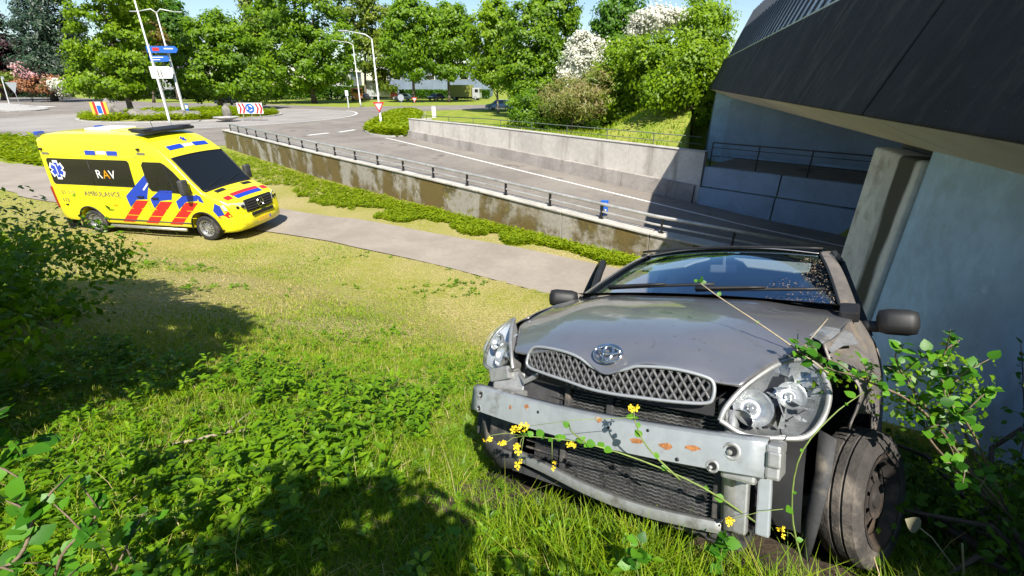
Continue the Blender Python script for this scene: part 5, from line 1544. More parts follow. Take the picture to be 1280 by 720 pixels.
# ---- open door on the far side, hinged at the front
door = empty('open_door', (-.60, -.79, 0), (0, 0, math.radians(34))); door.parent = car
def dl(x, z): return .80 - .80 + (-.02 if z > .95 else 0)
nd = []
for x in (0, -.35, -.7, -1.0):
    nd.append([(x, .05, .24), (x, -.015, .38), (x, -.035, .62), (x, -.015, .84), (x, .045, .985)])
P_ = patch(np.array(nd), 12, 10); mb = MB(); mb.grid(P_.tolist()); solidify(mb.build('door_skin', MT['paint'], door, smooth=True), .03, 1)
mb = MB(); fr_ = [(0, .05, .98), (-.20, .09, 1.10), (-.42, .14, 1.25), (-.60, .185, 1.36), (-.80, .20, 1.40), (-.98, .19, 1.385), (-1.02, .12, 1.2), (-1.02, .05, .98)]
mb.tube(cr1(np.array(fr_), 30).tolist(), .028, 6); mb.build('window_frame', MT['black'], door, smooth=True)
mb = MB(); mb.grid([[(-.05, .05, .99), (-1.0, .05, .99)], [(-.42, .13, 1.23), (-1.0, .13, 1.23)], [(-.72, .19, 1.38), (-.97, .19, 1.37)]]); mb.build('door_glass', MT['car_glass'], door)
mb = MB(); mb.box((-.02, -.13, 1.015), (.12, .20, .12), bev=.045); mb.box((-.05, -.02, .99), (.06, .08, .05), bev=.015); mb.build('wing_mirror', MT['black'], door, smooth=True)
# ---- wheels
wheel(car, (-.09, .765, .30), 1, .25, .14, .162, 8, 'tyre_dusty', 'wheel_black', steer=math.radians(-18))
wheel(car, (.0, -.72, .29), -1, .29, .175, .185, 8, 'tyre_dusty', 'wheel_black', steer=math.radians(-20))
wheel(car, (-2.37, .72, .29), 1, .29, .175, .185, 8, 'tyre_dusty', 'wheel_black')
wheel(car, (-2.37, -.72, .29), -1, .29, .175, .185, 8, 'tyre_dusty', 'wheel_black')
# suspension strut and torn arch liner flap beside the wall-side wheel
mb = MB(); mb.tube([(-.02, .56, .28), (-.04, .54, .75)], .035, 8); mb.beam((.0, .30, .24), (0, .62, .26), .08, .04); mb.build('suspension_strut', MT['plastic_dusty'], car)
mb = MB(); mb.grid([[(.26, .650, .56), (.27, .700, .54)], [(.29, .645, .42), (.30, .688, .40)], [(.30, .625, .28), (.31, .664, .26)], [(.28, .60, .16), (.30, .64, .14)]]); solidify(mb.build('torn_liner', MT['plastic_dusty'], car, smooth=True), .01, 0)
# ------------------------------------------------------------------ lamp posts, signs and street furniture
def lamp_post(label, base, top, arm, r=.09, double=False, mat='pole_white', group='lamp posts round the roundabout'):
    root = thing('lamp_post', label, 'lamp post', tuple(base), group=group)
    b, t = Vector(base), Vector(top)
    mb = MB(base); mb.tube([b, b.lerp(t, .12), b.lerp(t, .121), t], [r * 1.25, r * 1.25, r, r * .6], 10); mb.build('pole', MT[mat], root, smooth=True)
    for a in ([arm, -Vector(arm)] if double else [arm]):
        a = Vector(a)
        mb = MB(base)
        mb.tube([t, t + a * .25 + Vector((0, 0, .35)), t + a + Vector((0, 0, .62 if not double else .1))], [r * .6, r * .55, r * .4], 8); mb.build('arm', MT[mat], root, smooth=True)
        e = t + a + Vector((0, 0, .62 if not double else .1)); d = a.normalized()
        mb = MB(base); mb.box(e + d * .3, (.75, .26, .11), M=Matrix((d, Vector((-d.y, d.x, 0)), Vector((0, 0, 1)))).transposed(), bev=.04)
        mb.build('lamp_head', MT['sign_back'], root, smooth=True)
    return root
def foot(px, py): 
    g = gnd(px, py); return Vector((g.x, g.y, .0))
b1 = foot(477, 160); t1 = at(466, 42, b1.y); t1.x = b1.x; 
lamp_post('tall curved lamp post with a give-way sign on the planted island', b1 + Vector((0, 0, .1)), Vector((b1.x, b1.y, t1.z - .4)), (-2.1, .2, 0), .085)
b2 = foot(451, 134); t2 = at(444, 56, b2.y)
lamp_post('thinner curved lamp post on the far side of the roundabout', b2, Vector((b2.x, b2.y, t2.z)), (-2.9, .4, 0), .10)
b3 = foot(214, 158.5); t3 = at(165, 0, b3.y)
r3 = thing('flag_pole', 'tall bare white pole rising out of the picture behind the ambulance', 'pole', tuple(b3))
mb = MB(b3); mb.tube([b3, b3 + Vector((0, 0, 1.2)), b3 + Vector((0, 0, 1.21)), Vector((b3.x, b3.y, t3.z + 2.5))], [.11, .11, .085, .06], 10); mb.build('pole', MT['pole_white'], r3, smooth=True)
mb = MB(b3); mb.lathe([(.17, 0), (.17, .05), (.12, .06)], None, b3, 12); mb.build('base_flange', MT['galv'], r3)
b4 = Vector((at(228, 134, 56).x, 56, .2)); t4 = at(196, 16, 56)
lamp_post('white lamp post with two short arms above the blue direction signs', b4, Vector((b4.x, b4.y, t4.z)), (1.9, .2, 0), .10, double=True)
# direction signs beside it
dsg = thing('direction_sign', 'blue arrow direction signs stacked on a post on the roundabout', 'sign', (b4.x - 1.0, 55.6, .2))
mb = MB(dsg.location); mb.tube([(b4.x - 1.6, 55.8, .2), (b4.x - 1.6, 55.8, at(200, 55, 55.8).z)], .05, 8); mb.tube([(b4.x + .3, 55.8, .2), (b4.x + .3, 55.8, at(200, 55, 55.8).z)], .05, 8); mb.build('post', MT['galv'], dsg)
def arrow_board(x0, x1, z0, z1, y, mat, tip=+1, parent=dsg, name='arrow_panel'):
    zc = (z0 + z1) / 2; h = (z1 - z0)
    P = [(x0, y, z0), (x1, y, z0), (x1 + tip * h * .45, y, zc), (x1, y, z1), (x0, y, z1)]
    mb = MB(parent.location); mb.prism(P, (0, .05, 0)); return mb.build(name, mat, parent)
yb = 55.5
def bx(px, py): return at(px, py, yb)
arrow_board(bx(183, 62).x, bx(219, 62).x, bx(200, 66).z, bx(200, 57.5).z, yb, MT['sign_blue'])
arrow_board(bx(187, 73).x, bx(209, 73).x, bx(200, 77).z, bx(200, 69.5).z, yb, MT['sign_blue'])
for (p0, p1, q0, q1, mm) in ((191, 198, 59.5, 63.5, 'sign_red'), (205, 216, 60, 61.5, 'sign_white'), (190, 204, 71, 72, 'sign_white'), (190, 200, 74, 75, 'sign_white')):
    mb = MB(dsg.location); a = bx(p0, q1); b = bx(p1, q0); mb.box(((a.x + b.x) / 2, yb - .012, (a.z + b.z) / 2), (b.x - a.x, .02, b.z - a.z)); mb.build('sign_symbol', MT[mm], dsg)
mb = MB(dsg.location); a = bx(190, 98); b = bx(211, 83); mb.prism([(a.x, yb, a.z), (b.x, yb, a.z), (b.x + .3, yb, (a.z + b.z) / 2), (b.x, yb, b.z), (a.x, yb, b.z)], (0, .05, 0)); mb.build('white_panel', MT['sign_white'], dsg)
for k in range(3):
    mb = MB(dsg.location); p = bx(194 + k * 4, 92); mb.box((p.x, yb - .012, p.z), (.12, .02, .7)); mb.build('sign_symbol', MT['decal_grey'], dsg)
# blue and white striped bollard at that pole's foot
bb = Vector((bx(227, 128).x + .9, 54.8, .15)); r_ = thing('bollard', 'blue and white banded bollard at the foot of the twin lamp post', 'bollard', tuple(bb))
for k in range(5):
    mb = MB(bb); mb.lathe([(.14, k * .34), (.14, k * .34 + .34)] if k < 4 else [(.14, 1.36), (.10, 1.5), (0, 1.52)], None, bb, 12); mb.build('band', MT['sign_blue' if k % 2 == 0 else 'sign_white'], r_)
# chevron board on the roundabout
def board_root(label, px0, px1, py0, py1, Y, cat='sign', name='chevron_sign'):
    a, b = at(px0, py1, Y), at(px1, py0, Y)
    root = thing(name, label, cat, ((a.x + b.x) / 2, Y, hz((a.x + b.x) / 2, Y)))
    return root, a, b
root, a, b = board_root('red and white chevron board with a blue arrow disc on the roundabout', 298, 327, 128.5, 142, 52.6)
W3 = (b.x - a.x) / 3; zc = (a.z + b.z) / 2; hh = b.z - a.z
for k in (0, 1, 2):
    mb = MB(root.location); mb.box((a.x + W3 * (k + .5), 52.6, zc), (W3 * .97, .05, hh), bev=.01); mb.build('sign_panel', MT['sign_white'], root)
for k in (0, 2):
    for j in range(2):
        x0 = a.x + W3 * (k + .14 + j * .42); w = W3 * .22
        mb = MB(root.location); mb.prism([(x0, 52.56, zc - hh * .46), (x0 + w, 52.56, zc - hh * .46), (x0 + w + W3 * .2, 52.56, zc), (x0 + w, 52.56, zc + hh * .46), (x0, 52.56, zc + hh * .46), (x0 + W3 * .2, 52.56, zc)], (0, .012, 0)); mb.build('red_chevron', MT['sign_red'], root)
mb = MB(root.location); mb.lathe([(0, 0), (hh * .44, 0), (hh * .44, .02)], Matrix.Rotation(math.pi / 2, 3, 'X'), (a.x + W3 * 1.5, 52.56, zc), 24); mb.build('blue_disc', MT['sign_blue'], root)
mb = MB(root.location)
for k in range(3):
    a0 = math.radians(120 * k + 20); c = Vector((a.x + W3 * 1.5, 52.53, zc)); R_ = hh * .24
    pts = [c + Vector((R_ * math.cos(a0 + t), 0, R_ * math.sin(a0 + t))) for t in np.linspace(0, 1.4, 6)]
    mb.tube(pts, [.05, .05, .05, .05, .09, .01], 5)
mb.build('white_arrow', MT['sign_white'], root)
mb = MB(root.location)
for k in (.5, 1.5, 2.5): mb.tube([(a.x + W3 * k, 52.68, .1), (a.x + W3 * k, 52.68, zc)], .04, 6)
mb.build('post', MT['galv'], root)
root, a, b = board_root('small striped yellow, red and white board with blue symbol left on the roundabout', 117, 132, 127.5, 144, 51.5, name='marker_board')
w = b.x - a.x; zc = (a.z + b.z) / 2; hh = b.z - a.z
for k, mm in enumerate(('sign_yellow', 'sign_red', 'sign_white', 'sign_white', 'sign_red', 'sign_yellow')):
    mb = MB(root.location); mb.box((a.x + w * (k + .5) / 6, 51.5, zc), (w / 6 * .98, .05, hh)); mb.build('stripe_panel', MT[mm], root)
mb = MB(root.location); mb.box(((a.x + b.x) / 2, 51.46, zc - hh * .05), (w * .26, .02, hh * .6), bev=.005); mb.build('blue_symbol', MT['sign_blue'], root)
mb = MB(root.location); mb.box(((a.x + b.x) / 2, 51.65, .3), (w * .8, .3, .5)); mb.build('foot_block', MT['kerb'], root)
# give-way signs
def giveway(label, c, w, base, normal=(0, -1, 0), back=False, pole=True, name='give_way_sign'):
    root = thing(name, label, 'sign', tuple(base))
    c = Vector(c); n = Vector(normal).normalized(); s = Vector((-n.y, n.x, 0))
    def tri(k, o): 
        h = w * .87 * k
        return [c + s * (-w / 2 * k) + Vector((0, 0, h * .5)) + n * o, c + s * (w / 2 * k) + Vector((0, 0, h * .5)) + n * o, c + Vector((0, 0, -h * .5)) + n * o]
    if back:
        mb = MB(base); mb.prism(tri(1, 0), n * .03); mb.build('sign_plate', MT['sign_back'], root)
    else:
        mb = MB(base); mb.prism(tri(1, 0), n * -.03); mb.build('red_border', MT['sign_red'], root)
        mb = MB(base); mb.prism([p + Vector((0, 0, w * .035)) for p in tri(.60, .012)], n * -.01); mb.build('white_field', MT['sign_white'], root)
    if pole:
        mb = MB(base); mb.tube([Vector(base), Vector((base[0], base[1], c.z + w * .4))], .04, 8); mb.build('post', MT['galv'], root)
    return root
giveway('red and white give-way triangle fixed to the curved lamp post', (b1.x, b1.y - .16, at(475, 134, b1.y).z), 1.0, (b1.x, b1.y - .16, at(475, 140, b1.y).z), pole=False)
g = foot(518, 132); giveway('small give-way triangle on the far grass verge by the hall', at(518, 125, g.y), 1.0, g)
g = foot(27, 136); c = at(17, 110, g.y); giveway('grey back of a tilted give-way sign on the left island', Vector((g.x, g.y, c.z)), 1.9, g, back=True)
g = foot(12, 131); r_ = thing('sign_pole', 'pale leaning pole beside the give-way sign on the left island', 'pole', tuple(g)); mb = MB(g); c = at(2, 98, g.y); mb.tube([g, Vector((c.x, g.y, c.z))], .09, 8); mb.build('pole', MT['pole_white'], r_); mb = MB(g); mb.box(c + Vector((.2, 0, .1)), (.5, .06, .5)); mb.build('sign_plate', MT['sign_back'], r_)
g = foot(502, 133); r_ = thing('round_sign', 'back of a round grey sign on a short post beyond the roundabout', 'sign', tuple(g))
c = at(502, 122, g.y); mb = MB(g); mb.lathe([(0, 0), (.55, 0), (.55, .04), (0, .04)], Matrix.Rotation(math.pi / 2, 3, 'X'), Vector((g.x, g.y, c.z)), 20); mb.build('sign_plate', MT['sign_back'], r_); mb = MB(g); mb.tube([g, Vector((g.x, g.y + .05, c.z))], .05, 6); mb.build('post', MT['galv'], r_)
g = foot(436, 135); r_ = thing('marker_post', 'slim white post left of the thinner lamp post', 'post', tuple(g)); mb = MB(g); c = at(435, 113, g.y); mb.tube([g, Vector((g.x, g.y, c.z))], .10, 8); mb.build('post', MT['pole_white'], r_); mb = MB(g); mb.box(Vector((g.x, g.y - .1, c.z - .4)), (.5, .06, .8), bev=.01); mb.build('plate', MT['sign_white'], r_)
g = foot(543, 147); r_ = thing('concrete_post', 'short white concrete post at the end of the far wall', 'post', tuple(g)); mb = MB(g); c = at(543, 133, g.y); mb.box(Vector((g.x, g.y, c.z / 2)), (.45, .45, c.z), bev=.03); mb.build('post', MT['decal_white'], r_); mb = MB(g); mb.box(Vector((g.x, g.y, c.z + .03)), (.5, .5, .06), bev=.02); mb.build('cap', MT['kerb'], r_)
# blue sign on the near railing
g = NWM[4].lerp(NWM[5], .42); c = at(755, 260, g.y + .1)
r_ = thing('cycle_sign', 'small blue and white sign standing at the near wall railing', 'sign', (c.x, g.y + .1, g.z - .4))
M_ = Matrix.Rotation(-.25, 3, 'Y')
mb = MB(r_.location); mb.box(c, (.20, .03, .40), bev=.01); mb.build('sign_plate', MT['sign_blue'], r_)
for dz in (.10, -.06): 
    mb = MB(r_.location); mb.box(c + Vector((0.01, -.018, dz)), (.09, .01, .06), bev=.003); mb.build('sign_symbol', MT['sign_white'], r_)
mb = MB(r_.location); mb.tube([(c.x, g.y + .13, g.z - .4), (c.x, g.y + .13, c.z + .2)], .02, 6); mb.build('post', MT['galv'], r_)
# stones on the roundabout and low dish
rs = random.Random(2)
for k, (px, py, w, h) in enumerate(((136, 134, 1.3, 2.0), (147, 136, 1.0, 1.2), (171, 141, 2.2, 1.0), (188, 141, 2.4, .9), (203, 140, 2.2, .8), (222, 138, 2.6, .9), (240, 137, 2.2, .8), (281, 131, .9, 1.5))):
    c = at(px, py, 54.0); c.z = .2
    bm = bmesh.new(); bmesh.ops.create_icosphere(bm, subdivisions=2, radius=1)
    rr_ = random.Random(k + 30)
    for v in bm.verts: v.co = Vector((v.co.x * w / 2, v.co.y * w / 2.4, (v.co.z + .6) * h / 1.7)) * rr_.uniform(.85, 1.12)
    me = bpy.data.meshes.new('boulder'); bm.to_mesh(me); bm.free(); me.materials.append(MT['stone'])
    o = bpy.data.objects.new('boulder', me); link(o); o.location = c
    tag(o, ['tall upright stone right of the striped marker board', 'rounded stone under the tree right of the tall one', 'low stone first in the row right of the tree', 'low stone second in the row right of the tree', 'low stone third in the row right of the tree', 'low stone left of the twin lamp post foot', 'low stone right of the twin lamp post foot', 'upright stone left of the chevron board'][k], 'stone', 'stones on the roundabout island')
c = at(282, 143.5, 51.6); r_ = thing('stone_bowl', 'flat pale dish on the grass left of the chevron board', 'bowl', (c.x, c.y, .15)); mb = MB(r_.location); mb.lathe([(0, .1), (.5, .1), (1.1, .32), (1.25, .36), (1.2, .26), (.5, .0)], None, (c.x, c.y, .15), 20); mb.build('dish', MT['kerb'], r_, smooth=True)

# ------------------------------------------------------------------ far vehicles and buildings
def small_car(name, label, loc, rz, mat, L=4.1, W=1.7, H=1.5, group='vehicles parked in the distance', van=False):
    root = thing(name, label, 'car', loc, (0, 0, rz), group)
    outl = [(-L / 2, .35), (-L / 2, .85), (-L / 2 + .15, 1.0), (-L * .40, H - .1), (-L * .28, H), (L * .10, H), (L * .26, 1.0), (L * .42, .88), (L / 2, .72), (L / 2, .35)]
    rows = []
    for y, k in ((-W / 2, .0), (-W / 2 * .98, .02), (W / 2 * .98, .02), (W / 2, 0)):
        rows.append([(x, y * (1 - .16 * max(0, z - .95) / .6), z) for x, z in outl])
    mb = MB(); mb.grid(rows); mb.add(rows[0], [tuple(range(len(outl)))]); mb.add(rows[-1], [tuple(range(len(outl)))]); o = mb.build('body', mat, root); bevel(o, .05, 2, 25)
    for s in (-1, 1):
        mb = MB(); y = s * W / 2
        mb.add([(-L * .34, y * .915 + s * .02, H - .14), (L * .08, y * .915 + s * .02, H - .14), (L * .20, y + s * .012, 1.02), (-L * .39, y + s * .012, 1.02)], [(0, 1, 2, 3)]); mb.build('side_window', MT['dark_glass'], root)
        mb = MB(); mb.box((L / 2 - .05, s * W * .36, .72), (.12, .36, .16), bev=.03); mb.build('headlight', MT['lamp_glass'], root)
        for x in (-L * .31, L * .31): wheel(root, (x, s * (W / 2 - .08), .31), s, .31, .2, .2, 8)
    mb = MB(); mb.add([(L * .115, -W * .38, H - .06), (L * .115, W * .38, H - .06), (L * .255, W * .42, 1.04), (L * .255, -W * .42, 1.04)], [(0, 1, 2, 3)]); mb.build('windscreen', MT['dark_glass'], root)
    mb = MB(); mb.add([(-L * .30 - .06, -W * .36, H - .07), (-L * .30 - .06, W * .36, H - .07), (-L * .425, W * .40, 1.04), (-L * .425, -W * .40, 1.04)], [(0, 1, 2, 3)]); mb.build('rear_window', MT['dark_glass'], root)
    return root
MT['car_blue'] = pmat('far_car_blue', (.10, .17, .28), .3, .4, coat=.8)
MT['car_white'] = pmat('far_car_white', (.42, .43, .43), .35, coat=.6)
MT['car_black'] = pmat('far_car_black', (.02, .02, .025), .3, coat=.8)
MT['car_red'] = pmat('far_car_red', (.50, .03, .03), .35, coat=.6)
MT['car_orange'] = pmat('far_car_orange', (.70, .20, .02), .4, coat=.4)
MT['car_green'] = pmat('far_lorry_yellow', (.22, .24, .05), .4, coat=.4)
g = gnd(625, 138); small_car('parked_car', 'small pale blue car parked on the road behind the young bright tree', (g.x, g.y, .02), 2.9, MT['car_blue'])
for k, (px, mm, lb_) in enumerate(((305, 'car_black', 'black car parked behind the roundabout left of the chevron board'), (283, 'car_black', 'dark car parked behind the upright stone on the roundabout'), (455, 'car_black', 'dark car beside the orange lorry'), (503, 'car_white', 'pale car parked before the grey hall'), (545, 'car_black', 'dark car near the right end of the grey hall'))):
    Y = 92 if px < 320 else 118
    c = at(px, 122, Y); small_car('parked_car', lb_, (c.x, Y, .02), .1 + k, MT[mm])
def lorry(label, px, Y, cabmat, boxmat, rz, L=7.0, H=3.2):
    c = at(px, 118, Y); root = thing('lorry', label, 'lorry', (c.x, Y, .02), (0, 0, rz), 'vehicles parked in the distance')
    mb = MB(); mb.box((L / 2 - .9, 0, 1.6), (1.8, 2.3, 2.3), bev=.15); mb.build('cab', cabmat, root)
    mb = MB(); mb.box((-.95, 0, .75 + (H - .75) / 2), (L - 2.0, 2.4, H - .75), bev=.05); mb.build('load_box', boxmat, root)
    mb = MB(); mb.box((L / 2 + .005, 0, 2.1), (.03, 2.0, .8), bev=.01); mb.build('windscreen', MT['dark_glass'], root)
    for s in (-1, 1):
        mb = MB(); mb.box((L / 2 - .7, s * 1.155, 2.1), (.8, .03, .7), bev=.01); mb.build('side_window', MT['dark_glass'], root)
        mb = MB(); mb.box((L / 2 + .01, s * .85, .85), (.05, .35, .2), bev=.02); mb.build('headlight', MT['lamp_glass'], root)
        for x in (L / 2 - 1, -L / 2 + 1.2): wheel(root, (x, s * 1.0, .48), s, .48, .3, .3, 8)
    mb = MB(); mb.box((0, 0, .55), (L - .3, 1.6, .25)); mb.build('chassis', MT['black'], root)
    return root
lorry('orange lorry standing behind the thinner lamp post', 446, 116, MT['car_orange'], MT['car_orange'], -1.2, 5.5, 2.8)
lorry('red and white lorry left of the grey hall', 478, 124, MT['car_red'], MT['car_white'], .2, 7.5, 4.4)
lorry('white cab lorry with yellow box at the right of the hall', 582, 120, MT['car_white'], MT['car_green'], -.2, 7.5, 3.4)
MT['hall_clad'] = pmat('hall_cladding', (.20, .25, .32), .6, .2, var=(.3, .12))
MT['hall_light'] = pmat('hall_render', (.40, .41, .41), .8, var=(.3, .1))
MT['roof_dark'] = pmat('roof_dark', (.06, .06, .07), .8)
def building(name, label, px0, px1, Y, ztop, depth, mat, winrows, wincols, roof='flat', door=True, roofmat='roof_dark', clad=0):
    a, b = at(px0, 110, Y), at(px1, 110, Y); W = b.x - a.x
    root = thing(name, label, 'building', ((a.x + b.x) / 2, Y, 0))
    mb = MB(); mb.box((0, depth / 2, ztop / 2), (W, depth, ztop)); mb.build('wall', mat, root)
    if roof == 'flat':
        mb = MB(); mb.box((0, depth / 2, ztop + .15), (W + .4, depth + .4, .3), bev=.05); mb.build('roof', MT[roofmat], root)
    else:
        mb = MB(); mb.prism([(-W / 2 - .4, -.4, ztop + .02), (-W / 2 - .4, depth + .4, ztop + .02), (-W / 2 - .4, depth / 2, ztop + depth * .35)], (W + .8, 0, 0)); rf_ = mb.build('roof', MT[roofmat], root)
        mb = MB(); mb.box((W * .25, depth / 2, ztop + depth * .35), (.7, .7, 1.4)); mb.build('chimney', MT['kerb'], rf_)
    for i in range(clad):
        x = -W / 2 + W * (i + .5) / clad
        mb = MB(); mb.box((x, -.03, ztop / 2), (W / clad * .94, .05, ztop * .98)); mb.build('cladding_panel', mat, root)
    for r in range(winrows):
        for c in range(wincols):
            x = -W / 2 + W * (c + .5) / wincols; z = ztop * (r + .62) / winrows if winrows > 1 else ztop * .62
            mb = MB(); mb.box((x, -.075, z), (W / wincols * .5, .06, 1.2)); w_o = mb.build('window', MT['sign_white'], root)
            mb = MB(); mb.box((x, -.115, z), (W / wincols * .44, .03, 1.05)); mb.build('pane', MT['dark_glass'], w_o)
    if door:
        mb = MB(); mb.box((W * .18, -.09, 1.6), (3.2, .08, 3.2)); d_o = mb.build('door', MT['hall_light'], root)
        for k in range(4):
            mb = MB(); mb.box((W * .18, -.14, .45 + k * .8), (3.0, .03, .66)); mb.build('door_panel', MT['sign_back'], d_o)
    return root
building('warehouse', 'blue-grey clad hall with flat roof behind the plane trees', 487, 612, 140, 8.5, 24, MT['hall_clad'], 1, 6, clad=14)
building('depot_office', 'white rendered depot building seen under the oak', 408, 440, 142, 6.5, 10, MT['hall_light'], 1, 4)
building('house', 'white house with dark roof behind the direction signs', 180, 236, 132, 6.0, 9, MT['hall_light'], 2, 4, roof='gable')
# chain fence of the depot
fn = thing('depot_fence', 'grey chain-link fence under the oak along the depot yard', 'fence', tuple(gnd(400, 124)))
a, b = gnd(322, 124.0), gnd(610, 123.4)
mb_all = []
for k in range(30):
    p = a.lerp(b, k / 29); mb = MB(fn.location); mb.tube([p, p + Vector((0, 0, 2.0))], .05, 5); mb.build('post', MT['galv'], fn)
for h in (.15, 1.0, 1.95):
    mb = MB(fn.location); mb.tube([a + Vector((0, 0, h)), b + Vector((0, 0, h))], .025, 4); mb.build('wire', MT['galv'], fn)
# ------------------------------------------------------------------ grass, weeds and near shrubs
def blades(name, XY, hgt_, wid, lean, rng, mat, rnd, z=None, label=None, jitter=.0):
    n = len(XY)
    z = height(XY[:, 0], XY[:, 1]) if z is None else z
    base = np.stack([XY[:, 0], XY[:, 1], z - .01], -1)
    a = rng.random(n) * 2 * np.pi
    d = np.stack([np.cos(a), np.sin(a), np.zeros(n)], -1); s = np.stack([-np.sin(a), np.cos(a), np.zeros(n)], -1)
    H = hgt_[:, None]; Wd = wid[:, None]; Ln = lean[:, None]
    V = np.empty((n, 5, 3))
    mid = base + np.array([0, 0, 1]) * H * .58 + d * H * Ln * .30
    tip = base + np.array([0, 0, 1]) * H * (1 - .25 * Ln) + d * H * Ln
    V[:, 0] = base - s * Wd; V[:, 1] = base + s * Wd; V[:, 2] = mid + s * Wd * .75; V[:, 3] = mid - s * Wd * .75; V[:, 4] = tip
    i = np.arange(n) * 5
    F4 = np.stack([i, i + 1, i + 2, i + 3], -1); F3 = np.stack([i + 3, i + 2, i + 4], -1)
    o = mesh_np(name, V.reshape(-1, 3), [F4, F3], mat, rnd=np.repeat(rnd, 5))
    tag(o, label, kind='stuff')
    return o
def vnoise(x, y, s, seed):
    r = np.random.default_rng(seed); k = r.random((64, 64))
    u, v = x * s + 100, y * s + 100
    i, j = np.floor(u).astype(int), np.floor(v).astype(int); f, g_ = u - i, v - j
    f, g_ = f * f * (3 - 2 * f), g_ * g_ * (3 - 2 * g_)
    q = lambda a, b: k[a % 64, b % 64]
    return (q(i, j) * (1 - f) + q(i + 1, j) * f) * (1 - g_) + (q(i, j + 1) * (1 - f) + q(i + 1, j + 1) * f) * g_
def fbm(x, y, s, seed): return (vnoise(x, y, s, seed) + .5 * vnoise(x, y, s * 2.1, seed + 1) + .25 * vnoise(x, y, s * 4.3, seed + 2)) / 1.75
def in_view(XY, margin=190):
    z = height(XY[:, 0], XY[:, 1])
    v = np.stack([XY[:, 0], XY[:, 1], z - CAM_H], -1)
    zc = v[:, 1] * math.cos(PITCH) - v[:, 2] * math.sin(PITCH); yc = v[:, 1] * math.sin(PITCH) + v[:, 2] * math.cos(PITCH)
    zc = np.maximum(zc, .05)
    px = 640 + F_PX * v[:, 0] / zc; py = 360 - F_PX * yc / zc
    return (px > -margin) & (px < 1280 + margin) & (py < 720 + margin * 2) & (py > -50)
CARM = Matrix.Translation(CAR_T) @ (Matrix.Rotation(math.radians(-133.0), 4, 'Z') @ Matrix.Rotation(math.radians(-25.3), 4, 'Y') @ Matrix.Rotation(math.radians(14.6), 4, 'X'))
CINV = np.array(CARM.inverted())
def under_car(XY):
    z = height(XY[:, 0], XY[:, 1]); Pq = np.stack([XY[:, 0], XY[:, 1], z, np.ones(len(XY))], -1) @ CINV.T
    return (Pq[:, 0] < .30) & (Pq[:, 0] > -2.9) & (abs(Pq[:, 1]) < .80)
def on_grass(XY): return poly_sd(XY[:, 0], XY[:, 1], PN) > .10 - .30 * np.random.default_rng(len(XY)).random(len(XY)) ** 3
def free_of_wall(XY): return (XY @ BN) < 2.35
def scatter(rng, n, dmin, dmax, power=1.0, az=64):
    r = dmin + (dmax - dmin) * rng.random(n) ** power
    a = np.radians(rng.uniform(-az, az, n))
    return np.stack([r * np.sin(a), r * np.cos(a)], -1)
rng = np.random.default_rng(77)
# near tangle
XY = scatter(rng, 370000, .45, 5.2, .85, 74)
XY = XY[in_view(XY) & on_grass(XY) & ~under_car(XY) & free_of_wall(XY)]
f = fbm(XY[:, 0], XY[:, 1], 1.3, 5); XY = XY[rng.random(len(XY)) < np.clip(.25 + 1.3 * f, 0, 1)]
d = np.hypot(XY[:, 0], XY[:, 1]); f = fbm(XY[:, 0], XY[:, 1], .9, 9)
tall = np.clip((4.2 - d) / 2.6, 0, 1)
keep = rng.random(len(XY)) < np.clip((5.3 - d) / 1.6, 0, 1); XY, d, f, tall = XY[keep], d[keep], f[keep], tall[keep]
h_ = (.022 + .05 * rng.random(len(XY)) + tall * .07 * rng.random(len(XY)) ** 3) * (.5 + 1.0 * f)
blades('grass', XY, h_, rng.uniform(.0012, .0028, len(XY)), rng.uniform(.3, 1.3, len(XY)), rng, MT['grass'], np.clip(.20 + .45 * (f - .35) + .34 * np.clip((d - 2.4) / 2.6, 0, 1) + rng.normal(0, .17, len(XY)) + .6 * (rng.random(len(XY)) < .09), 0, 1), label='tangled green grass on the slope around the car')
# lawn, middle distance
XY = scatter(rng, 260000, 3.6, 15, .9, 62)
XY = XY[in_view(XY) & on_grass(XY) & ~under_car(XY) & free_of_wall(XY)]
f = fbm(XY[:, 0], XY[:, 1], .45, 9); f2 = fbm(XY[:, 0], XY[:, 1], 2.2, 12)
d = np.hypot(XY[:, 0], XY[:, 1])
dry = np.clip(.10 + 2.2 * (f - .36) + .8 * (f2 - .4) + .07 * (d - 5.5), 0, 1)
keep = rng.random(len(XY)) < np.clip(1.15 - .85 * dry * f2 * 1.5, .12, 1)
XY, dry, f2, d = XY[keep], dry[keep], f2[keep], d[keep]
n = len(XY)
blades('lawn_grass', XY, (.024 + .036 * rng.random(n)) * (1.15 - .6 * dry) * (.35 + 1.5 * f2), rng.uniform(.0028, .0055, n) * (d / 8) ** .5, rng.uniform(.3, 1.1, n), rng, MT['grass'], np.clip(.24 + .70 * dry + rng.normal(0, .20, n), 0, 1), label='short lawn grass with straw patches below the ambulance')
# far lawn left and behind
XY = np.stack([rng.uniform(-34, -10, 60000), rng.uniform(8, 24, 60000)], -1)
XY = XY[in_view(XY) & on_grass(XY)]; n = len(XY)
f = fbm(XY[:, 0], XY[:, 1], .45, 9)
blades('verge_grass', XY, .03 + .05 * rng.random(n), rng.uniform(.006, .011, n), rng.uniform(.3, 1, n), rng, MT['grass'], np.clip(.25 + .7 * f + rng.normal(0, .15, n), 0, 1), label='grass left of the ambulance wheels')
# tall seed stems
XY = scatter(rng, 420, .8, 4.2, 1.0); XY = XY[in_view(XY) & on_grass(XY) & ~under_car(XY) & free_of_wall(XY)]; n = len(XY)
blades('grass_stems', XY, rng.uniform(.16, .34, n), np.full(n, .0013), rng.uniform(.2, .9, n), rng, MT['grass'], rng.uniform(.5, .95, n), label='thin pale grass stems standing above the turf near the camera')
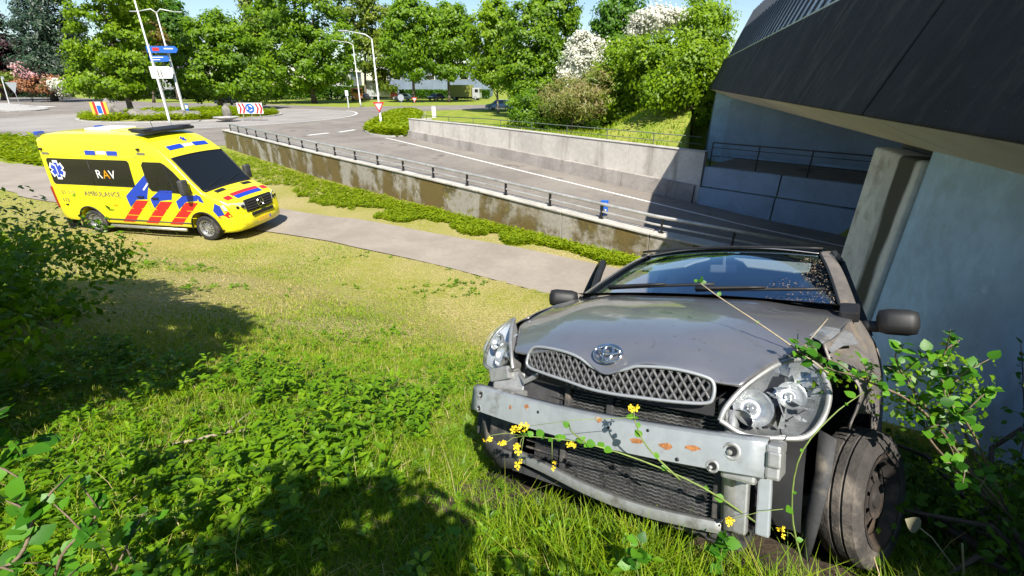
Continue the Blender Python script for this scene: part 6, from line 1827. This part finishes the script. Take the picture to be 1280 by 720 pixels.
# tall tufts in front of the radiator and the wall-side wheel
n0 = 8200; lx = rng.uniform(.36, 1.05, n0); ly = rng.uniform(-.35, .95, n0); w3 = np.array([CARM @ Vector((a, b, 0)) for a, b in zip(lx, ly)])
XY = w3[:, :2]; f = fbm(XY[:, 0], XY[:, 1], 3.0, 15); kp = rng.random(n0) < np.clip((f - .30) * 3.2, 0, 1); XY, ff = XY[kp], f[kp]; n = len(XY)
blades('tall_grass', XY, rng.uniform(.06, .24, n) * (.5 + ff), rng.uniform(.0014, .003, n), rng.uniform(.2, .9, n), rng, MT['grass'], np.clip(rng.normal(.32, .2, n), 0, 1), label='taller grass tufts growing up in front of the radiator and wheel')
n0 = 420; lx = rng.uniform(.5, 1.15, n0); ly = rng.uniform(-.45, .95, n0); w3 = np.array([CARM @ Vector((a, b, 0)) for a, b in zip(lx, ly)])
NOSE_XY = w3[:, :2]
# broad leaved weeds
def weeds(name, XY, nl, size, rng, mat, label, hmax=.14, zoff=0.0, z=None, droop=.4):
    n = len(XY)
    z = (height(XY[:, 0], XY[:, 1]) if z is None else z) + zoff
    k = np.repeat(np.arange(n), nl)
    a = rng.random(n * nl) * 2 * np.pi; r = rng.random(n * nl) ** .7
    hh = hmax * rng.random(n)[k] * rng.random(n * nl)
    L = size * rng.uniform(.6, 1.4, n * nl) 
    dirv = np.stack([np.cos(a), np.sin(a), rng.uniform(-droop, .7, n * nl)], -1); dirv /= np.linalg.norm(dirv, axis=1)[:, None]
    B = np.stack([XY[k, 0], XY[k, 1], z[k] + hh + .008], -1) + dirv * (r * .35 * size)[:, None]
    s = np.cross(dirv, np.array([0, 0, 1.])); s /= np.maximum(1e-5, np.linalg.norm(s, axis=1))[:, None]
    up = np.cross(s, dirv)
    V = np.empty((n * nl, 6, 3)); Lc = L[:, None]; w = Lc * rng.uniform(.16, .32, n * nl)[:, None]
    V[:, 0] = B; V[:, 1] = B + dirv * Lc * .4 + s * w + up * w * .35; V[:, 2] = B + dirv * Lc * .8 + s * w * .6 + up * w * .1
    V[:, 3] = B + dirv * Lc - up * Lc * .08; V[:, 4] = B + dirv * Lc * .8 - s * w * .6 + up * w * .1; V[:, 5] = B + dirv * Lc * .4 - s * w + up * w * .35
    i = np.arange(n * nl) * 6
    F = [np.stack([i, i + 1, i + 2, i + 3], -1), np.stack([i, i + 3, i + 4, i + 5], -1)]
    o = mesh_np(name, V.reshape(-1, 3), F, mat, rnd=np.repeat(np.clip(rng.normal(.45, .2, n)[k] + rng.normal(0, .12, n * nl), 0, 1), 6))
    return tag(o, label, kind='stuff')
XY = scatter(rng, 13000, .6, 4.6, .9); XY = XY[in_view(XY) & on_grass(XY) & ~under_car(XY) & free_of_wall(XY)]
f = fbm(XY[:, 0], XY[:, 1], .8, 31); f = f + np.clip(-XY[:, 0] * .03, -.1, .06); XY = XY[rng.random(len(XY)) < np.clip((f - .44) * 5, .05, 1) * np.clip((4.9 - np.hypot(XY[:, 0], XY[:, 1])) / 2, 0, 1)]
weeds('broadleaf_weeds', XY, 11, .032, rng, MT['weed'], 'broad-leaved weeds and nettles among the near grass', hmax=.10)
XY = scatter(rng, 5000, 4.4, 11, .9, 60); XY = XY[in_view(XY) & on_grass(XY) & ~under_car(XY)]
f = fbm(XY[:, 0], XY[:, 1], .6, 41); XY = XY[rng.random(len(XY)) < np.clip((f - .52) * 4, .0, 1)]
NOSE_XY = NOSE_XY[fbm(NOSE_XY[:, 0], NOSE_XY[:, 1], 2.5, 23) > .42]
weeds('lush_weeds', NOSE_XY, 12, .034, rng, MT['weed'], 'lush taller weeds at the bottom edge in front of the car', hmax=.20)
XY2 = scatter(rng, 2600, .8, 4.4, 1.0); XY2 = XY2[in_view(XY2) & on_grass(XY2) & ~under_car(XY2) & free_of_wall(XY2)]
f = fbm(XY2[:, 0], XY2[:, 1], .9, 91); XY2 = XY2[rng.random(len(XY2)) < np.clip((f - .46) * 5, .02, 1)]
# feathery yarrow-like rosettes: a rib with many narrow leaflets
kk = np.repeat(np.arange(len(XY2)), 5); nf = len(kk)
aa = rng.random(nf) * 2 * np.pi; LL = rng.uniform(.06, .13, nf); zz_ = height(XY2[:, 0], XY2[:, 1])[kk]
dd = np.stack([np.cos(aa), np.sin(aa), rng.uniform(.25, .9, nf)], -1); dd /= np.linalg.norm(dd, axis=1)[:, None]
ss = np.cross(dd, np.array([0, 0, 1.])); ss /= np.linalg.norm(ss, axis=1)[:, None]
B_ = np.stack([XY2[kk, 0], XY2[kk, 1], zz_ + .005], -1)
nl_ = 9; VV = []
for q in range(nl_):
    t = .2 + .8 * q / nl_
    for sg in (-1, 1):
        o_ = B_ + dd * (LL * t)[:, None] - np.array([0, 0, 1]) * (LL * .35 * t * t)[:, None]
        w_l = (LL * .32 * (1.05 - t))[:, None]
        tip_ = o_ + (ss * sg * .9 + dd * .5) * w_l; h2 = dd * (LL * .022)[:, None]
        VV.append(np.stack([o_ - h2, o_ + h2, tip_], 1))
VV = np.concatenate(VV).reshape(-1, 3)
o = mesh_np('feathery_weeds', VV, np.arange(len(VV)).reshape(-1, 3), MT['weed'], rnd=np.repeat(np.clip(rng.normal(.6, .2, len(VV) // 3), 0, 1), 3))
tag(o, 'feathery yarrow leaves among the near grass', kind='stuff')
XYb = np.stack([rng.uniform(-3.2, -.5, 900), rng.uniform(.9, 2.8, 900)], -1); XYb = XYb[fbm(XYb[:, 0], XYb[:, 1], 1.6, 95) > .48]
weeds('nettle_weeds', XYb, 12, .046, rng, MT['weed'], 'taller bright nettles at the lower left of the slope', hmax=.22)
weeds('lawn_weeds', XY, 7, .06, rng, MT['weed'], 'low weed patches scattered over the sunny lawn', hmax=.04)
# ground cover along the near wall, between path and wall
def strip_points(rng, n, P0, P1, bias=1.0):
    A = cr1(np.array(P0, float), 60); B = cr1(np.array(P1, float), 60)
    t = rng.random(n) * 59; i = np.minimum(58, t.astype(int)); f = (t - i)[:, None]
    a = A[i] * (1 - f) + A[i + 1] * f; b = B[i] * (1 - f) + B[i + 1] * f
    v = rng.random(n)[:, None] ** bias
    return a + (b - a) * v, v[:, 0]
pf = [(-20.5, 21.6), (-14, 18.3), (-7.5, 14.7), (-4.5, 13.35), (-1.9, 11.95), (.2, 10.95), (1.9, 9.95), (4.2, 8.55)]
wf = [(-20.5, 30.2), (-14.8, 26.2), (-8.5, 19.8), (-4.2, 15.9), (-1.2, 13.4), (1.1, 11.5), (3.0, 10.0), (4.6, 8.8)]
XY, v = strip_points(rng, 15000, wf, pf, .9)
edge = fbm(XY[:, 0], XY[:, 1], .9, 51)
keep = (v < .30 + 1.3 * (edge - .28)) & (rng.random(len(v)) < .25 + 1.4 * edge) 
XY, v = XY[keep], v[keep]
weeds('ground_cover', XY, 9, .075, rng, MT['cover'], 'yellow-green ground cover along the foot of the near wall', hmax=.12, droop=.2)
# verge left of the ambulance between road and path
XY, v = strip_points(rng, 4000, [(-55, 41.5), (-40, 35.5), (-30, 33), (-20, 30)], [(-55, 40.5), (-40, 33.2), (-26.4, 24.6), (-21, 22)], 1)
weeds('ground_cover', XY, 7, .28, rng, MT['cover'], 'low green shrub bed left behind the ambulance', hmax=.45, droop=.2)
# planted island by the give-way lamp, roundabout planting
XY, v = strip_points(rng, 3800, [(-9.2, 36.4), (-11.4, 38.8), (-13.2, 44), (-14.6, 53), (-16, 63), (-15, 69)], [(-8.5, 36.5), (-8.2, 40), (-9.6, 48), (-10.9, 58), (-12.5, 66), (-14.5, 69.5)])
weeds('ground_cover', XY, 8, .34, rng, MT['cover'], 'yellow-green planting on the island of the give-way lamp post', hmax=.38, z=np.zeros(len(XY)) + .15, droop=.2)
a_ = rng.random(6500) * 2 * np.pi; r_ = 10 * np.sqrt(rng.random(6500))
XY = np.stack([RC[0] + r_ * np.cos(a_), RC[1] + r_ * np.sin(a_)], -1); XY = XY[fbm(XY[:, 0], XY[:, 1], .3, 61) > .38]
weeds('ground_cover', XY, 6, .32, rng, MT['cover'], 'tufty planting covering the roundabout island', hmax=.6, z=np.zeros(len(XY)) + .22, droop=.2)
# grass on the embankment and the right-hand far verge
XY = np.stack([rng.uniform(-8, 16, 60000), rng.uniform(18, 62, 60000)], -1)
vf = (XY - FW_B) @ FW_N; sf = (XY - FW_B) @ FW_D
XY = XY[(vf > .4) & (sf > -2) & ((XY @ BN) < 2.0)]; n = len(XY)
f = fbm(XY[:, 0], XY[:, 1], .35, 71)
blades('embankment_grass', XY, rng.uniform(.10, .34, n) * (.6 + .8 * f), rng.uniform(.012, .024, n), rng.uniform(.3, 1, n), rng, MT['grass'], np.clip(.18 + .5 * f + rng.normal(0, .15, n), 0, 1), label='rough grass on the bridge embankment and far verge')
# weeds and earth under the car nose
XY = scatter(rng, 1500, 1.0, 3.2, 1, 60); XY = XY[under_car(XY)]

# ------------------------------------------------------------------ leafy branches with leaves one by one
def leaf_mesh(name, mat, rv, L=1.0, W=.42, fold=.12, curl=.10):
    pts = [(0, 0, 0), (.22, .30, .5), (.5, .42, .6), (.8, .24, .3), (1, 0, 0)]
    V = [(0, 0, 0)]; 
    xs_ = (0.0, .2, .45, .72, 1.0); ws_2 = (0.02, .34, .42, .28, 0.0)
    V = []; 
    for x, w in zip(xs_, ws_2):
        z = -curl * x * x
        V += [(x * L, -w * W / .42, z + fold * w), (x * L, 0, z), (x * L, w * W / .42, z + fold * w)]
    F = []
    for i in range(4):
        for k in range(2): F.append((i * 3 + k, i * 3 + k + 1, (i + 1) * 3 + k + 1, (i + 1) * 3 + k))
    me = bpy.data.meshes.new(name); me.from_pydata(V, [], F)
    a = me.attributes.new('rnd', 'FLOAT', 'POINT'); a.data.foreach_set('value', np.full(len(V), rv, dtype=np.float32))
    me.materials.append(mat)
    for p in me.polygons: p.use_smooth = True
    return me
LEAFS = [leaf_mesh('leaf', MT['leaf_near'], r) for r in (.15, .4, .6, .8, 1.0)]
def add_leaf(parent, pos, dirv, up, size, rs, name='leaf', meshes=LEAFS):
    d = Vector(dirv).normalized(); u = Vector(up); s = u.cross(d)
    if s.length < 1e-3: s = d.cross(Vector((1, .3, .2)))
    s.normalize(); u = d.cross(s)
    M = Matrix((d, s, u)).transposed().to_4x4()
    o = bpy.data.objects.new(name, rs.choice(meshes)); link(o, parent)
    o.matrix_local = Matrix.Translation(Vector(pos) - parent.location) @ M @ Matrix.Scale(size, 4)
    return o
def leafy_branch(parent, pts, rad, rs, n_leaf, size, twigs=4, twig_len=.15, mat='twig', tip=True):
    """one branch: stem mesh plus single leaves, all parts of parent (world coordinates in)"""
    C = cr1(np.array(pts, float), 24)
    mb = MB(parent.location)
    mb.tube(C.tolist(), list(np.linspace(rad, rad * .35, len(C))), 6)
    spots = []
    for k in range(twigs):
        i = rs.randrange(7, 22); p = Vector(C[i]); t = (Vector(C[i + 1]) - p).normalized()
        d = (t * .6 + Vector((rs.uniform(-1, 1), rs.uniform(-1, 1), rs.uniform(-.4, 1)))).normalized() * twig_len * rs.uniform(.6, 1.3)
        q = [p, p + d * .5 + Vector((0, 0, .01)), p + d]
        mb.tube(q, [rad * .5, rad * .4, rad * .2], 5)
        for f in np.linspace(.25, 1, 5): spots.append((p + d * f, d.normalized()))
    for i in range(6, 24): spots.append((Vector(C[i]), (Vector(C[min(23, i + 1)]) - Vector(C[i - 1])).normalized()))
    mb.build('branch', MT[mat], parent, smooth=True)
    for k in range(n_leaf):
        p, t = rs.choice(spots)
        d = t * .4 + Vector((rs.uniform(-1, 1), rs.uniform(-1, 1), rs.uniform(-.5, .9)))
        add_leaf(parent, p + Vector((rs.uniform(-1, 1), rs.uniform(-1, 1), rs.uniform(-1, 1))) * .006, d, Vector((rs.uniform(-.5, .5), rs.uniform(-.9, .1), 1)), size * rs.uniform(.55, 1.25), rs)
def ap(px, py, Y): return tuple(at(px, py, Y))
# shrub leaning over the car's wall side
rs = random.Random(12)
sr = thing('privet_shrub', 'leafy bright green branches leaning over the wall-side wheel of the car', 'shrub', tuple(Vector((2.0, 1.3, hz(2.0, 1.3)))))
g0 = sr.location
for (pp, nl) in (([ap(1240, 640, 1.25), ap(1200, 560, 1.22), ap(1150, 500, 1.2), ap(1120, 450, 1.2), ap(1130, 430, 1.2)], 44),
                 ([ap(1240, 620, 1.3), ap(1190, 500, 1.28), ap(1180, 445, 1.28), ap(1200, 425, 1.28)], 38),
                 ([ap(1250, 640, 1.2), ap(1160, 520, 1.15), ap(1080, 475, 1.15), ap(1040, 462, 1.2), ap(1000, 440, 1.3)], 52),
                 ([ap(1260, 640, 1.2), ap(1215, 540, 1.15), ap(1180, 490, 1.12), ap(1215, 468, 1.12)], 46),
                 ([ap(1230, 620, 1.2), ap(1160, 545, 1.15), ap(1195, 525, 1.12), ap(1222, 500, 1.12)], 44),
                 ([ap(1265, 650, 1.2), ap(1225, 600, 1.12), ap(1190, 585, 1.1), ap(1235, 625, 1.1)], 40),
                 ([tuple(g0), ap(1278, 560, 1.9), ap(1279, 480, 1.9), ap(1276, 430, 1.95)], 14)):
    leafy_branch(sr, pp, .0045, rs, nl, .034, 5, .10)
rg2 = np.random.default_rng(19)
Bs = [(*ap(1150, 490, 1.22), .13, .10, .10), (*ap(1205, 560, 1.22), .12, .12, .13), (*ap(1185, 470, 1.25), .11, .08, .09), (*ap(1080, 478, 1.25), .12, .07, .05), (*ap(1235, 610, 1.22), .10, .10, .10), (*ap(1030, 470, 1.28), .06, .05, .05)]
Ps, Ns, rs_, _ = crown_points(rg2, Bs, 60, 900, .045, shell=.2)
Vs, Fs = leaves_arrays(Ps - np.array(sr.location), Ns, rg2.uniform(.007, .014, len(Ps)), rg2, .55, .15)
o = mesh_np('foliage', Vs, Fs, MT['weed'], sr, rnd=np.repeat(rs_, 4)); o['kind'] = 'stuff'
# bare dark stems in front of the abutment
mb = MB(sr.location); mb.tube([g0, Vector(ap(1240, 560, 1.9)), Vector(ap(1279, 535, 1.9))], .012, 6); mb.build('bare_stem', MT['bark'], sr)
# long twig across the bonnet
tw = thing('bramble_twig', 'long thin pale twig with a leafy tip lying across the bonnet', 'twig', ap(1008, 448, 1.36))
C = [ap(1040, 470, 1.30), ap(1000, 440, 1.36), ap(950, 405, 1.44), ap(900, 372, 1.52), ap(873, 352, 1.57)]
mb = MB(tw.location); mb.tube(cr1(np.array(C), 20).tolist(), list(np.linspace(.0034, .0016, 20)), 6); mb.tube([C[1], ap(1012, 425, 1.37), ap(1035, 398, 1.40)], [.003, .0025, .0015], 5); mb.build('branch', pmat('pale_twig', (.36, .30, .20), .7, var=(30, .2)), tw, smooth=True)
for p, k in ((C[4], 5), (C[3], 2), (C[1], 12), (C[0], 8), (C[2], 1)):
    for j in range(k): add_leaf(tw, Vector(p) + Vector((rs.uniform(-1, 1), rs.uniform(-1, 1), rs.uniform(-1, 1))) * .014, (rs.uniform(-1, 1), rs.uniform(-1, 1), rs.uniform(-.2, 1)), (rs.uniform(-.4, .4), -.8, .7), rs.uniform(.014, .026), rs)
# near shrub at the lower left, with leaves added behind the camera for shade
nl = thing('laurel_shrub', 'glossy broad-leaved shrub close to the camera at the lower left corner, with added shade leaves behind the camera', 'shrub', (-1.45, .35, hz(-1.45, .35)))
g0 = Vector(nl.location); rs = random.Random(21)
for (pp, n_, sz) in (([tuple(g0), ap(-60, 760, .62), ap(20, 700, .66), ap(40, 655, .70), ap(48, 632, .72)], 24, .050),
                     ([tuple(g0), ap(-80, 640, .8), ap(-20, 590, .85), ap(30, 565, .9)], 26, .048),
                     ([tuple(g0), ap(40, 760, .8), ap(80, 690, .85), ap(110, 660, .9), ap(130, 625, .95)], 30, .045),
                     ([tuple(g0), ap(-60, 560, .9), ap(0, 560, 1.0), ap(70, 545, 1.1)], 30, .048),
                     ([tuple(g0), ap(100, 800, .9), ap(150, 700, 1.0), ap(180, 640, 1.1)], 24, .042),
                     ([tuple(g0), ap(-40, 800, .7), ap(30, 760, .7), ap(80, 740, .75)], 24, .048)):
    leafy_branch(nl, pp, .006, rs, n_, sz, 3, .10)
# added leaves behind the camera, standing in for the photographer's cast shadow
rngs = np.random.default_rng(5)
Bl = [(.02, -.38, 4.0, .28, .13, .36), (-.38, -.38, 4.1, .34, .13, .4), (.30, -.42, 3.5, .24, .13, .4), (-.2, -.42, 3.5, .5, .13, .4)]
Pp, Nn, rd, CC = crown_points(rngs, Bl, 90, 3600, .085, shell=.1)
kp = (Pp[:, 1] < -.17) | (Pp[:, 0] < -.75)
Pp, Nn, rd = Pp[kp], Nn[kp], rd[kp]
Vv, Ff = leaves_arrays(Pp - np.array(nl.location), Nn, rngs.uniform(.025, .05, len(Pp)), rngs, .5)
o = mesh_np('foliage', Vv, Ff, MT['leaf_near'], nl, rnd=np.repeat(rd, 4)); o['kind'] = 'stuff'  # unseen leaf clump, added only to cast shade
mb = MB(nl.location)
for c in CC[::4]: mb.tube([g0, g0.lerp(Vector(c), .5) + Vector((-.05, -.1, .1)), Vector(c)], [.012, .008, .003], 5)
mb.build('stem', MT['twig'], nl)  # stems leading to the added shade leaves
# big shrub at the left edge with its shadow on the lawn
def near_bush(name, label, base, blobs, nleaf, size, mat, seed, sticks=12, ncl=120, cr=.22):
    root = thing(name, label, 'shrub', base)
    o, CC = foliage('foliage', blobs, ncl, nleaf, cr, size, MT[mat], root, seed, .5, base, shell=.3)
    o['kind'] = 'stuff'
    mb = MB(base); rs = random.Random(seed)
    for k in range(sticks):
        c = Vector(CC[rs.randrange(len(CC))]); b = Vector(base)
        mb.tube([b, b.lerp(c, .5) + Vector((rs.uniform(-.1, .1), rs.uniform(-.1, .1), .1)), c], [.018, .012, .004], 5)
    mb.build('stem', MT['bark'], root)
    return root
bx0, by0 = -5.6, 4.0
z0 = hz(bx0, by0)
bush_root = near_bush('blackthorn_shrub', 'big dark leafy shrub at the left edge casting shade on the lawn', (bx0, by0, z0), [(bx0 + .1, by0, z0 + .55, .8, .8, .6), (bx0 - .7, by0 + .1, z0 + .65, .8, .7, .6), (bx0 + .8, by0 - .6, z0 + .30, .7, .5, .35), (bx0 + .5, by0 + .9, z0 + .35, .7, .5, .35), (bx0 - .3, by0 - .9, z0 + .8, 1.0, .7, .75), (bx0 + 1.0, by0 - 1.3, z0 + .40, .8, .5, .45), (-3.9, 3.0, z0 + .55, .55, .5, .4), (-3.1, 2.0, z0 + .8, .4, .4, .3), (-4.4, 3.6, z0 + .5, .5, .5, .5)], 16000, .036, 'weed', 61, ncl=260, cr=.24, sticks=30)
upB = [(-5.25, 3.5, 3.8, .5, .55, .6), (-4.5, 2.9, 3.9, .6, .55, .6), (-3.4, 2.3, 3.95, .65, .6, .6), (-2.75, 1.6, 3.95, .55, .55, .55), (-2.15, 1.1, 3.85, .42, .42, .45), (-3.6, 1.6, 3.2, .8, .7, .7), (-3.0, .9, 3.1, .7, .6, .7)]
rg_ = np.random.default_rng(66)
Pu, Nu, ru, upc = crown_points(rg_, upB, 260, 15000, .22, shell=.2)
def out_of_frame(Pq):
    v = Pq - np.array([0, 0, CAM_H]); zc = np.maximum(.02, v[:, 1] * math.cos(PITCH) - v[:, 2] * math.sin(PITCH)); yc = v[:, 1] * math.sin(PITCH) + v[:, 2] * math.cos(PITCH)
    px = 640 + F_PX * v[:, 0] / zc; py = 360 - F_PX * yc / zc
    return (px < -25) | (py < -40) | (v[:, 1] < 0) | (py > 330)
ku = out_of_frame(Pu); Pu, Nu, ru = Pu[ku], Nu[ku], ru[ku]
Vu, Fu = leaves_arrays(Pu - np.array((bx0, by0, z0)), Nu, .065 * rg_.uniform(.6, 1.3, len(Pu)), rg_, .55, .12)
upo = mesh_np('upper_foliage', Vu, Fu, MT['weed'], bush_root, rnd=np.repeat(ru, 4))
upo['kind'] = 'stuff'
mb = MB((bx0, by0, z0))
for c in upc[out_of_frame(upc)][::12]: mb.tube([(bx0 + .6, by0 - 1.2, z0), Vector((bx0 + .6, by0 - 1.2, z0)).lerp(Vector(c), .55) + Vector((-.1, -.1, .2)), Vector(c)], [.03, .02, .006], 5)
mb.build('limb', MT['bark'], bush_root)
bx1, by1 = -8.2, 6.2; z1 = hz(bx1, by1)
near_bush('blackthorn_shrub', 'small thin leaved shrub on the lawn edge left of the ambulance shadow', (bx1, by1, z1), [(bx1, by1, z1 + .5, .5, .5, .5), (bx1 - .5, by1 + .4, z1 + .9, .5, .5, .5)], 1800, .035, 'weed', 62, ncl=60)
# wiry sprigs sticking out of that shrub
rs = random.Random(31)
sp = thing('blackthorn_sprig', 'wiry lit sprig standing out from the dark left shrub', 'shrub', ap(60, 455, 3.6))
leafy_branch(sp, [ap(70, 440, 3.9), ap(110, 440, 3.8), ap(135, 432, 3.7), ap(158, 412, 3.6)], .006, rs, 26, .05, 4, .2)
# fallen stick on the grass
st_ = thing('fallen_stick', 'bare pale stick lying on the near grass left of the car', 'stick', ap(230, 553, 2.3))
mb = MB(st_.location); q0 = gnd(215, 556, hz(-1.6, 2.1) + .17); q1 = gnd(345, 534, hz(-1.1, 2.3) + .17)
mb.tube([q0, q0.lerp(q1, .5) + Vector((0, 0, .02)), q1], [.006, .008, .005], 6); mb.tube([q0.lerp(q1, .4), q0.lerp(q1, .55) + Vector((.05, .1, .06))], [.004, .002], 5); mb.build('stick', pmat('dry_stick', (.33, .27, .19), .9, var=(20, .3)), st_, smooth=True)
# yellow flowering plants before the bumper
FLW = pmat('petal_yellow', (.80, .58, .02), .6)
def flower(parent, pos, r, rs):
    """small head of several four-petalled florets"""
    mb = MB(parent.location)
    for q in range(rs.randrange(3, 7)):
        c = Vector(pos) + Vector((rs.uniform(-1, 1), rs.uniform(-1, 1), rs.uniform(-1, 1))) * r * .75
        ax = Vector((rs.uniform(-.8, .8), -1, rs.uniform(-.2, 1.0))).normalized(); M = ax.to_track_quat('Z', 'Y').to_matrix(); p_ = r * rs.uniform(.55, .85)
        a0 = rs.uniform(0, 2)
        for k in range(4):
            a = a0 + math.pi / 2 * k
            mb.add([c, c + M @ Vector((p_ * .8 * math.cos(a - .5), p_ * .8 * math.sin(a - .5), p_ * .2)), c + M @ Vector((p_ * math.cos(a), p_ * math.sin(a), p_ * rs.uniform(.1, .6))), c + M @ Vector((p_ * .8 * math.cos(a + .5), p_ * .8 * math.sin(a + .5), p_ * .2))], [(0, 1, 2, 3)])
    return mb.build('flower', FLW, parent)
def rape(label, base_, stems, fr_, lf, rs):
    root = thing('flowering_rape', label, 'flower', base_, group='yellow flowering weeds round the car nose')
    mb = MB(base_)
    pts_ = []
    for s in stems:
        c_ = cr1(np.array(s, float), 16); pts_ += c_.tolist()
        mb.tube(c_.tolist(), list(np.linspace(.0034, .0014, 16)), 5)
    for p in fr_:
        q = min(pts_, key=lambda k: (Vector(k) - Vector(p)).length); mb.tube([q, Vector(q).lerp(Vector(p), .5) + Vector((0, 0, .012)), p], [.0014, .0012, .001], 4)
    mb.build('stem', MT['stem_green'], root, smooth=True)
    for p in fr_: flower(root, p, rs.uniform(.013, .018), rs)
    for k in range(len(lf) * 3):
        add_leaf(root, rs.choice(pts_[2:]), (rs.uniform(-1, 1), rs.uniform(-1, 1), rs.uniform(-.2, .6)), (0, -.6, 1), rs.uniform(.012, .034), rs, meshes=[LEAFS[4], LEAFS[3]])
    return root
rs = random.Random(44)
rape('long bent rape stem lying across the bumper and radiator from lower right', ap(955, 660, 1.02), [[ap(955, 660, 1.02), ap(880, 610, 1.06), ap(800, 575, 1.09), ap(735, 555, 1.12), ap(690, 548, 1.14), ap(655, 545, 1.16)], [ap(735, 555, 1.12), ap(715, 540, 1.11), ap(712, 530, 1.10)]],
     [ap(x, y, 1.12) for x, y in ((609, 545), (627, 557), (648, 562), (650, 580), (690, 582), (714, 555), (655, 535))], [ap(x, y, 1.08) for x, y in ((755, 597), (770, 590), (810, 620), (700, 560), (725, 575), (835, 640))], rs)
rape('upright rape stem in front of the wall-side wheel', ap(1005, 715, .95), [[ap(1005, 715, .95), ap(990, 640, 1.0), ap(1000, 570, 1.02), ap(1040, 520, 1.05), ap(1080, 490, 1.1)]], [ap(912, 650, 1.0), ap(980, 665, 1.0)], [ap(1000, 600, 1.0), ap(1005, 690, .97)], rs)
rape('small rape plant with one flower against the bumper beam', ap(800, 575, 1.1), [[ap(850, 600, 1.05), ap(810, 560, 1.08), ap(795, 530, 1.1), ap(792, 512, 1.12)]], [ap(792, 512, 1.12), ap(645, 535, 1.2)], [ap(655, 505, 1.22), ap(645, 495, 1.22)], rs)
# low leafy plants at the bottom edge
for k, (px, py, Y, lb_) in enumerate(((800, 700, .9, 'leafy seedling at the bottom edge below the radiator'), (905, 690, .95, 'leafy plant at the bottom edge left of the wheel'), (560, 690, 1.1, 'pale leafy plant in the shade at the bottom edge'))):
    b = Vector(ap(px, py + 30, Y)); root = thing('seedling_plant', lb_, 'plant', tuple(b)); rs = random.Random(70 + k)
    leafy_branch(root, [tuple(b), ap(px - 4, py + 5, Y), ap(px + 3, py - 22, Y)], .003, rs, 18, .04, 3, .05, mat='stem_green')
# dead seed head right of the wheel
b = Vector(ap(1195, 712, 1.05)); root = thing('dead_stalk', 'pale dead stalk with a withered leaf in the dark right of the wheel', 'plant', tuple(b))
mb = MB(b); mb.tube([b, ap(1165, 672, 1.08), ap(1150, 660, 1.1)], .0025, 5); mb.tube([ap(1205, 718, 1.0), ap(1203, 680, 1.0)], .003, 5); mb.build('stalk', MT['hay'] if False else pmat('dead_stalk', (.38, .33, .2), .9), root)
add_leaf(root, ap(1150, 660, 1.1), (-.6, 0, .4), (0, -1, .5), .07, random.Random(1), 'withered_leaf', [leaf_mesh('withered_leaf', pmat('withered_leaf', (.26, .24, .15), .9), .5)])
# dark leafy undergrowth between wheel and wall
near_bush('bramble_shrub', 'dim undergrowth between the car wheel and the abutment wall', (1.9, 1.0, hz(1.9, 1.0)), [(1.75, 1.25, hz(1.75, 1.25) + .15, .35, .5, .2), (2.05, 1.0, hz(2.05, 1.0) + .2, .3, .5, .25), (1.9, 1.9, hz(1.9, 1.9) + .15, .3, .5, .2)], 2600, .022, 'leaf_deep', 81, ncl=80, cr=.12)
# churned earth under the nose
def near_soil():
    m = MB()
    rs = random.Random(3)
    G_ = []
    for i in range(22):
        row = []
        for j in range(18):
            # car-local patch in front of and under the nose
            lx = -.6 + i * .065; ly = -.85 + j * .1
            w = CARM @ Vector((lx, ly, 0))
            ed = min(i, 21 - i, j, 17 - j)
            z = hz(w.x, w.y) + (-.03 if ed == 0 else .012 + rs.uniform(0, .035))
            row.append((w.x + rs.uniform(-.02, .02), w.y + rs.uniform(-.02, .02), z))
        G_.append(row)
    m.grid(G_); o = m.build('churned_soil', MT['soil'], None, smooth=True)
    tag(o, 'bare churned earth under the nose of the car', kind='structure')
near_soil()
